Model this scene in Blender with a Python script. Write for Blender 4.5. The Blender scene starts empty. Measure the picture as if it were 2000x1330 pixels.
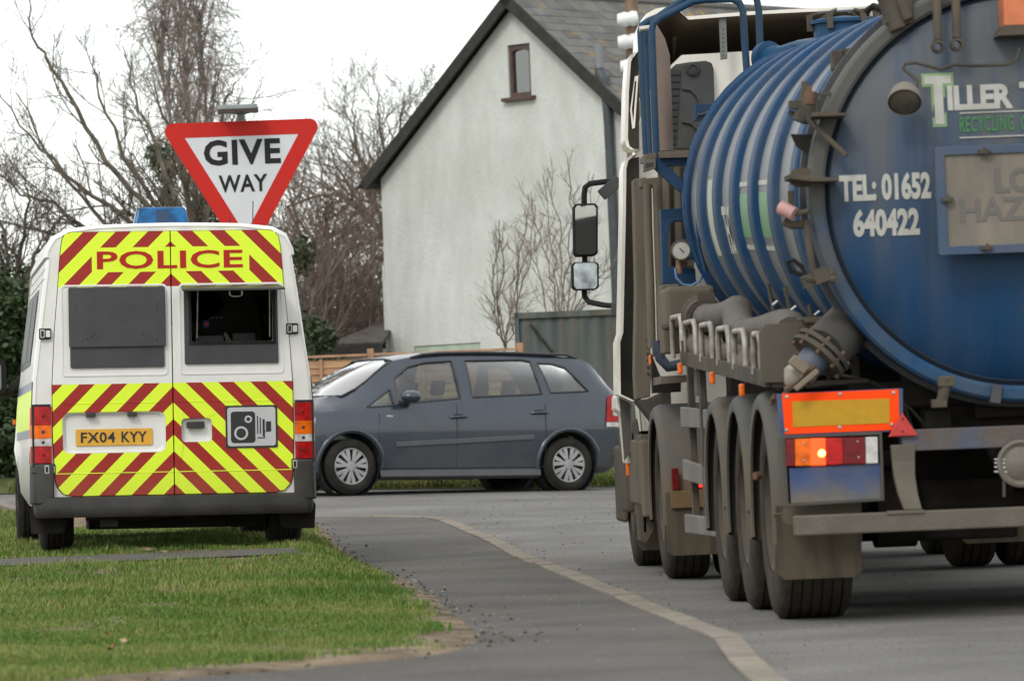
import bpy, bmesh, math, random
import numpy as np
from mathutils import Vector, Matrix, noise
from mathutils.geometry import tessellate_polygon
from mathutils.bvhtree import BVHTree
random.seed(7); np.random.seed(7)
R = math.radians
scene = bpy.context.scene
col = scene.collection

# ------------------------------------------------------------------ camera
FPX, PCX, PCY = 9000.0, 1000.0, 665.0
PITCH, ROLL = math.atan(195 / FPX), math.atan(0.04)
CAM = Vector((0, 0, 0.92))
_F = Vector((0, math.cos(PITCH), math.sin(PITCH)))
_R0 = Vector((1, 0, 0)); _U0 = Vector((0, -math.sin(PITCH), math.cos(PITCH)))
_R = math.cos(ROLL) * _R0 - math.sin(ROLL) * _U0
_U = math.cos(ROLL) * _U0 + math.sin(ROLL) * _R0
cd = bpy.data.cameras.new('camera'); cam = bpy.data.objects.new('camera', cd); col.objects.link(cam)
cam.matrix_world = Matrix(((_R.x, _U.x, -_F.x, 0), (_R.y, _U.y, -_F.y, 0), (_R.z, _U.z, -_F.z, CAM.z), (0, 0, 0, 1)))
cd.sensor_width = 36; cd.lens = 36 * FPX / 2000; cd.clip_start = 0.5; cd.clip_end = 4000
cd.dof.use_dof = True; cd.dof.focus_distance = 33.0; cd.dof.aperture_fstop = 6.3
scene.camera = cam
# ------------------------------------------------------------------ world and sun (overcast)
SUN_EL, SUN_AZ = R(42), R(205)
wd = bpy.data.worlds.new('World'); scene.world = wd; wd.use_nodes = True
nt = wd.node_tree; nt.nodes.clear()
sky = nt.nodes.new('ShaderNodeTexSky'); sky.sky_type = 'NISHITA'; sky.sun_disc = False
sky.sun_elevation = SUN_EL; sky.sun_rotation = SUN_AZ
b1 = nt.nodes.new('ShaderNodeBackground'); b1.inputs[1].default_value = 0.05
nt.links.new(sky.outputs[0], b1.inputs[0])
b2 = nt.nodes.new('ShaderNodeBackground')
tc = nt.nodes.new('ShaderNodeTexCoord'); nz = nt.nodes.new('ShaderNodeTexNoise'); nz.inputs['Scale'].default_value = 2.2
nz.inputs['Detail'].default_value = 4
cr = nt.nodes.new('ShaderNodeValToRGB'); cr.color_ramp.elements[0].position = .3; cr.color_ramp.elements[1].position = .7
cr.color_ramp.elements[0].color = (.90, .90, .87, 1); cr.color_ramp.elements[1].color = (1, .985, .93, 1)
nt.links.new(tc.outputs['Generated'], nz.inputs['Vector']); nt.links.new(nz.outputs[0], cr.inputs[0]); nt.links.new(cr.outputs[0], b2.inputs[0])
b2.inputs[1].default_value = 1.08
ad = nt.nodes.new('ShaderNodeAddShader'); wo = nt.nodes.new('ShaderNodeOutputWorld')
nt.links.new(b1.outputs[0], ad.inputs[0]); nt.links.new(b2.outputs[0], ad.inputs[1]); nt.links.new(ad.outputs[0], wo.inputs[0])
sl = bpy.data.lights.new('sun', 'SUN'); sl.energy = 1.0; sl.angle = R(14); sl.color = (1, .96, .9)
so = bpy.data.objects.new('sun', sl); col.objects.link(so)
sd_ = Vector((math.sin(SUN_AZ) * math.cos(SUN_EL), math.cos(SUN_AZ) * math.cos(SUN_EL), math.sin(SUN_EL)))
so.rotation_euler = sd_.to_track_quat('Z', 'Y').to_euler(); so.location = (0, 0, 30)
scene.view_settings.view_transform = 'Standard'; scene.view_settings.look = 'None'
scene.view_settings.gamma = 1; scene.view_settings.exposure = 0.14; scene.view_settings.use_curve_mapping = False

# ------------------------------------------------------------------ geometry helpers
def W(px, py, d):
    return CAM + _F * d + _R * ((px - PCX) / FPX * d) + _U * ((PCY - py) / FPX * d)
class Frame:
    """a thing's own coordinate frame (x right, y forward, z up unless given)"""
    def __init__(s, M): s.M = M; s.I = M.inverted()
    def hit(s, px, py, ax, v):
        o = s.I @ CAM; d = (s.I @ W(px, py, 1.0)) - o
        return o + d * ((v - o[ax]) / d[ax])
class MB:
    def __init__(s): s.v = []; s.f = []; s.mi = []
    def add(s, vs, fs, m=0):
        k = len(s.v); s.v += [tuple(v) for v in vs]; s.f += [tuple(k + i for i in f) for f in fs]; s.mi += [m] * len(fs); return s
    def box(s, c, d, rot=None, m=0):
        x, y, z = d[0] / 2, d[1] / 2, d[2] / 2
        vs = [Vector(p) for p in ((-x, -y, -z), (x, -y, -z), (x, y, -z), (-x, y, -z), (-x, -y, z), (x, -y, z), (x, y, z), (-x, y, z))]
        if rot is not None: vs = [rot @ v for v in vs]
        c = Vector(c); return s.add([v + c for v in vs], [(3, 2, 1, 0), (4, 5, 6, 7), (0, 1, 5, 4), (1, 2, 6, 5), (2, 3, 7, 6), (3, 0, 4, 7)], m)
    def bb(s, x0, x1, y0, y1, z0, z1, m=0):
        return s.box(((x0 + x1) / 2, (y0 + y1) / 2, (z0 + z1) / 2), (abs(x1 - x0), abs(y1 - y0), abs(z1 - z0)), None, m)
    def tube(s, pts, r, n=8, m=0, cap=True):
        pts = [Vector(p) for p in pts]; N = len(pts); rs = r if isinstance(r, (list, tuple)) else [r] * N
        vs = []; up = None
        for i in range(N):
            t = (pts[min(i + 1, N - 1)] - pts[max(i - 1, 0)])
            t = t.normalized() if t.length > 1e-9 else Vector((0, 0, 1))
            if up is None:
                up = Vector((0, 0, 1)) if abs(t.z) < .9 else Vector((1, 0, 0))
            a = t.cross(up)
            if a.length < 1e-5: a = t.cross(Vector((1, .1, 0)))
            a.normalize(); b = a.cross(t).normalized(); up = b
            for k in range(n):
                w = 2 * math.pi * k / n; vs.append(pts[i] + (a * math.cos(w) + b * math.sin(w)) * rs[i])
        fs = [(i * n + k, i * n + (k + 1) % n, (i + 1) * n + (k + 1) % n, (i + 1) * n + k) for i in range(N - 1) for k in range(n)]
        if cap: fs += [tuple(range(n - 1, -1, -1)), tuple((N - 1) * n + k for k in range(n))]
        return s.add(vs, fs, m)
    def cyl(s, p0, p1, r0, r1=None, n=16, m=0): return s.tube([p0, p1], [r0, r0 if r1 is None else r1], n, m)
    def lathe(s, c, axis, prof, n=32, m=0, a0=0, a1=2 * math.pi, ref=None):
        """prof: list of (offset along axis, radius)"""
        c = Vector(c); ax = Vector(axis).normalized()
        u = Vector(ref) if ref else (Vector((0, 0, 1)) if abs(ax.z) < .9 else Vector((1, 0, 0)))
        u = (u - ax * u.dot(ax)).normalized(); v = ax.cross(u)
        full = abs(a1 - a0 - 2 * math.pi) < 1e-6; cnt = n if full else n + 1; P = len(prof); vs = []
        for k in range(cnt):
            w = a0 + (a1 - a0) * k / n; dr = u * math.cos(w) + v * math.sin(w)
            for (o, r) in prof: vs.append(c + ax * o + dr * r)
        fs = []
        for k in range(n):
            k2 = (k + 1) % cnt
            for i in range(P - 1): fs.append((k * P + i, k2 * P + i, k2 * P + i + 1, k * P + i + 1))
        return s.add(vs, fs, m)
    def plate(s, loops, to3, t, m=0):
        """flat plate with holes; loops of 2D points; to3(a,b,h) maps to 3D, h from 0 to t"""
        tr = tessellate_polygon([[Vector((p[0], p[1], 0)) for p in L] for L in loops])
        flat = [p for L in loops for p in L]; n = len(flat)
        vs = [to3(p[0], p[1], 0) for p in flat] + [to3(p[0], p[1], t) for p in flat]
        fs = [tuple(f) for f in tr] + [tuple(i + n for i in reversed(f)) for f in tr]
        k = 0
        for L in loops:
            q = len(L)
            for i in range(q): fs.append((k + i, k + (i + 1) % q, n + k + (i + 1) % q, n + k + i))
            k += q
        return s.add(vs, fs, m)
    def build(s, name, mats, parent=None, smooth=None, bevel=0, seg=2):
        me = bpy.data.meshes.new(name); me.from_pydata(s.v, [], s.f)
        if not isinstance(mats, (list, tuple)): mats = [mats]
        for m in mats: me.materials.append(m)
        if len(mats) > 1: me.polygons.foreach_set('material_index', s.mi)
        bm = bmesh.new(); bm.from_mesh(me); bmesh.ops.recalc_face_normals(bm, faces=bm.faces); bm.to_mesh(me); bm.free()
        if smooth:
            me.polygons.foreach_set('use_smooth', [True] * len(me.polygons)); me.set_sharp_from_angle(angle=R(smooth))
        me.update()
        o = bpy.data.objects.new(name, me); col.objects.link(o)
        if parent is not None: o.parent = parent
        if bevel:
            b = o.modifiers.new('b', 'BEVEL'); b.width = bevel; b.segments = seg; b.limit_method = 'ANGLE'; b.angle_limit = R(40)
        return o
def tag(o, label=None, cat=None, group=None, kind=None):
    if label: o['label'] = label
    if cat: o['category'] = cat
    if group: o['group'] = group
    if kind: o['kind'] = kind
    return o
def empty(name, M, label, cat, group=None):
    o = bpy.data.objects.new(name, None); col.objects.link(o); o.matrix_world = M; o.empty_display_size = .2
    return tag(o, label, cat, group)
def rrect(x0, x1, z0, z1, r, n=5):
    rs = r if isinstance(r, (list, tuple)) else [r] * 4   # bl br tr tl
    out = []
    for (cx, cz, a, q) in ((x0, z0, 180, rs[0]), (x1, z0, 270, rs[1]), (x1, z1, 0, rs[2]), (x0, z1, 90, rs[3])):
        sx = 1 if cx == x0 else -1; sz = 1 if cz == z0 else -1
        for k in range(n + 1):
            w = R(a + 90 * k / n); out.append((cx + sx * q + q * math.cos(w), cz + sz * q + q * math.sin(w)))
    return out
def circ(cx, cz, r, n=20): return [(cx + r * math.cos(2 * math.pi * k / n), cz + r * math.sin(2 * math.pi * k / n)) for k in range(n)]
def text_data(body, bold=0.0, ext=0.0, spacing=1.0, res=3):
    cu = bpy.data.curves.new('t', 'FONT'); cu.body = body; cu.size = 1; cu.offset = bold; cu.extrude = ext; cu.space_character = spacing; cu.resolution_u = res
    ob = bpy.data.objects.new('t', cu); me = bpy.data.meshes.new_from_object(ob)
    vs = [v.co.copy() for v in me.vertices]; fs = [tuple(p.vertices) for p in me.polygons]
    bpy.data.objects.remove(ob); bpy.data.meshes.remove(me)
    x0 = min(v.x for v in vs); x1 = max(v.x for v in vs); y0 = min(v.y for v in vs); y1 = max(v.y for v in vs)
    return [((v.x - x0) / (x1 - x0), (v.y - y0) / (y1 - y0), v.z) for v in vs], fs
def text(name, body, w, h, to3, mat_, parent, bold=0.0, spacing=1.0, wfrac=1.0):
    """lettering w x h; to3(a, b, lift) maps the plane of the text into the thing"""
    vs, fs = text_data(body, bold, .01, spacing)
    mb = MB(); mb.add([to3(a * w, b * h, .0015 + (.0015 if z > 0 else 0)) for a, b, z in vs], fs)
    return mb.build(name, mat_, parent)
def booldiff(o, cutters):
    for c in cutters:
        m = o.modifiers.new('x', 'BOOLEAN'); m.operation = 'DIFFERENCE'; m.object = c; m.solver = 'EXACT'
    bpy.context.view_layer.update()
    dg = bpy.context.evaluated_depsgraph_get(); me = bpy.data.meshes.new_from_object(o.evaluated_get(dg))
    o.modifiers.clear(); o.data = me
    for c in cutters: bpy.data.objects.remove(c)
    return o

# ------------------------------------------------------------------ materials
def lin(r, g, b): return tuple(((c / 255) / 12.92 if c / 255 < .04045 else ((c / 255 + .055) / 1.055) ** 2.4) for c in (r, g, b))
def mat(name, c, rough=.55, metal=0.0, var=.0, vs=6.0, dirt=None, da=.5, ds=3.0, dlo=None, bump=0.0, bs=40.0, coat=0.0, c2=None, c2s=2.0, stretch=None, rand=0.0, spec=.5, island=0.0, dz=None, detail=5.0, geo=False):
    m = bpy.data.materials.new(name); m.use_nodes = True; n = m.node_tree.nodes; l = m.node_tree.links
    p = n['Principled BSDF']; p.inputs['Roughness'].default_value = rough; p.inputs['Metallic'].default_value = metal
    p.inputs['Specular IOR Level'].default_value = spec
    if coat: p.inputs['Coat Weight'].default_value = coat; p.inputs['Coat Roughness'].default_value = .06
    tcn = n.new('ShaderNodeTexCoord'); vec = n.new('ShaderNodeNewGeometry').outputs['Position'] if geo else tcn.outputs['Object']
    if stretch:
        mp = n.new('ShaderNodeMapping'); mp.inputs['Scale'].default_value = stretch; l.new(vec, mp.inputs['Vector']); vec = mp.outputs[0]
    rgb = n.new('ShaderNodeRGB'); rgb.outputs[0].default_value = (*c, 1); cur = rgb.outputs[0]
    def noisef(sc, det=detail, lo=.35, hi=.65, rg=.55):
        t = n.new('ShaderNodeTexNoise'); t.inputs['Scale'].default_value = sc; t.inputs['Detail'].default_value = det; t.inputs['Roughness'].default_value = rg
        l.new(vec, t.inputs['Vector']); mr = n.new('ShaderNodeMapRange'); mr.inputs[1].default_value = lo; mr.inputs[2].default_value = hi
        l.new(t.outputs[0], mr.inputs[0]); return mr.outputs[0]
    def mix(fac, a, b, mode='MIX'):
        x = n.new('ShaderNodeMix'); x.data_type = 'RGBA'; x.blend_type = mode
        if isinstance(fac, float): x.inputs[0].default_value = fac
        else: l.new(fac, x.inputs[0])
        for s, v in ((6, a), (7, b)):
            if isinstance(v, tuple): x.inputs[s].default_value = (*v[:3], 1)
            else: l.new(v, x.inputs[s])
        return x.outputs[2]
    def mth(op, a, b):
        x = n.new('ShaderNodeMath'); x.operation = op
        for i, v in enumerate((a, b)):
            if isinstance(v, (int, float)): x.inputs[i].default_value = v
            else: l.new(v, x.inputs[i])
        return x.outputs[0]
    if c2: cur = mix(noisef(c2s), cur, c2)
    if var:
        f = noisef(vs); g = mth('ADD', mth('MULTIPLY', f, 2 * var), 1 - var)
        hs = n.new('ShaderNodeHueSaturation'); l.new(cur, hs.inputs['Color']); l.new(g, hs.inputs['Value']); cur = hs.outputs[0]
    if rand or island:
        src = n.new('ShaderNodeObjectInfo').outputs['Random'] if rand else n.new('ShaderNodeNewGeometry').outputs['Random Per Island']
        k = rand or island; g = mth('ADD', mth('MULTIPLY', src, 2 * k), 1 - k)
        hs = n.new('ShaderNodeHueSaturation'); l.new(cur, hs.inputs['Color']); l.new(g, hs.inputs['Value'])
        h2 = mth('ADD', mth('MULTIPLY', src, .04), .48); l.new(h2, hs.inputs['Hue']); cur = hs.outputs[0]
    if dirt:
        f = mth('MULTIPLY', noisef(ds, 7, .3, .7, .65), da)
        if dlo is not None: f = mth('ADD', mth('MULTIPLY', f, 1.0), dlo)
        if dz:   # extra film between two heights of the thing
            sx = n.new('ShaderNodeSeparateXYZ'); l.new(tcn.outputs['Object'], sx.inputs[0])
            mr = n.new('ShaderNodeMapRange'); mr.inputs[1].default_value = dz[0]; mr.inputs[2].default_value = dz[1]; mr.inputs[3].default_value = 0; mr.inputs[4].default_value = dz[2]
            l.new(sx.outputs[2], mr.inputs[0]); f = mth('ADD', f, mth('MULTIPLY', mr.outputs[0], mth('ADD', noisef(1.7, 6), .5)))
        cl = n.new('ShaderNodeClamp'); l.new(f, cl.inputs[0]); f = cl.outputs[0]
        cur = mix(f, cur, dirt)
        rr = mth('ADD', mth('MULTIPLY', f, .75 - rough if rough < .75 else 0), rough); l.new(rr, p.inputs['Roughness'])
    l.new(cur, p.inputs['Base Color'])
    if bump:
        t = n.new('ShaderNodeTexNoise'); t.inputs['Scale'].default_value = bs; t.inputs['Detail'].default_value = 6; l.new(vec, t.inputs['Vector'])
        bn = n.new('ShaderNodeBump'); bn.inputs['Strength'].default_value = bump; bn.inputs['Distance'].default_value = .02
        l.new(t.outputs[0], bn.inputs['Height']); l.new(bn.outputs[0], p.inputs['Normal'])
    return m
def glassmat(name, tint=(.55, .65, .6), rough=.02, refl=1.0):
    m = bpy.data.materials.new(name); m.use_nodes = True; n = m.node_tree.nodes; l = m.node_tree.links; n.clear()
    o = n.new('ShaderNodeOutputMaterial'); t = n.new('ShaderNodeBsdfTransparent'); t.inputs[0].default_value = (*tint, 1)
    g = n.new('ShaderNodeBsdfGlossy'); g.inputs['Roughness'].default_value = rough
    f = n.new('ShaderNodeFresnel'); f.inputs[0].default_value = 1.5; mx = n.new('ShaderNodeMixShader')
    mu = n.new('ShaderNodeMath'); mu.operation = 'MULTIPLY'; mu.inputs[1].default_value = refl; mu.use_clamp = True
    l.new(f.outputs[0], mu.inputs[0]); l.new(mu.outputs[0], mx.inputs[0]); l.new(t.outputs[0], mx.inputs[1]); l.new(g.outputs[0], mx.inputs[2]); l.new(mx.outputs[0], o.inputs[0])
    return m
def emit(name, c, s, base=(.3, .05, .02)):
    m = mat(name, base, .3); p = m.node_tree.nodes['Principled BSDF']
    p.inputs['Emission Color'].default_value = (*c, 1); p.inputs['Emission Strength'].default_value = s; return m
MUD = (.075, .060, .042); MUD2 = (.108, .085, .058)
M = {}
M['asphalt'] = mat('asphalt', (.24, .236, .222), .92, var=.22, vs=.8, c2=(.11, .108, .10), c2s=45, bump=.6, bs=90, dirt=(.13, .122, .105), da=.55, ds=.5, spec=.25)
M['path'] = mat('path_asphalt', (.060, .059, .057), .9, var=.25, vs=1.0, c2=(.125, .122, .115), c2s=50, bump=.5, bs=110, dirt=(.14, .125, .10), da=.5, ds=.7, spec=.25)
M['cross'] = mat('narrow_path_asphalt', (.10, .10, .10), .9, var=.2, vs=2, bump=.4, bs=90, dirt=(.16, .14, .11), da=.6, ds=3, spec=.25)
M['kerb'] = mat('kerb_concrete', (.22, .19, .15), .9, var=.22, vs=5, bump=.4, bs=60, dirt=(.13, .11, .085), da=.6, ds=6, rand=.04)
M['soil'] = mat('soil', (.15, .112, .075), .95, var=.35, vs=3, c2=(.25, .20, .14), c2s=7, dirt=(.045, .038, .03), da=1.3, ds=1.4, dlo=-.62, bump=1.0, bs=30, spec=.1)
M['field'] = mat('turf', (.06, .085, .025), .95, var=.3, vs=.6, c2=(.10, .09, .045), c2s=.4, bump=.6, bs=8, spec=.1)
M['white'] = mat('van_white_paint', (.76, .765, .73), .28, var=.03, coat=.3, dirt=(.42, .40, .35), da=.2, ds=2.5, dz=(.75, .3, .5))
M['plastic'] = mat('dark_grey_plastic', (.019, .019, .019), .6, var=.2, vs=4, dirt=(.085, .08, .066), da=.4, ds=4, bump=.05, bs=200)
M['panel'] = mat('window_cover_panel', (.035, .037, .04), .45, var=.1, dirt=(.10, .10, .095), da=.22, ds=3)
M['black'] = mat('black_rubber', (.012, .012, .012), .8, var=.25, dirt=(.05, .045, .035), da=.3, ds=6, spec=.2)
M['tyre'] = mat('van_tyre', (.012, .012, .012), .9, var=.3, dirt=(.06, .052, .04), da=.4, ds=5, bump=.2, bs=60, spec=.2)
M['seam'] = mat('door_seal', (.012, .012, .012), .7)
M['red_lens'] = mat('red_lens', (.38, .006, .006), .3, var=.35, vs=18, coat=.08, spec=.3)
M['dred_lens'] = mat('dark_red_lens', (.15, .006, .008), .3, var=.3, vs=18, coat=.08, spec=.3)
M['amber_lens'] = mat('amber_lens', (.75, .13, .003), .3, var=.25, vs=18, coat=.08, spec=.3)
M['clear_lens'] = mat('clear_lens', (.50, .49, .46), .3, var=.25, vs=18, coat=.1, spec=.3)
M['plate'] = mat('yellow_number_plate', (.72, .38, .03), .4, var=.06)
M['ink'] = mat('black_print', (.02, .02, .02), .5)
M['chrome'] = mat('dull_metal', (.45, .44, .40), .4, .7, var=.25)
M['blue_lens'] = mat('blue_beacon_lens', (.003, .075, .20), .3, var=.7, vs=7, coat=.1, spec=.3)
M['sign_red'] = mat('sign_red', (.50, .018, .012), .5, var=.06, vs=2, dirt=(.3, .1, .08), da=.05, spec=.2)
M['sign_white'] = mat('sign_white', (.60, .62, .64), .45, var=.05, vs=2, dirt=(.4, .42, .38), da=.2, ds=3)
M['print_grey'] = mat('charcoal_lettering', (.022, .022, .024), .6, spec=.15)
M['galv'] = mat('galvanised_grey', (.24, .28, .27), .5, .3, var=.15)
M['police_red'] = mat('police_lettering', (.42, .02, .012), .5, spec=.25)
M['hivis'] = mat('hi_vis_yellow', (.70, .93, .03), .4, var=.05)
M['silverprint'] = mat('silver_reflective_print', (.50, .51, .52), .4, var=.05)
M['dark'] = mat('dark_interior', (.012, .012, .013), .8)
M['under'] = mat('underbody', (.018, .017, .016), .8, var=.3, dirt=(.06, .05, .04), da=.4)
M['bluegrey_band'] = mat('slate_blue_band', (.12, .15, .22), .35)
M['glass'] = glassmat('window_glass', (.5, .58, .54), .02, 1.6)
M['dglass'] = glassmat('dark_tinted_glass', (.14, .16, .15), .02, 1.5)
# chevron print (two bands on a white door): diagonal retro-reflective stripes
def chevmat():
    m = mat('chevron_door_print', (.76, .765, .73), .3, var=.03, coat=.15, spec=.3); n = m.node_tree.nodes; l = m.node_tree.links; p = n['Principled BSDF']
    base = p.inputs['Base Color'].links[0].from_socket
    t = n.new('ShaderNodeTexCoord'); s = n.new('ShaderNodeSeparateXYZ'); l.new(t.outputs['Object'], s.inputs[0])
    def mm(op, a, b=0.0, c=None):
        x = n.new('ShaderNodeMath'); x.operation = op
        for i, v in enumerate((a, b) if c is None else (a, b, c)):
            if isinstance(v, (int, float)): x.inputs[i].default_value = v
            else: l.new(v, x.inputs[i])
        return x.outputs[0]
    ax = mm('ABSOLUTE', s.outputs[0]); z = s.outputs[2]
    per = .2235
    def stripes(phase, slope=1.0):
        f = mm('FRACT', mm('DIVIDE', mm('ADD', mm('ADD', ax, mm('MULTIPLY', z, slope)), phase), per)); return mm('LESS_THAN', f, .485)
    lower = mm('LESS_THAN', z, 1.163); upper = mm('GREATER_THAN', z, 1.832)
    st = mm('ADD', mm('MULTIPLY', lower, stripes(.088)), mm('MULTIPLY', upper, stripes(.199)))
    mask = mm('ADD', lower, upper)
    # plain yellow block behind the lettering
    bl = mm('MULTIPLY', mm('MULTIPLY', mm('LESS_THAN', ax, .545), mm('LESS_THAN', z, 2.105)), mm('GREATER_THAN', z, 1.935))
    # blank red above block only keeps stripes elsewhere
    st = mm('MULTIPLY', st, mm('SUBTRACT', 1.0, bl))
    def mixc(f, a, b):
        x = n.new('ShaderNodeMix'); x.data_type = 'RGBA'; l.new(f, x.inputs[0])
        for q, v in ((6, a), (7, b)):
            if isinstance(v, tuple): x.inputs[q].default_value = (*v, 1)
            else: l.new(v, x.inputs[q])
        return x.outputs[2]
    tn = n.new('ShaderNodeTexNoise'); tn.inputs['Scale'].default_value = 5; tn.inputs['Detail'].default_value = 5; l.new(t.outputs['Object'], tn.inputs[0])
    dm = mm('MULTIPLY', mm('MULTIPLY', mm('LESS_THAN', z, .62), mm('SUBTRACT', .66, z)), mm('MULTIPLY', tn.outputs[0], 1.1))
    yel = mixc(tn.outputs[0], (.70, .93, .02), (.78, .97, .045)); red = mixc(tn.outputs[0], (.30, .010, .007), (.35, .016, .010))
    c = mixc(st, yel, red); c = mixc(dm, c, (.20, .20, .10)); out = mixc(mask, base, c); l.new(out, p.inputs['Base Color'])
    for L in list(p.inputs['Roughness'].links): l.remove(L)
    p.inputs['Roughness'].default_value = .35
    return m
M['chev'] = chevmat()

# ------------------------------------------------------------------ ground shape
def zr(X, Y):
    base = 0.0 if Y < 33 else (.34 * (Y - 33) / 18.4 if Y < 51.4 else min(.50, .34 + (Y - 51.4) * .012))
    k = min(max((Y - 38) / 12, 0), 1); Xc = min(max(X, -8), 8)
    return base - k * .028 * (Xc + .6)
def rayG(px, py, off):
    lo, hi = 8.0, 75.0
    for _ in range(40):
        d = (lo + hi) / 2; p = W(px, py, d)
        if p.z > zr(p.x, p.y) + off: lo = d
        else: hi = d
    return W(px, py, lo)
KERB_H = .09
kpx = [(1900, 1640), (1640, 1440), (1470, 1330), (1428, 1294), (1394, 1244), (1340, 1222), (1260, 1190), (1172, 1152), (1044, 1100), (956, 1058), (892, 1030), (852, 1013), (800, 1006)]
kerb_pts = [rayG(x, y, KERB_H) for x, y in kpx]
last = kerb_pts[-1]
kerb_pts += [Vector((last.x - .9, last.y + .35, 0)), Vector((last.x - 2.0, last.y + 1.0, 0)), Vector((-5.0, last.y + 3.5, 0)), Vector((-6.3, 52, 0)), Vector((-7.2, 60, 0)), Vector((-9, 90, 0))]
vpx = [(60, 1345), (180, 1336), (300, 1325), (400, 1316), (550, 1306), (650, 1295), (800, 1281), (890, 1268), (930, 1250), (925, 1228), (900, 1205), (850, 1175), (815, 1145), (750, 1115), (700, 1100), (670, 1080), (645, 1055), (620, 1025)]
verge_pts = [rayG(x, y, KERB_H) for x, y in vpx]
lv = verge_pts[-1]
verge_pts = [Vector((-6, 12.0, 0)), Vector((-3.2, 14.2, 0))] + verge_pts + [Vector((lv.x - .5, last.y + .2, 0)), Vector((last.x - 2.4, last.y + 1.6, 0)), Vector((-5.6, last.y + 4.2, 0)), Vector((-7.2, 53, 0)), Vector((-8.5, 60, 0)), Vector((-10, 90, 0))]
kY = [p.y for p in kerb_pts]; kX = [p.x for p in kerb_pts]
vY = [p.y for p in verge_pts]; vX = [p.x for p in verge_pts]
_vs = sorted(zip(vY, vX)); vYs = [a for a, b in _vs]; vXs = [b for a, b in _vs]
_ks = sorted(zip(kY, kX)); kYs = [a for a, b in _ks]; kXs = [b for a, b in _ks]
def sdv(X, Y): return float(np.interp(Y, vYs, vXs)) - X
def zleft(X, Y):
    zp = zr(X, Y) + KERB_H
    zv = float(np.interp(Y, [12, 17, 28, 30.5, 31.5, 32, 37, 45, 60], [.07, .075, .14, .20, .238, .252, .275, .36, .47]))
    s = sdv(X, Y); w = .5 + .5 * max(0, min(1, (30 - Y) / 6)); t = min(max(s / w, 0), 1); t = t * t * (3 - 2 * t)
    return zp + (max(zv, zp) - zp) * t
def sheet(name, poly, zf, mat_, sx=.8, sy=1.0, kind='structure'):
    bm = bmesh.new(); P = [Vector((p[0], p[1], 0)) for p in poly]
    vs = [bm.verts.new(p) for p in P]
    for t in tessellate_polygon([P]):
        try: bm.faces.new([vs[i] for i in t])
        except ValueError: pass
    x0, x1 = min(p.x for p in P), max(p.x for p in P); y0, y1 = min(p.y for p in P), max(p.y for p in P)
    def cuts(a, b, st):
        out = []; x = a + st
        while x < b:
            out.append(x); x += st
        return out
    for y in cuts(y0, min(y1, 70), sy): bmesh.ops.bisect_plane(bm, geom=bm.verts[:] + bm.edges[:] + bm.faces[:], plane_co=(0, y, 0), plane_no=(0, 1, 0))
    for x in cuts(max(x0, -14), min(x1, 14), sx): bmesh.ops.bisect_plane(bm, geom=bm.verts[:] + bm.edges[:] + bm.faces[:], plane_co=(x, 0, 0), plane_no=(1, 0, 0))
    for v in bm.verts: v.co.z = zf(v.co.x, v.co.y)
    bmesh.ops.recalc_face_normals(bm, faces=bm.faces)
    me = bpy.data.meshes.new(name); bm.to_mesh(me); bm.free()
    for p in me.polygons: p.use_smooth = True
    if me.polygons and me.polygons[0].normal.z < 0: me.flip_normals()
    me.materials.append(mat_); o = bpy.data.objects.new(name, me); col.objects.link(o)
    return tag(o, kind=kind)
def zbase(X, Y):
    if Y > 54: return .28 + min(.2, (Y - 54) * .06)
    kx = float(np.interp(Y, kYs, kXs))
    return (zr(X, Y) if X > kx - .6 else min(zleft(X, Y), zleft(X, Y))) - .07
sheet('ground', [(-1500, -60), (1500, -60), (1500, 2500), (-1500, 2500)], lambda x, y: zbase(x, y), M['field'], 1.0, 1.0)
road_poly = [(p.x, p.y) for p in kerb_pts] + [(-9, 54.4), (-4, 54.3), (0, 54.1), (6, 54.0), (40, 53.5), (40, -20), (6, -20)]
road_poly = [(4.6, 2)] + [(p.x, p.y) for p in kerb_pts if p.y < 53.0] + [(-9.0, 54.2), (0, 54.2), (6, 54.0), (40, 53.0), (40, -20), (4.6, -20)]
sheet('road', road_poly, lambda x, y: zr(x, y), M['asphalt'])
# asphalt footpath between kerb and grass
pp = [(p.x, p.y) for p in kerb_pts if p.y < 60] + [(p.x, p.y) for p in reversed(verge_pts) if p.y < 60] + [(-6, -5), (4.6, -5), (4.6, 2)]
# near part of path: everything left of the kerb up to the grass edge
sheet('footpath', pp, lambda x, y: zr(x, y) + KERB_H - .008, M['path'], .6, .8)
vp = [(p.x + .06, p.y) for p in verge_pts if p.y < 95] + [(-60, 95), (-60, 12)]
sheet('verge', vp, lambda x, y: zleft(x, y) + (.004 if sdv(x, y) > -.02 else -.014), M['soil'], .5, .6)
fv = [(-60, 60.2), (-8.6, 60.2), (-8.6, 54.2), (0, 54.2), (6, 54.0), (40, 53.0), (60, 53), (60, 95), (-60, 95)]
def zfar(X, Y): return zr(X, Y) + .012 + min(max((Y - 54.2) / 3.5, 0), 1) * .16 + .03 * noise.noise(Vector((X * .8, Y * .8, 3)))* min(max((Y - 54.2) / 1.0, 0), 1)
sheet('far_verge', fv, zfar, M['field'], .7, .7)
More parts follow.
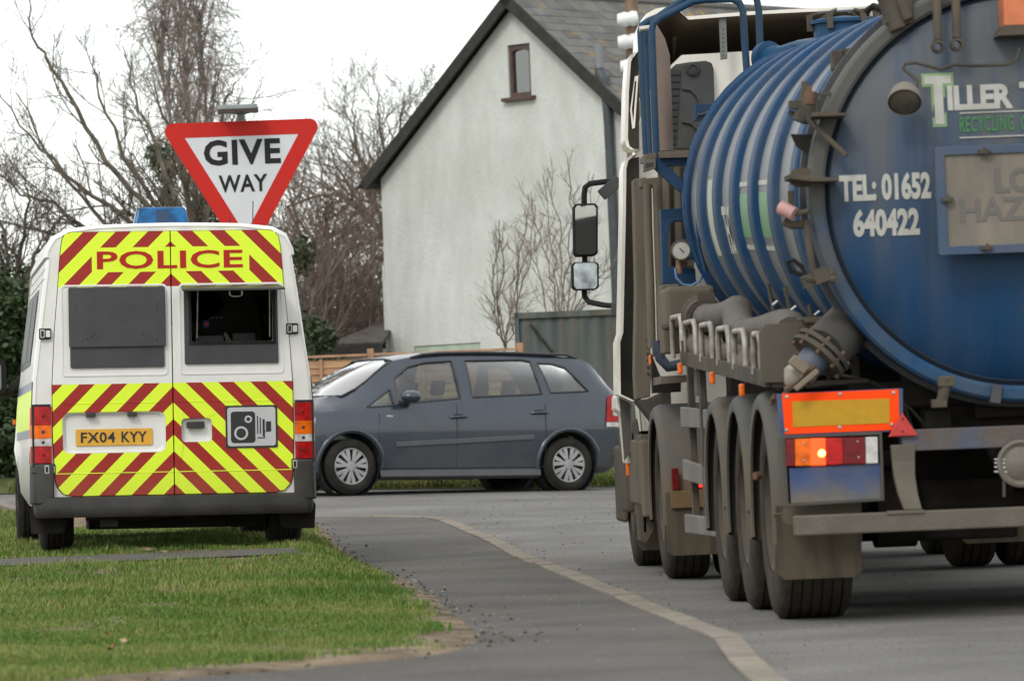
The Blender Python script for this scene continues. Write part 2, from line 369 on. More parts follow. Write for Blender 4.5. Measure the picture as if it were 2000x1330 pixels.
# narrow asphalt path behind the van
cp = [rayG(x, y, o) for x, y, o in [(-60, 1103, .22), (300, 1104, .215), (560, 1103, .20), (672, 1101, .15), (664, 1092, .15), (560, 1093, .215), (300, 1091, .23), (-60, 1086, .235)]]
cross = [(-14, cp[0].y + .1)] + [(p.x, min(max(p.y, 30.6), 32.0)) for p in cp] + [(-14, cp[-1].y + .1)]
cpoly = [(-14, 30.75), (-2.6, 30.75), (-1.2, 30.8), (-1.15, 31.45), (-2.6, 31.5), (-14, 31.5)]
sheet('narrow_path', cpoly, lambda x, y: zleft(x, y) + .014, M['cross'], .5, .3)
# kerb stones
kerb = bpy.data.objects.new('kerb', None); col.objects.link(kerb); tag(kerb, kind='structure')
pl = [Vector((p.x, p.y, 0)) for p in kerb_pts if p.y < 56 and p.y > 10]
seg = []; acc = [0]
for a, b in zip(pl, pl[1:]): acc.append(acc[-1] + (b - a).length)
def along(s):
    for i in range(len(pl) - 1):
        if s <= acc[i + 1]: return pl[i].lerp(pl[i + 1], (s - acc[i]) / (acc[i + 1] - acc[i]))
    return pl[-1]
s = 0
while s < acc[-1] - .2:
    e = min(s + .9, acc[-1]); a, b = along(s + .006), along(e - .006); t = (b - a).normalized(); nrm = Vector((t.y, -t.x, 0)); w = .13
    dz = random.uniform(-.004, .005); mb = MB(); vs = []
    mid = (a + b) / 2
    for q in (a, b):
        zt = zr(q.x, q.y) + KERB_H + .004 + dz
        vs += [(*(q.xy), zt), (*((q + nrm * (w - .018)).xy), zt + .001), (*((q + nrm * w).xy), zt - .02), (*((q + nrm * w).xy), zt - .2), (*(q.xy), zt - .2)]
    mb.add(vs, [(0, 1, 6, 5), (1, 2, 7, 6), (2, 3, 8, 7), (0, 5, 9, 4), (4, 3, 2, 1, 0), (5, 6, 7, 8, 9)])
    mb.build('kerb_stone', M['kerb'], kerb, bevel=.006)
    s += .9

# ------------------------------------------------------------------ house
h0 = W(762, 900, 70)
HM = Matrix.Translation((h0.x, h0.y, .45)) @ Matrix.Rotation(R(-43), 4, 'Z'); HF = Frame(HM)
M['render'] = mat('whitewashed_render', (.71, .73, .69), .9, var=.06, vs=1.6, c2=(.62, .64, .60), c2s=3.0, dirt=(.36, .37, .33), da=.75, ds=.8, dlo=-.14, bump=.5, bs=22, stretch=(1.5, 1.5, .75), spec=.2)
M['slate'] = mat('grey_roof_slate', (.105, .105, .098), .75, var=.15, dirt=(.32, .20, .035), da=2.4, ds=3.2, dlo=-1.60, rand=.22, geo=True, bump=.1)
M['slate_stuff'] = mat('grey_roof_slate_far', (.105, .105, .098), .75, var=.15, dirt=(.34, .19, .02), da=1.5, ds=2.1, dlo=-1.02, island=.22, bump=.1)
M['barge'] = mat('dark_weathered_wood', (.026, .025, .022), .8, var=.3, vs=8)
M['brownwood'] = mat('brown_window_frame', (.085, .05, .04), .5, var=.15)
M['palegreen'] = mat('pale_green_paint', (.45, .54, .44), .5, var=.1)
M['curtain'] = mat('curtain_cloth', (.36, .34, .27), .9, var=.15, vs=12)
M['cotglass'] = glassmat('cottage_glass', (.45, .5, .47), .03, 5.0)
M['pipe'] = mat('dark_downpipe', (.05, .06, .068), .5, var=.15)
house = empty('cottage', HM, 'white rendered cottage with a grey slate roof and a small gable window, behind the tanker', 'house')
EZ, RX, RZ = 4.62, 2.95, 7.03            # eaves height, ridge position, ridge height
rx_r = 5.87; Hw = lambda a, b, h: Vector((a, h, b))
win = [(2.77, 5.53), (3.22, 5.53), (3.22, 6.31), (2.77, 6.31)]
low = [(.60, .85), (1.98, .85), (1.98, 1.95), (.60, 1.95)]
wall = MB()
wall.plate([[(.04, -.4), (rx_r, -.4), (rx_r, EZ - .1), (RX, RZ - .12), (.04, EZ - .1)], win, low], Hw, .28)
wall.bb(.04, .30, .28, 8, -.4, EZ - .12); wall.bb(rx_r - .28, rx_r, .28, 8, -.4, EZ - .12); wall.bb(.30, rx_r - .28, 7.8, 8, -.4, EZ - .12)
wall.build('wall', M['render'], house)
MB().bb(1.25, 4.6, .3, 7.7, 5.32, 5.36).build('attic_floor', M['dark'], house)
MB().bb(.35, rx_r - .3, 2.6, 2.65, -.3, 4.3).build('inner_partition', M['dark'], house)
# roof slopes
th = .07
def slope_pt(side, a, y, h):
    """a: distance from the ridge down the slope, h lift"""
    ex = 6.07 if side > 0 else -.17; ez = 4.50
    d = Vector((ex - RX, 0, ez - (RZ + .02))); Ls = d.length; d /= Ls; n = Vector((-d.z * (1 if side > 0 else -1), 0, abs(d.x)))
    n = Vector((abs(d.z) * (1 if side > 0 else -1), 0, abs(d.x)))
    return Vector((RX, y, RZ + .02)) + d * a + n * h
Ls = (Vector((6.07, 4.50)) - Vector((RX, RZ + .02))).length
for side in (1, -1):
    mb = MB(); c = [slope_pt(side, a, y, h) for h in (-.06, .0) for (a, y) in ((0, -.16), (Ls, -.16), (Ls, 8.15), (0, 8.15))]
    mb.add(c, [(0, 1, 2, 3), (4, 7, 6, 5), (0, 4, 5, 1), (1, 5, 6, 2), (2, 6, 7, 3), (3, 7, 4, 0)]); rf = mb.build('roof', M['barge'], house)
    # barge board at the verge
    mb = MB(); c = [slope_pt(side, a, y, h) for h in (-.155, .012) for (a, y) in ((-.02 if h > -.1 else -.02, -.20), (Ls + .04, -.20), (Ls + .04, -.155), (-.02, -.155))]
    mb.add(c, [(0, 1, 2, 3), (4, 7, 6, 5), (0, 4, 5, 1), (1, 5, 6, 2), (2, 6, 7, 3), (3, 7, 4, 0)]); mb.build('barge_board', M['barge'], house)
    if side > 0:
        # individual slates: the nearest 300 are parts, the rest joined
        me = None; rest = MB(); cnt = 0; ex = .198; wdt = .305; rows = int(Ls / ex); n = Vector((0, 0, 1))
        def slate_box(a, y, w_, t=.009):
            lift = .010
            p = [slope_pt(1, a, y, .002), slope_pt(1, a + ex * 1.9, y, lift + .004), slope_pt(1, a + ex * 1.9, y + w_, lift + .004), slope_pt(1, a, y + w_, .002)]
            q = [v + Vector((.0, 0, t)) for v in p]
            return p + q, [(0, 1, 2, 3), (4, 7, 6, 5), (0, 4, 5, 1), (1, 5, 6, 2), (2, 6, 7, 3), (3, 7, 4, 0)]
        proto = {}
        cells = []
        for r in range(rows + 1):
            a = r * ex; k = 0; y = -.17
            while y < 8.1:
                w_ = (wdt * .5 if (k == 0 and r % 2) else wdt) - .006
                cells.append((y + .001 * r, r, a, y, w_, (k == 0 and r % 2))); y += w_ + .006; k += 1
        cells.sort(key=lambda t_: t_[0])
        for i, (_, r, a, y, w_, half) in enumerate(cells):
            if a + ex * 1.9 > Ls + .2: continue
            if i < 296:
                if half not in proto:
                    vs, fs = slate_box(0, 0, w_); vs = [v - slope_pt(1, 0, 0, 0) for v in vs]
                    o = MB().add(vs, fs).build('slate', M['slate'], rf); proto[half] = o
                else:
                    o = proto[half].copy(); col.objects.link(o); o.parent = rf
                o.location = slope_pt(1, a, y, .004 * random.random())
            else:
                vs, fs = slate_box(a, y, w_); j = Vector((0, 0, .004 * random.random())); rest.add([v + j for v in vs], fs)
        tag(rest.build('slate_courses', M['slate_stuff'], rf), kind='stuff')
    else:
        mb = MB()
        for r in range(21): 
            for k in range(28):
                a = r * .2; y = -.17 + k * .3 - (.15 if r % 2 else 0)
                p = [slope_pt(-1, a, max(y, -.17), .002), slope_pt(-1, a + .22, max(y, -.17), .014), slope_pt(-1, a + .22, y + .295, .014), slope_pt(-1, a, y + .295, .002)]
                q = [v + Vector((0, 0, .009)) for v in p]; mb.add(p + q, [(0, 1, 2, 3), (4, 7, 6, 5), (0, 4, 5, 1), (1, 5, 6, 2), (2, 6, 7, 3), (3, 7, 4, 0)])
        tag(mb.build('slate_courses', M['slate_stuff'], rf), kind='stuff')
MB().tube([(RX, -.2, RZ + .03), (RX, 8.15, RZ + .03)], .07, 8).build('ridge_tile', M['slate_stuff'], house)
# gable window
wf = MB(); wf.plate([[(2.775, 5.535), (3.215, 5.535), (3.215, 6.305), (2.775, 6.305)], [(2.825, 5.60), (3.165, 5.60), (3.165, 6.20), (3.10, 6.225), (2.995, 6.235), (2.89, 6.225), (2.825, 6.20)]], lambda a, b, h: Vector((a, .03 + h, b)), .07)
wo_ = wf.build('window', M['brownwood'], house, bevel=.006)
MB().plate([[(2.82, 5.59), (3.17, 5.59), (3.17, 6.24), (2.82, 6.24)]], lambda a, b, h: Vector((a, .075 + h, b)), .006).build('pane', M['cotglass'], wo_)
MB().bb(2.68, 3.31, -.09, .03, 5.475, 5.53).build('sill', M['brownwood'], wo_, bevel=.006)
MB().plate([[(2.82, 5.59), (3.17, 5.59), (3.165, 5.72), (3.05, 5.78), (2.97, 5.9), (2.98, 6.24), (2.82, 6.24)]], lambda a, b, h: Vector((a, .14 + h, b)), .01).build('curtain', M['curtain'], wo_)
# ground floor window with arched lights
hs = []
for k in range(4):
    xa = .66 + k * .325; xb = xa + .285; cx = (xa + xb) / 2
    hs.append([(xa, .95), (xb, .95), (xb, 1.76), (xb - .04, 1.82), (cx + .05, 1.85), (cx - .05, 1.85), (xa + .04, 1.82), (xa, 1.76)])
lf = MB().plate([[(.605, .855), (1.975, .855), (1.975, 1.945), (.605, 1.945)]] + hs, lambda a, b, h: Vector((a, .02 + h, b)), .07).build('window', M['palegreen'], house, bevel=.006)
for h in hs: MB().plate([[(p[0] * 1.0, p[1]) for p in h]], lambda a, b, h_: Vector((a, .06 + h_, b)), .005).build('pane', M['dglass'], lf)
MB().bb(.5, 2.08, -.08, .02, .80, .85).build('sill', M['palegreen'], lf)
# downpipe, hopper and vent stack
dpw = lambda px, py, y=-.09: HF.hit(px, py, 1, y)
dp = MB().tube([dpw(1182, 152), dpw(1189, 250), dpw(1197, 420), dpw(1205, 600), dpw(1212, 800)], .072, 12)
dpo = dp.build('downpipe', M['pipe'], house, smooth=50)
MB().tube([dpw(1170, 128), dpw(1173, 146), dpw(1180, 158), dpw(1183, 170)], [.065, .085, .08, .07], 12).build('bend', M['pipe'], dpo, smooth=60)
MB().tube([dpw(1168, 88, -.11), dpw(1171, 134, -.11)], .06, 12).build('vent_stack', mat('grey_vent_stack', (.20, .215, .22), .6), dpo, smooth=60)
for yy in (190, 350, 520): MB().tube([dpw(1184 + (yy - 190) * .05, yy), dpw(1185 + (yy - 190) * .05, yy + 7)], .075, 12).build('collar', M['pipe'], dpo, smooth=60)
MB().bb(.02, .05, -.03, .02, .0, 3.2).build('corner_bead', M['render'], house)

# garden shed to the left of the cottage
shp = W(762, 700, 69.2)
SM = Matrix.Translation((shp.x, shp.y, .4)) @ Matrix.Rotation(R(-8), 4, 'Z'); SF = Frame(SM)
shed = empty('garden_shed', SM, 'low shed with a dark felt roof between the lap fence and the cottage', 'shed')
g = lambda px, py, y: SF.hit(px, py, 1, y)
l0 = g(638, 672, 0); l1 = g(748, 668, 0); r0 = g(700, 650, 1.6); r1 = g(757, 628, 1.6)
MB().bb(l0.x + .12, l1.x - .05, .12, 2.6, -.2, l0.z - .10).build('wall', mat('shed_boards', (.36, .35, .30), .8, var=.15), shed)
rfm = mat('shed_felt_roof', (.07, .06, .055), .9, var=.3, vs=6, dirt=(.13, .11, .09), da=.5)
rv = [(l0.x, -.05, l0.z), (l1.x, -.05, l0.z), (l1.x, 1.4, l0.z + .34), (r0.x + .25, 1.4, l0.z + .28), (l0.x, 2.9, l0.z), (l1.x, 2.9, l0.z)]
mb = MB(); mb.add([(x, y, z) for x, y, z in rv] + [(x, y, z - .06) for x, y, z in rv], [(0, 1, 2, 3), (0, 3, 4), (4, 3, 2, 5), (6, 7, 1, 0), (6, 9, 8, 7), (6, 10, 9), (10, 11, 8, 9), (6, 0, 4, 10), (7, 8, 2, 1), (10, 4, 5, 11), (11, 5, 2, 8)])
mb.build('roof', rfm, shed)
MB().bb(l0.x - .02, l1.x, -.06, -.03, l0.z - .16, l0.z - .02).build('fascia', M['barge'], shed)

# ------------------------------------------------------------------ fences
M['lap'] = mat('reddish_lap_board', (.44, .24, .13), .8, var=.18, vs=5, stretch=(1, 1, 12), rand=.16, dirt=(.22, .15, .10), da=.4, ds=4, geo=True)
M['lappost'] = mat('fence_post_wood', (.38, .22, .13), .85, var=.2, vs=6)
fz = .36
FY = 57.3
lapx = [W(1016, 700, FY).x - 1.86 * k for k in range(5)]
fl = ['lap panel fence of reddish boards, seen left of the parked grey car and through its windows']
fence = empty('lap_fence', Matrix.Translation((lapx[-1], FY, fz)), 'reddish brown overlapping board fence standing behind the dark blue car', 'fence')
top = 1.71
mbs = MB(); bm_ = [(0, 0, 0), (1.76, 0, 0), (1.76, .012, 0), (0, .012, 0), (0, .018, .094), (1.76, .018, .094), (1.76, .026, .094), (0, .026, .094)]
protob = MB().add(bm_, [(0, 1, 2, 3), (4, 7, 6, 5), (0, 4, 5, 1), (1, 5, 6, 2), (2, 6, 7, 3), (3, 7, 4, 0)]).build('board', M['lap'], fence)
first = True
for k in range(3 + 1):
    x0 = 1.86 * k + .05
    for j in range(19):
        o = protob if first else protob.copy()
        if not first: col.objects.link(o); o.parent = fence
        first = False
        o.location = (x0, random.uniform(-.003, .003), .06 + j * .083); o.rotation_euler.y = random.uniform(-.004, .004)
    for bx_ in (.02, .58, 1.17, 1.72): MB().bb(x0 + bx_, x0 + bx_ + .04, -.028, -.005, .03, top - .05).build('batten', M['lappost'], fence)
    MB().bb(x0 - .01, x0 + 1.78, -.035, .035, top - .03, top + .0).build('cap', M['lappost'], fence, bevel=.004)
for k in range(5): MB().bb(1.86 * k - .04, 1.86 * k + .04, -.02, .07, -.2, top + .06).build('post', M['lappost'], fence, bevel=.005)
# tall weathered metal sheet fence
M['sheet'] = mat('weathered_grey_green_sheet', (.085, .11, .105), .7, var=.35, vs=1.6, c2=(.055, .07, .068), c2s=2.2, dirt=(.15, .095, .05), da=1.0, ds=1.8, dlo=-.35, stretch=(3.5, 1, .35), rand=.12, bump=.08)
sy = 59.5; xs0 = W(1014, 640, sy).x; ztop = W(1100, 612, sy).z
sf = empty('metal_sheet_fence', Matrix.Translation((xs0, sy, .4)) @ Matrix.Rotation(R(-3), 4, 'Z'), 'tall weathered grey green metal sheet fence in front of the cottage', 'fence')
hh = ztop - .4
zig = MB(); n_ = 8; vs = []
for k in range(n_ + 1):
    x = .62 * k / n_; y = 0 if k % 2 else .022
    for z in (0.05, hh - .04): vs += [(x, y, z), (x, y + .004, z)]
fs = []
for k in range(n_):
    a, b = k * 4, (k + 1) * 4; fs += [(a, b, b + 2, a + 2), (a + 1, a + 3, b + 3, b + 1), (a, a + 1, b + 1, b), (a + 2, b + 2, b + 3, a + 3)]
fs += [(0, 2, 3, 1), (n_ * 4, n_ * 4 + 1, n_ * 4 + 3, n_ * 4 + 2)]
sp = zig.add(vs, fs).build('sheet', M['sheet'], sf)
for k in range(7):
    o = sp if k == 0 else sp.copy()
    if k: col.objects.link(o); o.parent = sf
    o.location = (.617 * k, random.uniform(-.006, .006), random.uniform(-.01, .01))
MB().bb(-.05, 4.6, -.03, .05, hh - .05, hh + .03).build('top_rail', M['sheet'], sf, bevel=.005)
MB().bb(-.06, .0, -.03, .05, -.2, hh + .03).build('post', M['sheet'], sf, bevel=.005)
MB().tube([(.15, -.03, hh - .12), (.95, -.03, .9)], .022, 6).build('brace', M['barge'], sf)

# timber pole with white insulators beside the tanker cab
pp_ = W(1243, 900, 63); pz = [W(x, y, 63) for x, y in ((1238, 300), (1236, 150), (1234, 60), (1232, -60))]
pole = empty('utility_pole', Matrix.Translation((pp_.x, pp_.y, .45)), 'brown timber pole carrying white insulator blocks, rising just left of the tanker cab roof', 'utility pole')
lo_ = Vector((pp_.x, pp_.y, .45)); M['timber'] = mat('brown_timber', (.20, .13, .085), .85, var=.25, vs=5, stretch=(3, 3, .5))
MB().tube([(0, 0, -.3), pz[0] - lo_, pz[1] - lo_, pz[3] - lo_], [.11, .095, .092, .085], 12).build('post', M['timber'], pole, smooth=60)
M['ceramic'] = mat('white_ceramic', (.72, .74, .74), .35, var=.06)
for (x, y) in ((1228, 38), (1229, 82), (1234, 130)):
    q = W(x, y, 62.85) - lo_
    MB().lathe(q, (1, 0, .08), [(-.16, .02), (-.15, .085), (-.05, .105), (.0, .09), (.05, .11), (.12, .095), (.13, .02)], 14).build('insulator', M['ceramic'], pole, smooth=50)
    MB().tube([q, q + Vector((.12, .1, 0))], .02, 6).build('bracket', M['pipe'], pole)

# ------------------------------------------------------------------ trees
M['bark'] = mat('grey_brown_bark', (.135, .115, .09), .9, var=.3, vs=8, spec=.15)
M['bark2'] = mat('purple_brown_twigs', (.17, .132, .108), .9, var=.3, vs=3, spec=.15)
M['birch'] = mat('birch_bark', (.25, .21, .18), .85, var=.35, vs=5, spec=.15)
M['sapling'] = mat('pale_brown_sapling_bark', (.20, .165, .13), .85, var=.25, vs=6, spec=.15)
M['ivy'] = mat('ivy_leaf', (.032, .058, .018), .5, island=.45)
M['evergreen'] = mat('evergreen_hedge_leaf', (.035, .06, .018), .55, island=.5)
rng = random.Random(11)
def rdir(): 
    while True:
        v = Vector((rng.uniform(-1, 1), rng.uniform(-1, 1), rng.uniform(-1, 1)))
        if .1 < v.length < 1: return v.normalized()
def grow(mb, p, d, L, r, lvl, up=.06, jit=.16, nch=5, ang=38, ratio=.6, rmin=.0028, taper=.45, flat=1.0):
    n = 5 if lvl > 0 else 3; pts = [p.copy()]; rs = [r]; dd = d.normalized()
    for i in range(n):
        dd = (dd + rdir() * jit + Vector((0, 0, up))).normalized(); pts.append(pts[-1] + dd * (L / n)); rs.append(max(r * (1 - (1 - taper) * (i + 1) / n), rmin * .8))
    mb.tube(pts, rs, 3 if r < .03 else 6, 0, False)
    if lvl <= 0: return
    for k in range(nch):
        t = .22 + .78 * (k + rng.random()) / nch; t = min(t, .999); i = int(t * n); q = pts[i].lerp(pts[min(i + 1, n)], t * n - i)
        ax = (pts[min(i + 1, n)] - pts[i]).normalized(); s_ = ax.cross(rdir()); s_.y *= flat; s_.normalize()
        a = R(ang * rng.uniform(.6, 1.25)); cd_ = ax * math.cos(a) + s_ * math.sin(a)
        grow(mb, q, cd_, L * ratio * rng.uniform(.7, 1.15) * (1.15 - .4 * t), max(r * .55 * (1.1 - .4 * t), rmin), lvl - 1, up, jit, nch, ang, ratio, rmin, taper, flat)
def limb(mb, pts, r0, r1, lvl, nch=9, Lc=1.1, **kw):
    """a main limb through given points, with side branches"""
    P = []
    for a, b in zip(pts, pts[1:]):
        for k in range(4): P.append(a.lerp(b, k / 4) + rdir() * .035)
    P.append(pts[-1]); N = len(P); rs = [r0 + (r1 - r0) * i / (N - 1) for i in range(N)]
    mb.tube(P, rs, 6, 0, False)
    for k in range(nch):
        t = .1 + .9 * (k + rng.random()) / nch; i = min(int(t * (N - 1)), N - 2); ax = (P[i + 1] - P[i]).normalized(); s_ = ax.cross(rdir()).normalized(); a = R(rng.uniform(25, 55))
        grow(mb, P[i], ax * math.cos(a) + s_ * math.sin(a), Lc * rng.uniform(.6, 1.2) * (1.2 - .5 * t), max(rs[i] * .5, .006), lvl, **kw)
def leafcloud(mb, c, rad, n, sz, dens=None):
    c = Vector(c)
    for _ in range(n):
        v = rdir() * (rng.random() ** .45); p = c + Vector((v.x * rad[0], v.y * rad[1], v.z * rad[2]))
        p += Vector((noise.noise(p * 1.3), noise.noise(p * 1.3 + Vector((9, 0, 0))), noise.noise(p * 1.3 + Vector((0, 9, 0))))) * .45 * min(rad)
        a = rdir() * sz * rng.uniform(.6, 1.3); b = a.cross(rdir()).normalized() * sz * .55
        mb.add([p - a, p + b, p + a * 1.1, p - b], [(0, 1, 2, 3)])
def PX(x, y, d): return W(x, y, d)
# big bare tree behind the van
base = PX(398, 900, 60); base.z = .4
tree = empty('bare_tree', Matrix.Translation(base), 'wide bare tree with dark spreading branches above the police van', 'tree')
J = Matrix.Translation(-base)
def T_(pts): return [J @ p for p in pts]
tr = MB(); tr.tube(T_([base + Vector((0, 0, -.3)), PX(395, 640, 60), PX(385, 520, 60)]), [.19, .16, .13], 10); tr.build('trunk', M['bark'], tree, smooth=60)
cr_ = MB(); c0 = PX(388, 540, 60)
limbs = [[(330, 440), (230, 345), (150, 215), (92, 115), (60, 60), (52, -10)], [(290, 455), (150, 360), (60, 270), (-20, 160)], [(330, 430), (245, 310), (195, 190), (182, 110)],
         [(350, 400), (300, 280), (262, 190), (240, 90)], [(200, 470), (110, 400), (40, 380), (-40, 300)], [(320, 470), (205, 440), (110, 330), (30, 180)], [(370, 400), (330, 250), (300, 160)], [(400, 430), (420, 320), (440, 200), (460, 160)], [(310, 480), (180, 470), (60, 450), (-30, 420)]]
for i, Lp in enumerate(limbs):
    d1 = 60 + rng.uniform(-1.6, 1.6)
    pts = [c0] + [PX(x, y, 60 + (d1 - 60) * (k + 1) / len(Lp)) for k, (x, y) in enumerate(Lp)]
    limb(cr_, T_(pts), .055 - .002 * i, .008, 2, nch=11, Lc=.95, nch_=0) if False else limb(cr_, T_(pts), .05, .007, 2, 12, .85, up=.07, jit=.2, rmin=.003)
cr_.build('crown', M['bark'], tree)
# tall birch with drooping twigs
base = PX(388, 900, 66); base.z = .4; J = Matrix.Translation(-base)
birch = empty('birch_tree', Matrix.Translation(base), 'tall slender bare birch with fine drooping twigs, rising behind the give way sign', 'tree')
bt = MB(); spine = [base + Vector((0, 0, -.3)), PX(386, 500, 66), PX(378, 320, 66), PX(360, 130, 66), PX(348, -20, 66), PX(344, -90, 66)]
bt.tube(T_(spine), [.09, .055, .035, .024, .016, .012], 8); bt.build('trunk', M['birch'], birch, smooth=60)
bc = MB()
spines = [spine, [spine[1], PX(398, 400, 66.6), PX(405, 300, 66.8), PX(400, 170, 66.8), PX(392, 60, 66.6), PX(388, 20, 66.6)], [spine[1], PX(372, 420, 65.4), PX(350, 320, 65.2), PX(325, 200, 65.0), PX(312, 110, 65.2), PX(308, 80, 65.2)]]
for sp_ in spines[1:]: bc.tube(T_(sp_), [.05, .038, .028, .02, .012, .008], 6)
for k in range(84):
    spn = spines[(0, 1, 0, 2)[k % 4]]; t = k / 83; i = 1 + t * 3.8; a = spn[int(i)].lerp(spn[min(int(i) + 1, 5)], i - int(i)); sgn = rng.choice((-1, 1))
    dr = Vector((sgn * rng.uniform(.1, .6), rng.uniform(-.5, .5), rng.uniform(1.1, 2.0))); Lb = rng.uniform(1.0, 1.9) * (1.15 - .5 * t)
    pts = [a]; dd = dr.normalized()
    for q in range(6):
        dd = (dd + rdir() * .12 + Vector((0, 0, .06 if q < 3 else -.1))).normalized(); pts.append(pts[-1] + dd * Lb / 6)
    bc.tube(T_(pts), [.018, .016, .013, .011, .008, .006, .005], 4, 0, False)
    for q in range(2, 7):
        for m_ in range(3):
            grow(bc, J @ (pts[q] + (pts[q] - pts[q - 1]) * -rng.random()), (dd * .5 + rdir() * .8 + Vector((0, 0, -.25))), rng.uniform(.25, .55), .0055, 1, up=-.16, jit=.2, nch=4, ang=32, ratio=.6, rmin=.0036)
bc.build('crown', M['birch'], birch)
# ivy clad tree
base = PX(325, 900, 64); base.z = .4; J = Matrix.Translation(-base)
ivt = empty('ivy_clad_tree', Matrix.Translation(base), 'dark green ivy clump climbing a thin trunk just left of the give way sign', 'tree')
mb = MB(); mb.tube(T_([base, PX(335, 450, 64), PX(318, 300, 64)]), [.12, .07, .03], 6); mb.build('trunk', M['bark'], ivt)
lv_ = MB()
for (x, y, rx_, rz_, n) in ((318, 318, .2, .28, 350), (330, 375, .13, .45, 350), (400, 425, .35, .35, 500), (345, 455, .4, .3, 500), (300, 300, .14, .16, 150)):
    leafcloud(lv_, J @ PX(x, y, 64), (rx_, .5, rz_), n, .04)
lv_.build('ivy', M['ivy'], ivt)
# other bare trees
def bare(name, label, foot, d, limbs_, r=.05, nch=9, Lc=.8, bark='bark', lvl=2, group=None, rmin=.0036, up=.05, trunk=None):
    b0 = PX(foot[0], 900, d); b0.z = .4; JJ = Matrix.Translation(-b0)
    e = empty(name, Matrix.Translation(b0), label, 'tree' if 'tree' in name else 'bush', group)
    f0 = PX(foot[0], foot[1], d); t_ = MB(); t_.tube([JJ @ (b0 - Vector((0, 0, .3))), JJ @ f0], [r * 1.6, r * 1.25], 8); t_.build('trunk', M[bark], e, smooth=60)
    c_ = MB()
    for Lp in limbs_:
        dz_ = rng.uniform(-1.4, 1.4); pts = [f0] + [PX(x, y, d + dz_ * (k + 1) / len(Lp)) for k, (x, y) in enumerate(Lp)]
        limb(c_, [JJ @ q for q in pts], r, .007, lvl, nch, Lc, up=up, jit=.2, rmin=rmin)
    c_.build('crown', M[bark], e); return e
bare('bare_tree', 'bare spreading tree whose fine crown shows above the left eaves of the cottage', (775, 480), 84,
     [[(745, 380), (700, 300), (665, 215)], [(760, 360), (740, 250), (735, 165)], [(790, 380), (780, 260), (790, 180)], [(800, 400), (830, 280), (845, 180)], [(720, 420), (660, 330), (640, 280)], [(730, 400), (690, 260), (690, 200)], [(690, 400), (650, 370), (600, 350)]], .06, 14, 1.2, rmin=.0042)
bare('bare_tree', 'tangled bare tree with arching boughs between the van and the cottage', (640, 600), 76,
     [[(620, 480), (580, 420), (560, 360), (540, 330)], [(650, 480), (690, 420), (740, 390)], [(660, 500), (720, 470), (770, 450)], [(630, 470), (640, 400), (600, 370)], [(600, 520), (560, 480), (540, 440)], [(690, 560), (735, 500), (765, 520)], [(640, 430), (700, 385), (765, 425)], [(560, 400), (640, 378), (690, 395)]], .045, 14, .95, 'bark2')
bare('bare_tree', 'scrubby bare tree at the left edge of the photo above the dark hedge', (20, 600), 59,
     [[(10, 480), (-10, 380), (-20, 300)], [(40, 480), (60, 400), (50, 350)], [(70, 500), (110, 440), (130, 400)], [(0, 500), (-40, 460)], [(60, 520), (150, 470), (190, 440)]], .035, 12, .8)
k_ = 0
for (x, ytop, d, lab) in ((585, 430, 71, 'brown twiggy thicket close to the right side of the police van'), (690, 430, 73, 'dense brown thicket behind the lap fence, beside the cottage wall'), (640, 480, 76, 'dull brown thicket rising above the shed roof'), (745, 470, 77, 'brown thicket tight against the corner of the cottage'), (530, 480, 70, 'brown thicket partly hidden behind the give way sign and the van')):
    b0 = PX(x, 900, d); b0.z = .4; JJ = Matrix.Translation(-b0); e = empty('thicket', Matrix.Translation(b0), lab, 'bush', 'bare brown thickets behind the fence')
    c_ = MB(); H_ = PX(x, ytop, d).z - .4
    for q in range(26):
        st = Vector((rng.uniform(-.8, .8), rng.uniform(-1.2, 1.2), 0)); grow(c_, st, Vector((rng.uniform(-.4, .4), rng.uniform(-.3, .3), 1)), H_ * rng.uniform(.65, .95), .028, 3, up=.05, jit=.17, nch=5, ang=36, ratio=.46, rmin=.0042)
    c_.build('stems', M['bark2'], e)
# young bare saplings against the cottage gable
bare('sapling_tree', 'young bare multi stem tree against the white gable, right of its middle', (1095, 700), 62,
     [[(1098, 540), (1092, 430), (1068, 330)], [(1110, 560), (1118, 420), (1108, 310)], [(1080, 560), (1060, 480), (1040, 400)], [(1120, 590), (1150, 500), (1160, 340)], [(1070, 600), (1040, 500), (1030, 470)], [(1130, 600), (1170, 540), (1195, 520)], [(1090, 560), (1075, 450), (1060, 340)], [(1105, 540), (1135, 450), (1120, 380)]], .012, 14, .42, 'sapling', lvl=1, rmin=.003, up=.12)
bare('sapling_tree', 'thin bare sapling leaning against the white gable, left of the metal sheet fence', (985, 680), 62.5,
     [[(968, 600), (985, 520), (975, 430)], [(1010, 600), (1040, 500), (1045, 400)], [(1000, 600), (1020, 520), (1060, 440)], [(975, 620), (970, 500), (990, 440)], [(1005, 640), (1015, 560), (1010, 480)], [(1000, 560), (1030, 440), (1030, 380)], [(970, 640), (960, 540), (975, 470)]], .010, 12, .38, 'sapling', lvl=1, rmin=.003, up=.12)
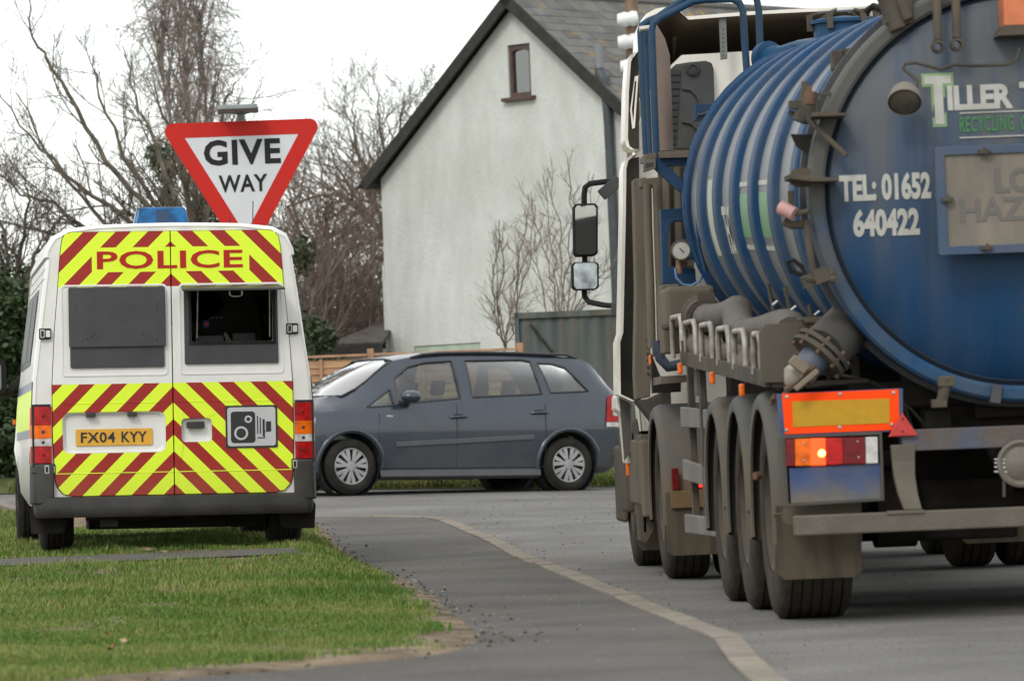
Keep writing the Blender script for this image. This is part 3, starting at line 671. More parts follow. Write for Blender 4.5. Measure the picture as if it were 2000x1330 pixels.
# evergreen hedges
def hedge(name, label, cat, blobs, d, sz=.05, group=None, mt='evergreen'):
    b0 = PX(blobs[0][0], 900, d); b0.z = .4; JJ = Matrix.Translation(-b0); e = empty(name, Matrix.Translation(b0), label, cat, group)
    f_ = MB(); s_ = MB()
    for (x, y, rx_, ry_, rz_, n) in blobs:
        c_ = JJ @ PX(x, y, d); leafcloud(f_, c_, (rx_, ry_, rz_), n, sz)
        for q in range(10): grow(s_, Vector((c_.x + rng.uniform(-.4, .4) * rx_, c_.y, max(c_.z - rz_ * .9, 0))), Vector((rng.uniform(-.4, .4), rng.uniform(-.3, .3), 1)), rz_ * 1.4, .02, 2, jit=.2, nch=4)
    f_.build('foliage', M[mt], e); tag(s_.build('stems', M['bark'], e), kind='stuff')
hedge('evergreen_hedge', 'tall dark evergreen hedge at the left edge, behind the van mirror', 'hedge', [(-10, 690, .9, .9, 1.15, 10000), (-80, 640, 1.0, .9, 1.3, 5000), (10, 850, 1.0, .9, .8, 9000), (-70, 850, 1.2, .9, 1.0, 5000), (45, 640, .5, .8, .7, 2500), (90, 840, .9, .9, .9, 5000)], 57.5)
hedge('evergreen_bush', 'small glossy green bush above the lap fence, right of the van', 'bush', [(612, 655, .30, .4, .28, 900), (590, 500, .2, .4, .3, 220)], 66, .05)
hedge('evergreen_hedge', 'dark hedge hidden mostly behind the police van', 'hedge', [(200, 820, 1.4, .9, 1.2, 6000), (350, 820, 1.4, .9, 1.2, 6000), (500, 820, 1.2, .9, 1.2, 5000), (200, 600, 1.2, .9, .8, 3000), (420, 560, 1.2, .9, .8, 3500)], 60)

# ------------------------------------------------------------------ grass
def blades(name, N, region, zf, hgt, mt, density=None, seed=3, wid=.0022):
    rs = np.random.RandomState(seed); x0, x1, y0, y1 = region
    X = rs.uniform(x0, x1, N); Y = y0 + (y1 - y0) * rs.rand(N) ** 1.15
    keep = []; Z = np.zeros(N)
    for i in range(N):
        dn = density(X[i], Y[i]) if density else 1
        if dn > rs.rand(): keep.append(i); Z[i] = zf(X[i], Y[i])
    X, Y, Z = X[keep], Y[keep], Z[keep]; n = len(X)
    h = hgt * rs.uniform(.45, 1.25, n) * (1 + .45 * np.sin(X * 3.1 + np.sin(Y * 1.9) * 2) * np.sin(Y * 1.3 + X) + .25 * np.sin(X * 9 + Y * 4)); a = rs.uniform(0, 2 * math.pi, n); l = h * rs.uniform(.1, .75, n); la = rs.uniform(0, 2 * math.pi, n)
    w = wid * (1 + (Y - 17) / 26) ; wx, wy = np.cos(a) * w, np.sin(a) * w
    V = np.zeros((n, 5, 3)); V[:, 0] = np.stack([X - wx, Y - wy, Z - .01], 1); V[:, 1] = np.stack([X + wx, Y + wy, Z - .01], 1)
    mx, my = X + np.cos(la) * l * .35, Y + np.sin(la) * l * .35
    V[:, 2] = np.stack([mx + wx * .8, my + wy * .8, Z + h * .62], 1); V[:, 3] = np.stack([mx - wx * .8, my - wy * .8, Z + h * .62], 1)
    V[:, 4] = np.stack([X + np.cos(la) * l, Y + np.sin(la) * l, Z + h], 1)
    me = bpy.data.meshes.new(name); me.vertices.add(n * 5); me.vertices.foreach_set('co', V.ravel())
    base_ = (np.arange(n) * 5)[:, None]; loops = np.concatenate([base_ + np.array([0, 1, 2, 3]), base_ + np.array([3, 2, 4])], 1).ravel()
    me.loops.add(n * 7); me.loops.foreach_set('vertex_index', loops.astype(np.int32)); me.polygons.add(n * 2)
    st = np.zeros(n * 2, np.int32); st[0::2] = np.arange(n) * 7; st[1::2] = np.arange(n) * 7 + 4; me.polygons.foreach_set('loop_start', st)
    me.update(calc_edges=True); me.materials.append(mt); o = bpy.data.objects.new(name, me); col.objects.link(o); return tag(o, kind='stuff')
def grassmat(name, a, b, c, sc=.7):
    m = mat(name, a, .55, spec=.2); n = m.node_tree.nodes; l = m.node_tree.links; p = n['Principled BSDF']
    t = n.new('ShaderNodeTexCoord'); t1 = n.new('ShaderNodeTexNoise'); t1.inputs['Scale'].default_value = sc; t1.inputs['Detail'].default_value = 5; l.new(t.outputs['Object'], t1.inputs[0])
    g = n.new('ShaderNodeNewGeometry'); ad_ = n.new('ShaderNodeMath'); ad_.operation = 'ADD'; ml = n.new('ShaderNodeMath'); ml.operation = 'MULTIPLY'; ml.inputs[1].default_value = .55
    l.new(g.outputs['Random Per Island'], ml.inputs[0]); l.new(t1.outputs[0], ad_.inputs[0]); l.new(ml.outputs[0], ad_.inputs[1])
    r_ = n.new('ShaderNodeValToRGB'); e_ = r_.color_ramp.elements; e_[0].position = .52; e_[0].color = (*a, 1); e_[1].position = 1.0; e_[1].color = (*c, 1); k = e_.new(.78); k.color = (*b, 1)
    l.new(ad_.outputs[0], r_.inputs[0]); l.new(r_.outputs[0], p.inputs['Base Color']); return m
M['grass'] = grassmat('verge_grass', (.055, .12, .018), (.11, .20, .03), (.25, .25, .08))
M['grass2'] = grassmat('rough_grass', (.06, .11, .02), (.12, .18, .035), (.26, .23, .10))
def dens(X, Y):
    s = sdv(X, Y); nn = noise.noise(Vector((X * 1.7, Y * .8, 0))) + .5 * noise.noise(Vector((X * 5, Y * 2.5, 4)))
    t = float(np.interp(Y, [15, 17.5, 19, 20.5, 24, 28, 29], [.5, .42, .24, .12, .09, .06, .02]))
    e = (s - t - t * 1.1 * nn) / (.10 + .9 * t)
    if 30.72 < Y < 31.53 and s > .55: return 0
    if 30.3 < Y < 32.0 and s > .5: e = min(e, .55 + .6 * nn)
    return max(0, min(1, e)) * (1 if nn > -.42 else .35)
near = blades('grass', 420000, (-6.2, .3, 15.8, 24), zleft, .030, M['grass'], dens, 3)
blades('grass', 230000, (-6.5, -.2, 24, 40), zleft, .038, M['grass'], dens, 5)
blades('grass', 120000, (-32, -6, 14, 58), zleft, .09, M['grass2'], lambda x, y: 1 if sdv(x, y) > .1 and not (30.7 < y < 31.55 and x > -14.2) else 0, 16, wid=.007)
blades('grass', 60000, (-8.5, -4.5, 40, 58), zleft, .07, M['grass2'], lambda x, y: 1 if sdv(x, y) > .1 else 0, 6, wid=.003)
blades('grass', 80000, (-6, 3.5, 54.3, 57.3), zfar, .085, M['grass2'], lambda x, y: 1, 8, wid=.003)

# ------------------------------------------------------------------ police van (x right, y forward, z up; rear face at y = 0)
vo = W(343, 1075, 31.9)
VM = Matrix.Translation((vo.x, vo.y, .250)) @ Matrix.Rotation(R(7.7), 4, 'Z') @ Matrix.Rotation(R(1.2), 4, 'Y'); VF = Frame(VM)
van = empty('police_van', VM, 'white police van with red and yellow chevrons on its rear doors, parked on the grass', 'van')
half = [(.60, .30), (.90, .30), (.955, .40), (.972, .62), (.978, .95), (.965, 1.2), (.925, 1.5), (.885, 1.8), (.852, 2.03), (.868, 2.045), (.862, 2.085), (.815, 2.165), (.72, 2.215), (.5, 2.24), (.25, 2.247), (0, 2.25)]
def interp(tb, y):
    return float(np.interp(y, [t[0] for t in tb], [t[1] for t in tb]))
Vtop = [(0, 2.25), (.03, 2.275), (3.2, 2.29), (3.45, 2.24), (3.9, 1.85), (4.35, 1.38), (4.5, 1.27), (4.95, 1.12), (5.12, .95), (5.2, .5)]
Vw = [(0, .975), (.04, 1.0), (3.8, 1.0), (4.3, .99), (4.8, .95), (5.05, .86), (5.2, .6)]
def vsec(y):
    zt = interp(Vtop, y); wsc = interp(Vw, y); out = []
    for (x, z) in half:
        z2 = z
        if zt < 2.2:
            z2 = z if z < .95 else .95 + (z - .95) * (max(zt, .96) - .95) / 1.3
            if z > .95 and zt < 2.2: x = x + (.975 - x) * (1 - (max(zt, .96) - .95) / 1.3) * (1 if z < 2.1 else .0) * .6
        elif zt > 2.25 and z > 2.15: z2 = z + (zt - 2.25)
        xx = x * wsc
        for wy in (.62, 3.92):       # wheel arches
            dy = abs(y - wy)
            if dy < .41 and x > .55:
                za = .33 + math.sqrt(max(.40 ** 2 - dy ** 2, 0)) ; 
                if z2 < za: z2 = za
            if dy < .47 and z < .95 and z > .35 and wy > 3: xx += .03 * math.cos(dy / .47 * math.pi / 2)
        out.append((xx, z2))
    return out
ys = [0, .008, .03, .10] + [.62 + .41 * math.cos(R(a)) * -1 for a in range(0, 181, 15)] + [1.2, 1.8, 2.4, 3.0, 3.3, 3.45] + [3.92 - .41 * math.cos(R(a)) for a in range(0, 181, 15)] + [4.42, 4.6, 4.8, 4.95, 5.05, 5.12, 5.2]
ys = sorted(set(round(y, 4) for y in ys))
mb = MB(); vs = []; n = len(half) * 2 - 1
for y in ys:
    s = vsec(y); s = [(-x, z) for x, z in s] + [(x, z) for x, z in reversed(s[:-1])]; vs += [(x, y, z) for x, z in s]
fs = [(i * n + k, i * n + k + 1, (i + 1) * n + k + 1, (i + 1) * n + k) for i in range(len(ys) - 1) for k in range(n - 1)]
fs += [(i * n, (i + 1) * n, (i + 1) * n + n - 1, i * n + n - 1) for i in range(len(ys) - 1)]
fs += [tuple(range((len(ys) - 1) * n, len(ys) * n))]
mb.add(vs, fs)
body = mb.build('body', M['white'], van, smooth=38)
# rear frame around the doors
s0 = vsec(0); outl = [(-x, z) for x, z in s0[1:]] + [(x, z) for x, z in reversed(s0[1:-1])]
outl = [(x, max(z, .34)) for x, z in outl]
dleft = [(-.826, .50), (-.81, .45), (-.77, .405), (-.70, .388), (.70, .388), (.77, .405), (.81, .45), (.826, .50), (.838, .80), (.836, 1.16), (.812, 1.55), (.785, 1.84), (.768, 2.10), (.755, 2.17), (.73, 2.205), (.68, 2.217), (-.68, 2.217), (-.73, 2.205), (-.75, 2.17), (-.762, 2.10), (-.785, 1.84), (-.812, 1.55), (-.836, 1.16), (-.838, .80)]
def lean(z): return 0.0 if z < 1.15 else .045 * ((z - 1.15) / 1.1) ** 1.5
vq = lambda off: (lambda a, b, h: Vector((a, off - h + lean(b) * 0, b)))
mb = MB(); mb.plate([outl, [(x * 1.0, z) for x, z in dleft]], lambda a, b, h: Vector((a, .006 + h, b)), .02); mb.build('rear_frame', M['white'], van)
# dark reveal behind the door gaps
MB().plate([[(x * 1.012, .388 + (z - .388) * 1.004 - .004) for x, z in dleft], [(x * .93, 1.3 + (z - 1.3) * .93) for x, z in dleft]], lambda a, b, h: Vector((a, .028 + h, b)), .01).build('door_seal', M['seam'], van)
def halfdoor(sgn):
    pts = [(x * .994, .392 + (z - .388) * .9955) for x, z in dleft]
    out = [p for p in pts if p[0] * sgn > 0]
    if sgn > 0: out = [(.0035, out[0][1])] + out + [(.0035, out[-1][1])]
    else:
        L_ = [p for p in pts if p[0] < 0]; i = L_.index(min(L_, key=lambda p: p[1])); 
        a = [p for p in pts[:4]]; b = [p for p in pts[16:]]
        out = b + a; out = [(-.0035, out[0][1])] + out + [(-.0035, out[-1][1])]
    return out
dl, dr_ = halfdoor(-1), halfdoor(1)
prec = rrect(-.765, -.055, .687, .968, .05); hrec = rrect(.055, .265, .752, .915, .03); wopen = rrect(.135, .70, 1.445, 1.80, .012, 2)
mb = MB(); mb.plate([dl, prec], lambda a, b, h: Vector((a, -.012 + h, b)), .03); doorL = mb.build('rear_door', M['chev'], van, bevel=.004)
mb = MB(); mb.plate([dr_, hrec, wopen], lambda a, b, h: Vector((a, -.012 + h, b)), .03); doorR = mb.build('rear_door', M['chev'], van, bevel=.004)
# pressed outline round each window
for (x0, x1, dd_) in ((-.765, -.03, doorL), (.05, .775, doorR)):
    o_ = rrect(x0, x1, 1.215, 1.85, .03, 3); i_ = rrect(x0 + .014, x1 - .014, 1.229, 1.836, .022, 3)
    MB().plate([o_, i_], lambda a, b, h: Vector((a, -.0165 + h, b)), .006).build('pressed_rib', M['white'], dd_, bevel=.002)
# body crease lines across the lower doors
for zc in (.548, 1.03):
    for (x0, x1, dd_) in ((-.82, -.006, doorL), (.006, .82, doorR)):
        if zc > 1: x0 += .06 if x0 < -.1 else 0; x1 -= .06 if x1 > .1 else 0
        MB().tube([(x0, -.0115, zc), (x1, -.0115, zc)], .0035, 6).build('crease', M['hivis'] if zc < 1 else M['chev'], dd_)
# recesses: open trays set into the doors
def tray(lp, depth, m, parent, name):
    cx = sum(p[0] for p in lp) / len(lp); cz = sum(p[1] for p in lp) / len(lp)
    inn = [(cx + (p[0] - cx) * .93, cz + (p[1] - cz) * .86) for p in lp]; n_ = len(lp)
    v = [(p[0], -.0125, p[1]) for p in lp] + [(p[0], -.0125 + depth, p[1]) for p in inn]
    f = [(i, (i + 1) % n_, n_ + (i + 1) % n_, n_ + i) for i in range(n_)] + [tuple(range(n_, 2 * n_))]
    b = MB().add(v, f); b.add([(x, y + .004, z) for x, y, z in v], [tuple(reversed(q)) for q in f]); return b.build(name, m, parent, smooth=30)
tray([(a, b) for a, b in prec], .035, M['white'], doorL, 'plate_recess'); tray(hrec, .04, M['white'], doorR, 'handle_recess')
# number plate
npx = (-.675, -.145, .738, .853)
np_ = MB().plate([rrect(npx[0], npx[1], npx[2], npx[3], .008, 2)], lambda a, b, h: Vector((a, .012 + h, b)), .006).build('number_plate', M['plate'], van, bevel=.002)
P3 = lambda x0, y0, z0, sx=1: (lambda a, b, h: Vector((x0 + a, y0 - h, z0 + b)))
text('lettering', 'FX04', .236, .073, P3(npx[0] + .035, .012, npx[2] + .021), M['ink'], np_, .018, 1.1)
text('lettering', 'KYY', .175, .073, P3(npx[0] + .315, .012, npx[2] + .021), M['ink'], np_, .018, 1.1)
for bx_ in (.138, .395): MB().lathe((npx[0] + bx_, .012, npx[2] + .052), (0, -1, 0), [(0, .0), (0, .006), (.004, .005), (.005, 0)], 8).build('fixing_screw', M['ink'], np_)
for x in (-.57, -.285): MB().plate([rrect(x - .033, x + .033, .935, .965, .006, 2)], lambda a, b, h: Vector((a, -.028 + h, b)), .04).build('plate_lamp', M['plastic'], doorL, bevel=.004)
MB().plate([rrect(.09, .215, .845, .892, .012, 3)], lambda a, b, h: Vector((a, -.022 + h, b)), .03).build('door_handle', M['plastic'], doorR, bevel=.006)
# POLICE lettering
text('lettering', 'POLICE', 1.01, .125, P3(-.51, -.012, 1.955), M['police_red'], van, .02, 1.04)
# covered left window, with a hinged flap
wcov = MB().plate([rrect(-.705, -.055, 1.275, 1.828, .01, 2)], lambda a, b, h: Vector((a, -.03 + h, b)), .02).build('window_cover', M['panel'], van, bevel=.003)
MB().plate([rrect(-.712, -.045, 1.418, 1.83, .008, 2)], lambda a, b, h: Vector((a, -.048 + h, b)), .017).build('flap', M['panel'], wcov, bevel=.003)
MB().tube([(-.71, -.04, 1.80), (-.05, -.04, 1.80)], .006, 6).build('hinge', M['panel'], wcov)
mb = MB()
for (x, z) in [(-.66, 1.71), (-.66, 1.685), (-.10, 1.71), (-.10, 1.685), (-.62, 1.46), (-.59, 1.475), (-.56, 1.49), (-.53, 1.505), (-.20, 1.505), (-.17, 1.49), (-.14, 1.475), (-.11, 1.46)]:
    mb.lathe((x, -.048, z), (0, -1, 0), [(0, .006), (.003, .004), (.004, 0)], 6)
mb.build('rivets', M['ink'], wcov)
# right window: frame, open hatch and the visor that is propped up
wr = MB().plate([rrect(.085, .735, 1.29, 1.822, .008, 2), rrect(.135, .70, 1.445, 1.80, .008, 2)], lambda a, b, h: Vector((a, -.03 + h, b)), .02).build('window_cover', M['panel'], van, bevel=.003)
MB().bb(.115, .72, -.042, -.028, 1.425, 1.445).bb(.118, .136, -.042, -.028, 1.445, 1.80).bb(.70, .718, -.042, -.028, 1.445, 1.80).build('opening_frame', M['black'], wr, bevel=.002)
mb = MB(); mb.add([(.068, -.03, 1.832), (.752, -.03, 1.832), (.762, -.36, 1.80), (.055, -.36, 1.80), (.068, -.03, 1.818), (.752, -.03, 1.818), (.762, -.36, 1.784), (.055, -.36, 1.784)], [(0, 1, 2, 3), (7, 6, 5, 4), (0, 4, 5, 1), (1, 5, 6, 2), (2, 6, 7, 3), (3, 7, 4, 0)])
mb.build('raised_flap', M['panel'], wr, bevel=.003)
MB().tube([(.17, -.05, 1.47), (.175, -.16, 1.79)], .004, 6).build('flap_stay', M['chrome'], wr); MB().tube([(.675, -.05, 1.47), (.67, -.16, 1.79)], .004, 6).build('flap_stay', M['chrome'], wr)
MB().tube([(.385, -.30, 1.782), (.385, -.30, 1.755), (.405, -.30, 1.745), (.45, -.30, 1.745), (.47, -.30, 1.755), (.47, -.30, 1.782)], .005, 6).build('grab_handle', M['chrome'], wr)
# things inside the hatch
MB().lathe((.26, .35, 1.575), (.1, -1, .1), [(-.02, .0), (-.02, .026), (.0, .028), (.01, .02), (.012, 0)], 14).build('lens_knob', mat('blue_knob', (.05, .15, .42), .3), van, smooth=60)
MB().lathe((.262, .325, 1.575), (.1, -1, .1), [(.0, .0), (.002, .016), (.006, .014), (.008, 0)], 14).build('lens_knob', mat('red_knob', (.62, .06, .04), .3), van, smooth=60)
MB().tube([(.40, .5, 1.52), (.43, .5, 1.46), (.45, .5, 1.40)], [.010, .02, .022], 6).build('strap', M['chrome'], van)
MB().box((.30, .7, 1.40), (.22, .3, .22)).box((.56, .9, 1.38), (.18, .2, .3)).tube([(.3, .6, 1.3), (.3, .6, .5)], .03, 8).build('camera_gear', mat('dark_camera_case', (.02, .02, .02), .4), van, bevel=.02)
for k in range(3): MB().box((.315 + k * .035, .5, 1.625), (.009, .01, .005)).build('switch_light', M['clear_lens'], van)
# hinges and lamps
for (x, z, q) in ((-.875, 1.515, -1), (.835, 1.525, 1), (-.86, .58, -1), (.855, .585, 1)):
    hg = MB().plate([rrect(x - .042, x + .042, z - .038, z + .038, .008, 2)], lambda a, b, h: Vector((a, -.016 + h, b)), .010).build('hinge', M['seam'], van)
    MB().plate([rrect(x - .034, x - .002, z - .029, z + .029, .006, 2)], lambda a, b, h: Vector((a, -.034 + h, b)), .022).build('hinge_knuckle', M['chrome'], hg, bevel=.003)
    MB().plate([rrect(x + .004, x + .035, z - .023, z + .023, .005, 2)], lambda a, b, h: Vector((a, -.022 + h, b)), .02).build('hinge_leaf', M['white'], hg, bevel=.003)
    MB().plate([rrect(x - .027, x - .010, z - .02, z + .02, .004, 2)], lambda a, b, h: Vector((a, -.0355 + h, b)), .005).build('hinge_slot', M['seam'], hg)
for q in (-1, 1):
    lamp = empty('x', Matrix(), None, None); lamp.name = 'tail_lamp'; lamp.parent = van
    zz = [(.625, .740, 'red_lens'), (.742, .792, 'clear_lens'), (.794, .885, 'amber_lens'), (.887, 1.012, 'red_lens')]
    for (a, b, m_) in zz:
        mb = MB(); xo = .972; pts = [(.842 * q, a), (.842 * q, b)]
        bot, topz = a, b; iN = .843
        prof = [(iN, -.020), (.93, -.020), (.955, -.012), (.984, .02), (.988, .10)]
        def sc(z): return 1 - max(0, z - .95) * .05
        v = []
        for z in (a, b):
            for (x, y) in prof: v.append((x * q * sc(z), y, z))
        n_ = len(prof); v += [(iN * q, .05, a), (iN * q, .05, b)]
        f = [(i, i + 1, n_ + i + 1, n_ + i) for i in range(n_ - 1)] + [tuple(range(n_)) + (2 * n_,), tuple(range(2 * n_ - 1, n_ - 1, -1)) + (2 * n_ + 1,), (0, n_, 2 * n_ + 1, 2 * n_)]
        MB().add(v, f).build('lens', M[m_], lamp, smooth=50)
        MB().lathe((.90 * q, -.021, (a + b) / 2), (0, -1, 0), [(0, .012), (.002, .010), (.003, 0)], 10).build('bulb_boss', M['dred_lens'] if 'red' in m_ else M['plastic'], lamp)
    MB().bb(.846 * q, .975 * q, -.006, .10, .60, 1.03).build('lamp_housing', M['seam'], lamp)
# bumper: wraps the corners, drops below the doors
prof = [(-.012, .388), (-.030, .378), (-.038, .32), (-.034, .268), (-.012, .245), (.06, .25)]
path = [(-.955, .40), (-.955, .20), (-.95, .05), (-.935, .005), (-.90, -.012), (-.78, -.018), (0, -.02), (.78, -.018), (.90, -.012), (.935, .005), (.95, .05), (.955, .20), (.955, .40)]
mb = MB(); v = []; NP = len(prof)
for i, (x, y) in enumerate(path):
    c = Vector((0, .5)); dn = (Vector((x, y)) - Vector((0, .9))).normalized()
    if abs(x) > .945: dn = Vector((1 if x > 0 else -1, 0))
    elif abs(x) < .85: dn = Vector((0, -1))
    for (o, z) in prof:
        k = -o
        v.append((x + dn.x * (k - .02), y + dn.y * k, z))
    v.append((x - dn.x * .03, y + max(0, -dn.y) * .08, .39))
n_ = NP + 1
f = [(i * n_ + k, (i + 1) * n_ + k, (i + 1) * n_ + k + 1, i * n_ + k + 1) for i in range(len(path) - 1) for k in range(n_ - 1)] + [(i * n_ + n_ - 1, (i + 1) * n_ + n_ - 1, (i + 1) * n_, i * n_) for i in range(len(path) - 1)]
f += [tuple(range(n_)), tuple(reversed(range((len(path) - 1) * n_, len(path) * n_)))]
bump_ = mb.add(v, f).build('bumper', M['plastic'], van, smooth=50)
for q in (-1, 1):   # raised bumper corners beneath the lamps
    c_ = [(.832, -.03), (.93, -.03), (.968, -.01), (.988, .04), (.992, .30), (.965, .30), (.832, .02)]
    mb = MB(); lo = [(x * q, y - .008, .34) for x, y in c_]; hi = [(x * q * .995, y, .618) for x, y in c_]
    m_ = len(c_); mb.add(lo + hi, [(i, (i + 1) % m_, m_ + (i + 1) % m_, m_ + i) for i in range(m_)] + [tuple(range(m_)), tuple(range(m_, 2 * m_))]); mb.build('bumper_corner', M['plastic'], bump_, smooth=40, bevel=.012)
    for z_ in (.555,): MB().bb(.85 * q, .985 * q, -.018, .0, z_, z_ + .006).build('bumper_crease', M['seam'], bump_)
# speed camera sign on the right door
cs = MB().plate([rrect(.36, .72, .704, .998, .006, 1)], lambda a, b, h: Vector((a, -.019 + h, b)), .008).build('camera_sign', M['ink'], van)
lay = lambda y: (lambda a, b, h: Vector((a, y + h, b)))
MB().plate([rrect(.373, .707, .717, .985, .02, 4)], lay(-.0205), .002).build('sign_ground', M['silverprint'], cs)
MB().plate([rrect(.396, .566, .738, .956, .022, 4)], lay(-.022), .002).build('camera_symbol', M['ink'], cs)
mb = MB(); mb.plate([circ(.467, .806, .048, 24), circ(.467, .806, .034, 24)], lay(-.0235), .002); mb.plate([circ(.518, .902, .026, 20), circ(.518, .902, .014, 16)], lay(-.0235), .002); mb.build('camera_symbol', M['silverprint'], cs)
mb = MB()
for k in range(3): mb.plate([rrect(.578 + k * .019, .586 + k * .019, .80 - (.018 if k == 2 else 0), .925 - k * .012, .001, 1)], lay(-.022), .002)
mb.plate([[(.58, .776), (.624, .776), (.624, .90), (.632, .90), (.632, .82), (.64, .812), (.64, .885), (.676, .885), (.676, .815), (.632, .815), (.632, .768), (.58, .768)]], lay(-.0222), .002)
mb.build('camera_symbol', M['ink'], cs)
# blue beacon, aerials
bk = MB(); zb_, zt_ = 2.262, 2.425
bk.add([(-.22, .75, zb_), (.195, .75, zb_), (.195, 1.0, zb_), (-.22, 1.0, zb_), (-.182, .79, zt_), (.157, .79, zt_), (.157, .96, zt_), (-.182, .96, zt_)], [(3, 2, 1, 0), (4, 5, 6, 7), (0, 1, 5, 4), (1, 2, 6, 5), (2, 3, 7, 6), (3, 0, 4, 7)])
be = bk.build('beacon', M['blue_lens'], van, bevel=.018, seg=3)
MB().plate([rrect(-.05, .04, 2.285, 2.405, .01, 2)], lambda a, b, h: Vector((a, .752 + (b - 2.26) * .25 - h, b)), .006).build('rotator_shade', mat('beacon_dark_blue', (.006, .035, .09), .3), be)
MB().bb(-.215, .19, .74, 1.01, 2.236, 2.266).build('beacon_base', M['plastic'], be, bevel=.008)
MB().bb(-.21, .185, .745, 1.005, 2.27, 2.277).build('lens_ridge', mat('pale_blue_rim', (.16, .34, .52), .3), be)
MB().tube([(.50, 1.2, 2.24), (.50, 1.2, 2.36)], .005, 6).tube([(.69, 1.5, 2.2), (.697, 1.5, 2.50)], .004, 6).build('aerial', M['ink'], van)
# mudflaps, wheels, underside
for q in (-1, 1):
    MB().plate([[(.735 * q, .20), (.76 * q, .145), (.80 * q, .135), (.985 * q, .135), (.995 * q, .3), (.93 * q, .42), (.735 * q, .42)]], lambda a, b, h: Vector((a, .18 + h, b)), .012).build('mudflap', M['black'], van, bevel=.004)
def wheel(parent, c, r, w, tread=True, rimr=None, rimm=None, side=-1, name='wheel', hub=True, tm='tyre', n=36):
    """axle along x; side is the outward direction"""
    wh = bpy.data.objects.new(name, None); col.objects.link(wh); wh.parent = parent; wh.location = c
    rimr = rimr or r * .6; prof = [(-w / 2 + .01, rimr), (-w / 2, rimr + .02), (-w / 2 + .0, (r + rimr) / 2), (-w / 2 + .012, r - .035), (-w / 2 + .035, r - .008)]
    if tread:
        ng = 4 if w < .3 else 6
        for k in range(ng):
            a = -w / 2 + .035 + (w - .07) * (k + .6) / (ng + .2); prof += [(a - .006, r), (a - .004, r - .009), (a + .004, r - .009), (a + .006, r)]
    prof += [(w / 2 - .035, r - .008), (w / 2 - .012, r - .035), (w / 2, (r + rimr) / 2), (w / 2, rimr + .02), (w / 2 - .01, rimr)]
    MB().lathe((0, 0, 0), (1, 0, 0), prof, n).build('tyre', M[tm], wh, smooth=40)
    if hub:
        q = side; MB().lathe((0, 0, 0), (q, 0, 0), [(w / 2 - .015, rimr + .005), (w / 2 - .01, rimr - .015), (w / 2 - .06, rimr - .03), (w / 2 - .08, rimr * .6), (w / 2 - .03, rimr * .42), (w / 2 - .02, rimr * .2), (w / 2 - .02, 0)], 24).build('rim', rimm or M['chrome'], wh, smooth=40)
    return wh
for (x, y) in ((-.80, .62), (.80, .62), (-.87, 3.92), (.87, 3.92)):
    wheel(van, (x, y, .33), .335, .235, side=-1 if x < 0 else 1)
MB().tube([(-.75, .62, .33), (.75, .62, .33)], .04, 8).lathe((0.05, .62, .33), (1, 0, 0), [(-.12, .04), (-.08, .12), (.08, .12), (.12, .04)], 14).tube([(-.2, .25, .26), (.62, .25, .28)], .035, 8).box((0, 2.2, .38), (1.2, 3.4, .1)).box((.06, .95, .26), (1.25, .5, .22)).box((-.35, .35, .27), (.5, .18, .10)).box((.2, .2, .30), (.9, .06, .06)).tube([(-.55, -.0, .27), (-.55, .9, .30)], .03, 8).box((-.45, .15, .2), (.12, .1, .05)).build('underbody', M['under'], van)
MB().tube([(.05, .2, .245), (.45, .5, .16), (.6, .55, .17)], .014, 6).build('exhaust_pipe', M['under'], van)
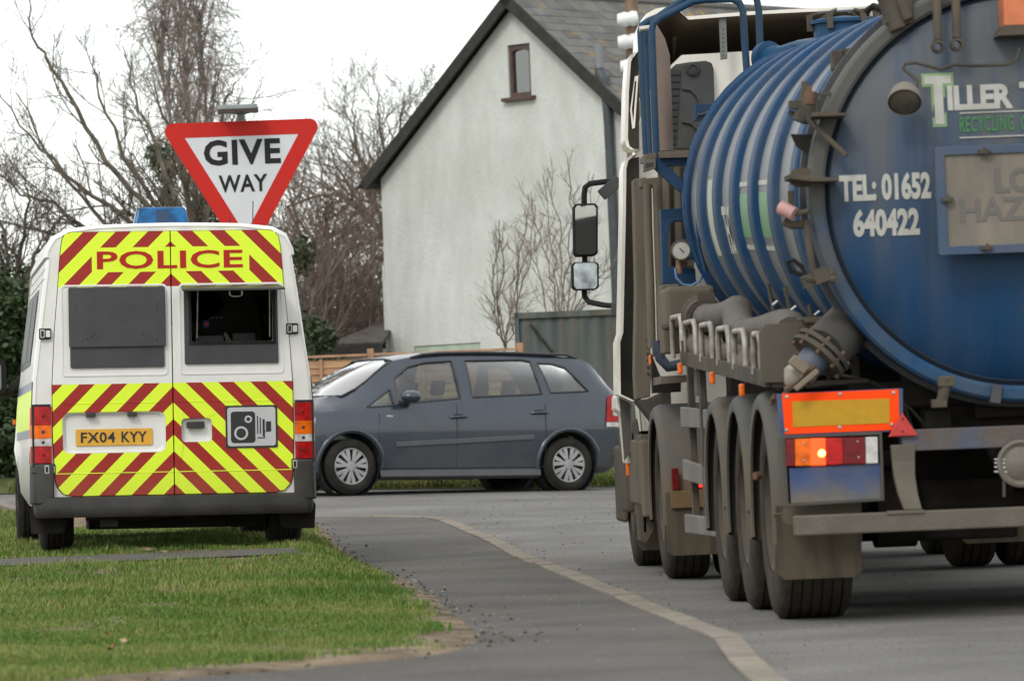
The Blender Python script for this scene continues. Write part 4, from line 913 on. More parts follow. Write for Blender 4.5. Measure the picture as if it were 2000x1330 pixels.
# left flank: window, bands, mirror; same on the right
for q in (-1, 1):
    side = lambda a, b, lift=0: None
    bvh_v = None
    def on(y, z, off):
        s = vsec(y); xs = sorted([(zz, xx) for xx, zz in s[:-1] if zz > .3]); x = float(np.interp(z, [t[0] for t in xs], [t[1] for t in xs])); return Vector((q * (x + off), y, z))
    def strip(y0, y1, z0, z1, off, m_, name, parent=van, ny=8, nz=4):
        v = []; f = []
        for o_ in (off, off - .004):
            for i in range(ny + 1):
                for j in range(nz + 1): v.append(on(y0 + (y1 - y0) * i / ny, z0 + (z1 - z0) * j / nz, o_))
        a = (nz + 1); N_ = (ny + 1) * a
        for i in range(ny):
            for j in range(nz): f.append((i * a + j, (i + 1) * a + j, (i + 1) * a + j + 1, i * a + j + 1)); f.append((N_ + i * a + j, N_ + i * a + j + 1, N_ + (i + 1) * a + j + 1, N_ + (i + 1) * a + j))
        return MB().add(v, f).build(name, m_, parent, smooth=40)
    strip(.06, 4.1, .86, 1.13, .003, M['hivis'], 'hi_vis_band'); strip(.06, 4.1, 1.13, 1.19, .003, M['bluegrey_band'], 'band_edge'); strip(.06, 4.1, .80, .86, .003, M['bluegrey_band'], 'band_edge')
    strip(1.0, 3.6, 1.32, 1.86, .004, M['panel'], 'side_window_surround'); strip(1.06, 2.0, 1.36, 1.82, .007, M['glass' if False else 'panel'], 'side_window')
    strip(2.1, 3.5, 1.36, 1.82, .007, M['panel'], 'side_window')
    strip(.12, .9, 1.45, 1.72, .004, M['hivis'], 'crest_patch', ny=2) if False else None
    for zz_ in (1.90, 1.97): MB().tube([on(.08 + k * .4, zz_, .001) for k in range(9)], .006, 5).build('roof_gutter', M['white'], van)
    arm = MB().tube([on(3.75, 1.26, -.02), (q * 1.03, 3.72, 1.17), (q * 1.12, 3.68, 1.18)], [.05, .04, .04], 8).build('mirror_arm', M['black'], van, smooth=50)
    mh = MB().plate([rrect(1.055, 1.225, 1.16, 1.42, .045, 4)], lambda a, b, h: Vector((q * a, 3.64 + h, b)), .11).build('mirror_housing', M['black'], van, bevel=.012)
    MB().plate([rrect(1.095, 1.21, 1.18, 1.40, .035, 4)], lambda a, b, h: Vector((q * a, 3.633 + h, b)), .004).build('mirror_glass', mat('mirror_glass_van', (.12, .13, .14), .05, 1.0), mh)
    MB().box((q * .985, 4.35, .95), (.02, .05, .04)).build('side_repeater', M['amber_lens'], van)
# windscreen and front lamps
wsv = MB(); wsv.add([(-.80, 3.50, 2.20), (.80, 3.50, 2.20), (.88, 4.33, 1.43), (-.88, 4.33, 1.43), (-.80, 3.512, 2.21), (.80, 3.512, 2.21), (.88, 4.345, 1.44), (-.88, 4.345, 1.44)], [(3, 2, 1, 0), (4, 5, 6, 7), (0, 1, 5, 4), (1, 2, 6, 5), (2, 3, 7, 6), (3, 0, 4, 7)]).build('windscreen', M['dark'], van)
for q in (-1, 1): MB().box((q * .66, 5.03, .86), (.34, .12, .2)).build('headlamp', M['clear_lens'], van, bevel=.03)

# ------------------------------------------------------------------ give way sign
SD = 38.6; sc_ = W(472, 260, SD); SGM = Matrix.Translation((sc_.x, sc_.y, .27)) @ Matrix.Rotation(R(3), 4, 'Z'); SGF = Frame(SGM)
sign = empty('give_way_sign', SGM, 'red bordered white triangular GIVE WAY sign standing beyond the police van', 'road sign')
c1, c2, c3 = SGF.hit(316, 243, 1, 0), SGF.hit(625, 231, 1, 0), SGF.hit(481, 520, 1, 0)
cxm = (c1.x + c2.x) / 2; zt = (c1.z + c2.z) / 2; wd_ = c2.x - c1.x
def tri(inset, rad, w=wd_):
    """inverted rounded triangle; apex down"""
    Hh = (w + .06) * .866; P = [(cxm - (w + .06) / 2, zt), (cxm + (w + .06) / 2, zt), (cxm, zt - Hh)]
    C_ = (cxm, zt - Hh / 3); inr = Hh / 3; k = (inr - inset - rad) / inr
    cs_ = [(C_[0] + (p[0] - C_[0]) * k, C_[1] + (p[1] - C_[1]) * k) for p in P]; out = []
    for (c, a0) in ((cs_[2], 210), (cs_[1], -30), (cs_[0], 90)):
        for j in range(9): w_ = R(a0 + 120 * j / 8); out.append((c[0] + rad * math.cos(w_), c[1] + rad * math.sin(w_)))
    return out
ip = lambda y: (lambda a, b, h: Vector((a, y + h, b)))
MB().plate([tri(0, .07)], ip(0), .006).build('plate', M['sign_white'], sign)
MB().plate([tri(0.0, .07), tri(.125, .004)], ip(-.0025), .0024).build('red_border', M['sign_red'], sign)
MB().plate([tri(0, .07)], ip(.0065), .003).build('back', M['galv'], sign)
S3 = lambda px, py: SGF.hit(px, py, 1, 0)
a, b = S3(399, 325), S3(547, 272); text('lettering', 'GIVE', b.x - a.x, .215, P3(a.x, -.001, a.z), M['print_grey'], sign, .032, 1.10)
a, b = S3(428, 377), S3(522, 342); text('lettering', 'WAY', b.x - a.x, .145, P3(a.x, -.001, a.z), M['print_grey'], sign, .022, 1.05)
MB().tube([(cxm, .06, -.3), (cxm, .06, zt + .02)], .045, 12).build('post', M['galv'], sign, smooth=60)
MB().bb(cxm - .25, cxm + .25, .01, .025, zt - .2, zt - .15).bb(cxm - .12, cxm + .12, .01, .025, zt - .7, zt - .65).build('clamp', M['galv'], sign)
la = S3(425, 224); lb = S3(505, 209)
lm = MB().add([(la.x + .015, -.36, zt + .115), (lb.x - .015, -.36, zt + .115), (lb.x - .015, .16, zt + .115), (la.x + .015, .16, zt + .115), (la.x, -.36, zt + .075), (lb.x, -.36, zt + .075), (lb.x, .16, zt + .075), (la.x, .16, zt + .075)], [(0, 1, 2, 3), (7, 6, 5, 4), (0, 4, 5, 1), (1, 5, 6, 2), (2, 6, 7, 3), (3, 7, 4, 0)]).build('lamp', M['galv'], sign, bevel=.008)
MB().tube([(cxm, .06, zt - .02), (cxm, .04, zt + .07)], .032, 10).build('lamp_stem', M['galv'], lm); MB().lathe((cxm, .03, zt + .055), (0, 0, 1), [(0, .03), (.02, .11), (.022, 0)], 14).build('lamp_collar', M['galv'], lm)

# ------------------------------------------------------------------ dark blue people carrier (x forward, y left, z up)
fa = W(683, 966, 51.42); fb = W(1107, 961, 52.62)
fx = (fa - fb).normalized(); fy = Vector((-fx.y, fx.x, 0)).normalized(); fzv = fx.cross(fy); o_ = (fa + fb) / 2 - fy * .80
CM = Matrix(((fx.x, fy.x, fzv.x, o_.x), (fx.y, fy.y, fzv.y, o_.y), (fx.z, fy.z, fzv.z, o_.z), (0, 0, 0, 1))); CF = Frame(CM)
M['carpaint'] = mat('dark_slate_blue_paint', (.024, .036, .054), .25, .3, var=.04, coat=.8, dirt=(.10, .10, .095), da=.12, ds=3, dz=(.8, .2, .35))
M['cartrim'] = mat('car_black_trim', (.02, .021, .024), .5)
M['lowtrim'] = mat('car_grey_trim', (.055, .06, .07), .5, dirt=(.14, .13, .12), da=.3)
M['alloy'] = mat('silver_wheel_trim', (.34, .35, .35), .45, .3, var=.2, dirt=(.16, .15, .13), da=.4, ds=12)
M['seat'] = mat('car_seat_cloth', (.04, .042, .045), .9)
car = empty('parked_car', CM, 'dark blue people carrier with roof rails crossing the junction between van and tanker', 'car')
car.name = 'people_carrier'
Ct = [(-2.13, .62), (-2.11, .90), (-2.06, 1.06), (-1.99, 1.20), (-1.88, 1.38), (-1.76, 1.515), (-1.62, 1.575), (-1.3, 1.60), (-.6, 1.625), (.1, 1.62), (.5, 1.585), (.75, 1.535), (.95, 1.455), (1.2, 1.325), (1.45, 1.18), (1.62, 1.065), (1.75, 1.02), (2.0, .94), (2.16, .85), (2.25, .72), (2.29, .55)]
Cb = [(-2.13, .50), (-2.10, .32), (-1.9, .22), (-1.0, .17), (1.0, .17), (1.9, .18), (2.2, .22), (2.27, .30), (2.29, .45)]
Cbelt = [(-2.2, 1.12), (-1.7, 1.125), (-1.0, 1.10), (0, 1.06), (.8, 1.0), (1.2, .955), (1.6, .93), (2.0, .86), (2.3, .6)]
Cw = [(-2.13, .70), (-2.08, .80), (-1.9, .865), (-1.5, .885), (0, .885), (1.4, .882), (1.7, .86), (1.95, .80), (2.12, .70), (2.25, .56), (2.29, .44)]
Croof = [(-2.13, .62), (-2.0, .66), (-1.8, .665), (-1.5, .665), (0, .665), (.4, .65), (.8, .61), (1.1, .57), (1.45, .52), (1.7, .56), (2.0, .56), (2.2, .45), (2.29, .35)]
def csec(x, ins=0.0):
    zt = interp(Ct, x); zb = interp(Cb, x); w = interp(Cw, x); zw = interp(Croof, x); zbl = min(interp(Cbelt, x), zt - .035)
    zb = min(zb, zt - .1)
    re = zt - max(.02, min(.10, (zt - zbl) * .35))
    wb = w - .03 if zt - zbl > .1 else w - .04
    t = min(max((zt - zbl) / .3, 0), 1); wr = zw * t + (wb - .08) * (1 - t)
    P = [(0, zb), (w - .14, zb), (w - .05, zb + .07), (w - .01, min(.45, zbl - .1)), (w, min(.70, zbl - .06)), (w - .008, zbl - .06 if zbl > .8 else zbl - .03), (wb, zbl), ((wb + wr) / 2 + .025, (zbl + re) / 2), (wr, re), (wr - .045, zt - .04 * min(1, t + .3)), (wr * .72, zt - .012), (wr * .35, zt - .002), (0, zt)]
    if ins: P = [(max(y - ins, 0) if y > 0 else 0, z - ins) for y, z in P]; P[0] = (0, .6); P[1] = (P[1][0], .6); P[2] = (P[2][0], .62); P[3] = (P[3][0], .64)
    return P
def carloft(xs, ins=0.0):
    v = []; f = []; S = [csec(x, ins) for x in xs]; n_ = len(S[0]) * 2 - 2
    for x, s in zip(xs, S):
        ring = [(x, y, z) for y, z in s] + [(x, -y, z) for y, z in reversed(s[1:-1])]; v += ring
    for i in range(len(xs) - 1):
        for k in range(n_): f.append((i * n_ + k, i * n_ + (k + 1) % n_, (i + 1) * n_ + (k + 1) % n_, (i + 1) * n_ + k))
    f += [tuple(range(n_)), tuple(reversed(range((len(xs) - 1) * n_, len(xs) * n_)))]
    return MB().add(v, f)
cxs = [-2.13, -2.11, -2.06, -1.99, -1.88, -1.76, -1.68, -1.55, -1.3, -1.0, -.6, -.2, .1, .35, .55, .75, .95, 1.1, 1.25, 1.45, 1.56, 1.65, 1.75, 1.9, 2.0, 2.1, 2.16, 2.22, 2.26, 2.29]
cb = carloft(cxs).build('body', M['carpaint'], None, smooth=32)
me_ = cb.data; bvh = BVHTree.FromPolygons([v.co.copy() for v in me_.vertices], [tuple(p.vertices) for p in me_.polygons])
def cside(x, z, off=0.0, sg=1):
    h = bvh.ray_cast(Vector((x, 3 * sg, z)), Vector((0, -sg, 0)))[0]
    return Vector((x, (h.y if h else .8 * sg) + off * sg, z))
def cfront(y, z, off=0.0, sg=1):
    h = bvh.ray_cast(Vector((4 * sg, y, z)), Vector((-sg, 0, 0)))[0]; return Vector(((h.x if h else 1.5 * sg) + off * sg, y, z))
wins = [[(1.15, .975), (.84, 1.17), (.83, .995)], [(.77, 1.01), (.745, 1.30), (.56, 1.425), (.35, 1.475), (.03, 1.495), (.0, 1.075)], [(-.16, 1.085), (-.15, 1.50), (-.86, 1.51), (-.97, 1.49), (-1.03, 1.12)], [(-1.15, 1.135), (-1.06, 1.475), (-1.25, 1.465), (-1.40, 1.42), (-1.63, 1.15)]]
# flip to consistent order and make cutters
cutters = []
def prism_y(poly, y0, y1):
    n_ = len(poly); v = [(p[0], y0, p[1]) for p in poly] + [(p[0], y1, p[1]) for p in poly]
    return MB().add(v, [(i, (i + 1) % n_, n_ + (i + 1) % n_, n_ + i) for i in range(n_)] + [tuple(range(n_)), tuple(range(n_, 2 * n_))]).build('c', [], None)
cutters.append(carloft([-1.80, -1.68, -1.55, -1.3, -1.0, -.6, -.2, .1, .35, .55, .75, .95, 1.1, 1.25], .055).build('c', [], None))
for w_ in wins: cutters.append(prism_y(w_, -1.2, 1.2))
wsp = [(-.62, 1.11), (.62, 1.11), (.56, 1.50), (.40, 1.525), (-.40, 1.525), (-.56, 1.50)]
v = [(.55, p[0], p[1]) for p in wsp] + [(2.2, p[0], p[1]) for p in wsp]
cutters.append(MB().add(v, [(i, (i + 1) % 6, 6 + (i + 1) % 6, 6 + i) for i in range(6)] + [tuple(range(6)), tuple(range(6, 12))]).build('c', [], None))
rwp = [(-.58, 1.16), (.58, 1.16), (.50, 1.46), (-.50, 1.46)]; v = [(-2.5, p[0], p[1]) for p in rwp] + [(-1.5, p[0], p[1]) for p in rwp]
cutters.append(MB().add(v, [(i, (i + 1) % 4, 4 + (i + 1) % 4, 4 + i) for i in range(4)] + [(0, 1, 2, 3), (4, 5, 6, 7)]).build('c', [], None))
for x in (1.36, -1.36):
    for sg in (-1, 1): cutters.append(MB().cyl((x, sg * .60, .325), (x, sg * 1.2, .325), .365, n=36).build('c', [], None))
booldiff(cb, cutters); cb.parent = car
for p in cb.data.polygons: p.use_smooth = True
cb.data.set_sharp_from_angle(angle=R(32)); cb.data.materials.clear(); cb.data.materials.append(M['carpaint'])
def cpatch(poly, off, m_, name, parent, proj, sg=1, sub=2, thick=.0):
    bm = bmesh.new(); P = [Vector((p[0], p[1], 0)) for p in poly]; vs = [bm.verts.new(p) for p in P]
    for t in tessellate_polygon([P]): bm.faces.new([vs[i] for i in t])
    bmesh.ops.subdivide_edges(bm, edges=bm.edges[:], cuts=sub, use_grid_fill=True)
    bmesh.ops.triangulate(bm, faces=bm.faces[:])
    for v_ in bm.verts: v_.co = proj(v_.co.x, v_.co.y, off, sg)
    if thick:
        r_ = bmesh.ops.solidify(bm, geom=bm.faces[:], thickness=thick)
    bmesh.ops.recalc_face_normals(bm, faces=bm.faces)
    me = bpy.data.meshes.new(name); bm.to_mesh(me); bm.free(); me.materials.append(m_)
    for p in me.polygons: p.use_smooth = True
    me.set_sharp_from_angle(angle=R(40))
    o = bpy.data.objects.new(name, me); col.objects.link(o); o.parent = parent; return o
def grow_poly(poly, k):
    cx = sum(p[0] for p in poly) / len(poly); cy = sum(p[1] for p in poly) / len(poly)
    out = []
    for p in poly:
        d = Vector((p[0] - cx, p[1] - cy)); d = d * (1 + k / max(d.length, .01)); out.append((cx + d.x, cy + d.y))
    return out
M['cglass'] = glassmat('car_glass', (.48, .56, .52), .03, 1.9); M['wsglass'] = glassmat('windscreen_glass', (.5, .56, .55), .04, 5.5)
for sg in (1, -1):
    for w_ in wins:
        sw = cpatch(grow_poly(w_, .012), -.008, M['cglass'], 'side_window', car, cside, sg, 2)
        g_ = grow_poly(w_, .004); pts = [cside(p[0], p[1], .001, sg) for p in g_ + [g_[0]]]
        dense = []
        for a_, b_ in zip(g_ + [], g_[1:] + [g_[0]]):
            for k in range(4): t = k / 4; dense.append(cside(a_[0] + (b_[0] - a_[0]) * t, a_[1] + (b_[1] - a_[1]) * t, .001, sg))
        dense.append(dense[0]); MB().tube(dense, .011, 5).build('window_seal', M['cartrim'], sw)
    for x in (.06, -1.06):
        pts = [cside(x, z, .0, sg) for z in (.30, .5, .7, .9, 1.0)]; MB().tube(pts, .0055, 4).build('door_gap', M['seam'], car)
    pts = [cside(1.02, z, .0, sg) for z in (.34, .6, .9)]; MB().tube(pts, .0055, 4).build('door_gap', M['seam'], car)
    MB().tube([cside(-1.09 + k * .21, .29, .0, sg) for k in range(11)], .0055, 4).build('door_gap', M['seam'], car)
    pts = [cside(.82 - 1.73 * k / 10, .53 + .075 * k / 10, .006, sg) for k in range(11)]
    v = []
    for p in pts: v += [(p.x, p.y + .012 * sg, p.z), (p.x, p.y + .012 * sg, p.z + .05), (p.x, p.y - .02 * sg, p.z + .06), (p.x, p.y - .02 * sg, p.z - .01)]
    f = [(i * 4 + k, (i + 1) * 4 + k, (i + 1) * 4 + (k + 1) % 4, i * 4 + (k + 1) % 4) for i in range(10) for k in range(4)] + [(0, 1, 2, 3), (40, 41, 42, 43)]
    MB().add(v, f).build('side_moulding', M['lowtrim'], car, bevel=.004)
    for (x, z) in ((.04, .865), (-.98, .91)):
        cpatch([(x - .09, z - .022), (x + .075, z - .022), (x + .05, z + .028), (x - .05, z + .03)], .003, M['seam'], 'handle_recess', car, cside, sg, 1)
        MB().tube([cside(x - .11, z - .002, .008, sg), cside(x - .06, z, .035, sg), cside(x + .06, z - .004, .035, sg), cside(x + .10, z - .008, .008, sg)], [.012, .017, .017, .012], 8).build('door_handle', M['carpaint'], car, smooth=60)
    # sill and arch lips
    v = []
    pts = [cside(1.0 - 2.0 * k / 10, .27, .0, sg) for k in range(11)]
    for p in pts: v += [(p.x, p.y + .012 * sg, p.z), (p.x, p.y + .02 * sg, .20), (p.x, p.y - .03 * sg, .165), (p.x, p.y - .12 * sg, .165)]
    MB().add(v, [(i * 4 + k, (i + 1) * 4 + k, (i + 1) * 4 + k + 1, i * 4 + k + 1) for i in range(10) for k in range(3)]).build('sill', M['lowtrim'], car, smooth=40)
    for x0 in (1.36, -1.36):
        pts = [cside(x0 + .395 * math.cos(R(a)), .325 + .395 * math.sin(R(a)), -.004, sg) for a in range(-8, 189, 12)]
        MB().tube(pts, .028, 8, 0, False).build('wheel_arch_lip', M['carpaint'], car, smooth=60)
        MB().lathe((x0, 0, .325), (0, sg, 0), [(.60, .36), (.84, .362)], 24).build('arch_liner', M['dark'], car)
        wh = wheel(car, (x0, sg * .765, .315), .318, .205, False, .205, M['alloy'], n=40, hub=False); wh.rotation_euler = (0, 0, R(90))
        hb = bpy.data.objects.new('hubcap', None)
        mb = MB(); q = -sg  # outward is local -x*... wheel turned 90 deg: local x -> world y
        out = 1 if sg > 0 else -1
        mb.lathe((0, 0, 0), (out, 0, 0), [(.085, .208), (.098, .200), (.096, .192), (.082, .186)], 40)
        mb.lathe((0, 0, 0), (out, 0, 0), [(.082, .062), (.100, .055), (.104, .03), (.104, 0)], 24)
        for k in range(7):
            for dd_ in (-.17, .17):
                a = 2 * math.pi * k / 7 + .2; a1_ = a + dd_ * .55; a2_ = a + dd_ * 1.15
                p0 = Vector((out * .10, .055 * math.cos(a1_), .055 * math.sin(a1_))); p1 = Vector((out * .092, .195 * math.cos(a2_), .195 * math.sin(a2_)))
                t_ = (p1 - p0).normalized(); s_ = t_.cross(Vector((out, 0, 0))).normalized(); w0, w1 = .013, .026
                v = [p0 - s_ * w0, p0 + s_ * w0, p1 + s_ * w1, p1 - s_ * w1]; v += [x_ - Vector((out * .02, 0, 0)) for x_ in v]
                mb.add(v, [(0, 1, 2, 3), (7, 6, 5, 4), (0, 4, 5, 1), (1, 5, 6, 2), (2, 6, 7, 3), (3, 7, 4, 0)])
        mb.build('hubcap', M['alloy'], wh, bevel=.004)
        MB().lathe((0, 0, 0), (out, 0, 0), [(.055, .20), (.05, .1), (.05, 0)], 24).build('brake_disc', M['dark'], wh)
    # tail lamp wrapping the rear corner
    tl = cpatch([(-1.84, .80), (-1.86, 1.08), (-1.93, 1.11), (-2.0, 1.08), (-2.055, .95), (-2.06, .80)], .012, M['red_lens'], 'tail_lamp', car, cside, sg, 3)
    cpatch([(-1.93, .87), (-1.94, .97), (-2.0, .99), (-2.055, .93), (-2.06, .87)], .018, M['clear_lens'], 'reversing_lens', tl, cside, sg, 2)
    cpatch([(-1.84, .745), (-1.84, .795), (-2.06, .795), (-2.06, .745)], .013, M['clear_lens'], 'lower_lens', tl, cside, sg, 2)
    cpatch([(sg * .66, .76), (sg * .50, .76), (sg * .55, 1.05), (sg * .66, 1.08)], .012, M['red_lens'], 'rear_lens', tl, cfront, -1, 2)
    hl = cpatch([(1.80, .74), (1.78, .86), (1.86, .89), (2.05, .83), (2.12, .74), (2.0, .70)], .010, M['clear_lens'], 'headlamp', car, cside, sg, 3)
    MB().add([tuple(cside(.93, .865, .004, sg)), tuple(cside(.85, .862, .004, sg)), tuple(cside(.85, .882, .010, sg)), tuple(cside(.93, .885, .010, sg))], [(0, 1, 2, 3)]).build('side_repeater', M['clear_lens'], car)
    # mirror
    mh = MB().lathe((.68, sg * 1.00, 1.09), (1, 0, 0), [(-.085, .0), (-.08, .06), (-.03, .078), (.05, .070), (.10, .045), (.12, 0)], 16)
    mh.v = [(x, (y - sg) * 1.35 + sg, (z - 1.09) * .92 + 1.09) for x, y, z in mh.v]
    mo = mh.build('door_mirror', M['carpaint'], car, smooth=60); MB().tube([cside(.74, 1.02, -.02, sg), (.70, sg * .95, 1.04)], .035, 8).build('mirror_foot', M['cartrim'], mo)
    # roof rail
    pts = [(.50, .60), (.36, .625), (.15, .635), (-.3, .64), (-.8, .64), (-1.2, .64), (-1.45, .63), (-1.6, .61)]
    rail = []
    for i, (x, y) in enumerate(pts):
        h = bvh.ray_cast(Vector((x, y * sg, 3)), Vector((0, 0, -1)))[0]; rail.append(Vector((x, y * sg, h.z + (.0 if i in (0, len(pts) - 1) else .04))))
    MB().tube(rail, .017, 8).build('roof_rail', M['cartrim'], car, smooth=60)
# windscreen
def cpatchF(poly, off, m_, name):
    return cpatch(poly, off, m_, name, car, cfront, 1, 4)
cpatchF(grow_poly(wsp, .015), -.006, M['wsglass'], 'windscreen')
cpatch(grow_poly(rwp, .012), -.006, M['cglass'], 'rear_window', car, cfront, -1, 2)
dense = []
gp = grow_poly(wsp, .01)
for a_, b_ in zip(gp, gp[1:] + [gp[0]]):
    for k in range(5): t = k / 5; dense.append(cfront(a_[0] + (b_[0] - a_[0]) * t, a_[1] + (b_[1] - a_[1]) * t, .001))
dense.append(dense[0]); MB().tube(dense, .012, 5).build('windscreen_seal', M['cartrim'], car)
MB().plate([rrect(.32, .46, 1.14, 1.24, .01, 2)], lambda a, b, h: cfront(a, b, -.02), .001).build('windscreen_sticker', M['silverprint'], car) if False else None
MB().lathe((-1.3, 0, 1.61), (0, 0, 1), [(0, .02), (.02, .012), (.03, .008)], 8).build('aerial_base', M['cartrim'], car)
# seats and dash
for (x, z) in ((.15, .62), (-.75, .64), (-1.35, .72)):
    for y in ((.36, -.36) if x > -1 else (.34, -.34)):
        st = MB().box((x, y, .78), (.14, .46, .62), Matrix.Rotation(R(-12), 3, 'Y')).box((x + .25, y, .56), (.5, .46, .14)).build('seat', M['seat'], car, bevel=.05, seg=3)
        MB().box((x - .10, y, 1.20), (.09, .26, .18), Matrix.Rotation(R(-10), 3, 'Y')).build('headrest', M['seat'], st, bevel=.035, seg=3)
MB().box((1.1, 0, .90), (.5, 1.45, .16)).build('dashboard', M['seat'], car, bevel=.04)
MB().lathe((.72, -.36, 1.0), (-1, 0, .5), [(-.012, .17), (0, .19), (.012, .17), (-.012, .17)], 20).build('steering_wheel', M['seat'], car)
MB().box((0, 0, .22), (3.2, 1.1, .08)).tube([(-1.36, -.7, .31), (-1.36, .7, .31)], .05, 8).tube([(1.36, -.7, .31), (1.36, .7, .31)], .04, 8).build('underbody', M['under'], car)
MB().bb(-2.15, -1.95, -.6, .6, .36, .44).build('rear_bumper_insert', M['lowtrim'], car, bevel=.02)
MB().plate([rrect(-.26, .26, .46, .57, .01, 2)], lambda a, b, h: Vector((2.29 + h, a, b)), .008).build('number_plate', M['clear_lens'], car)

# ------------------------------------------------------------------ articulated vacuum tanker (x right, y forward, z up)
TM = Matrix.Translation((2.47, 21.73, 0)) @ Matrix.Rotation(R(2.55), 4, 'Z'); TF = Frame(TM)
truck = empty('tanker_lorry', TM, 'mud spattered articulated vacuum tanker with a ribbed blue tank and white cab, at the right', 'tanker lorry')
tp = lambda px, py, L: TF.hit(px, py, 1, L)
ts = lambda px, py, x: TF.hit(px, py, 0, x)
M['tblue'] = mat('tank_blue_paint', (.001, .05, .125), .5, var=.08, spec=.25, dirt=(.16, .155, .145), da=.35, ds=1.6, dlo=-.08)
M['trib'] = mat('tank_rib_blue', (.001, .040, .112), .52, var=.08, spec=.22, dirt=(.14, .14, .13), da=.30, ds=2.5, dlo=-.05)
M['tbay'] = mat('tank_bay_grey_film', (.14, .15, .165), .36, var=.2, vs=2, coat=.15, dirt=(.20, .19, .165), da=.5, ds=2)
M['tdoor'] = mat('tank_door_dusty_blue', (.003, .047, .13), .55, var=.08, vs=2, dirt=(.105, .115, .125), da=.28, ds=1.3, dlo=.0, dz=(1.5, 2.5, .80), spec=.2, stretch=(4.5, 1, .4))
M['tflange'] = mat('tank_flange_grimy', (.03, .045, .07), .6, dirt=MUD2, da=.6, ds=5)
M['twhite'] = mat('cab_cream_paint', (.85, .82, .73), .35, var=.04, coat=.3, dirt=(.30, .26, .20), da=.3, ds=2, dlo=-.05)
M['tfade'] = mat('cab_brown_inside', (.27, .23, .17), .85, var=.3, vs=2, dirt=(.15, .10, .06), da=.6, ds=2)  # brown tone for the inside of the roof deflector
M['mud'] = mat('mud_covered_steel', (.065, .063, .056), .85, var=.2, vs=4, dirt=MUD2, da=1.0, ds=4, dlo=-.05, bump=.15, bs=60, spec=.2)
M['mudguard'] = mat('dusty_mudguard', (.075, .085, .092), .75, var=.15, vs=3, dirt=(.115, .097, .070), da=1.1, ds=2.2, dlo=-.08, dz=(1.05, .5, .5), spec=.2)
M['flap'] = mat('muddy_rubber_flap', (.05, .045, .035), .9, var=.2, vs=4, dirt=(.10, .082, .056), da=1.1, ds=3, stretch=(4, 1, .6), bump=.1, spec=.2)
M['ttyre'] = mat('muddy_tyre', (.030, .027, .023), .9, var=.3, vs=6, dirt=(.085, .070, .050), da=.6, ds=4, bump=.4, bs=30, spec=.15)
M['steel'] = mat('muddy_bumper_steel', (.135, .123, .10), .8, var=.15, vs=4, dirt=(.10, .085, .065), da=.8, ds=5, bump=.2, bs=50, spec=.2)
M['beam'] = mat('rusty_blue_beam', (.13, .12, .10), .85, c2=(.07, .10, .16), c2s=4.5, dirt=(.12, .085, .055), da=.9, ds=7, bump=.35, bs=22, spec=.2)
M['chassis'] = mat('black_chassis', (.012, .011, .010), .85, var=.4, dirt=(.04, .034, .026), da=.5, ds=4, spec=.2)
M['lampbox'] = mat('dusty_lamp_box', (.06, .062, .06), .7, dirt=MUD2, da=.7, ds=5, spec=.2)
M['bluepanel'] = mat('muddy_blue_panel', (.018, .055, .17), .6, var=.2, vs=6, dirt=(.14, .125, .10), da=.7, ds=5, dlo=-.15, dz=(.70, .56, .9))
M['brownpipe'] = mat('brown_dusty_pipe', (.20, .15, .125), .75, var=.12, vs=3, dirt=(.09, .07, .05), da=.6, ds=3)
M['tanmud'] = mat('tan_mud_panel', (.15, .13, .10), .85, var=.15, vs=3, dirt=(.10, .085, .065), da=.8, ds=2.5, stretch=(2, 2, .5), bump=.1, spec=.2)
M['darkplast'] = mat('charcoal_plastic', (.05, .055, .058), .6, var=.15, vs=4, dirt=(.12, .11, .09), da=.35, ds=3, spec=.2)
M['fluo'] = mat('fluorescent_orange_red', (1.0, .07, .004), .6, var=.03, spec=.15)
M['reflyellow'] = mat('dull_yellow_reflective', (.48, .27, .02), .55, var=.06, vs=20, spec=.2)
M['trired'] = mat('red_triangle_reflector', (.48, .03, .025), .3, var=.15, vs=30)
M['lettergrey'] = mat('cream_grey_lettering', (.42, .42, .38), .6, var=.12, vs=6)
M['lettergreen'] = mat('green_lettering', (.045, .20, .05), .6, var=.1)
M['letteredge'] = mat('pale_green_letter_edge', (.20, .33, .15), .6)
M['placard'] = mat('dusty_placard_board', (.225, .19, .145), .8, var=.12, vs=3, dirt=(.10, .10, .095), da=.7, ds=2.2, stretch=(2, 1, .6))
M['faint'] = mat('faded_dark_lettering', (.13, .125, .112), .8)
M['hose'] = mat('dusty_rubber_hose', (.08, .07, .058), .85, var=.2, vs=8, dirt=(.135, .118, .092), da=.6, ds=4, bump=.1)
M['alum'] = mat('worn_aluminium_rail', (.42, .40, .36), .5, .3, var=.3, vs=14, dirt=(.15, .12, .09), da=.8, ds=9)
M['rust'] = mat('rusty_steel', (.13, .065, .035), .85, var=.3, vs=12, dirt=(.08, .07, .055), da=.5)
M['pinkgrip'] = mat('faded_pink_grip', (.48, .27, .25), .6, var=.1)
M['shadepanel'] = mat('shaded_cab_side_panel', (.085, .075, .06), .85, var=.3, vs=3, dirt=(.05, .04, .03), da=.6, ds=2)  # shade inside the side deflectors, painted as a dark brown
M['bluebright'] = mat('platform_blue', (.002, .042, .112), .55, spec=.25, var=.1, dirt=(.07, .07, .065), da=.4, ds=3)
M['railblue'] = mat('rail_blue', (.006, .045, .10), .55, spec=.25, var=.1, dirt=(.08, .08, .075), da=.4, ds=5)
M['lit'] = emit('lit_lamp', (1.0, .075, .004), 1.5, (.7, .05, .01)); M['litcore'] = emit('lit_bulb', (1.0, .62, .10), 5, (1, .6, .2)); M['litred'] = emit('lit_red', (1, .035, .015), 1.6, (.5, .02, .01))
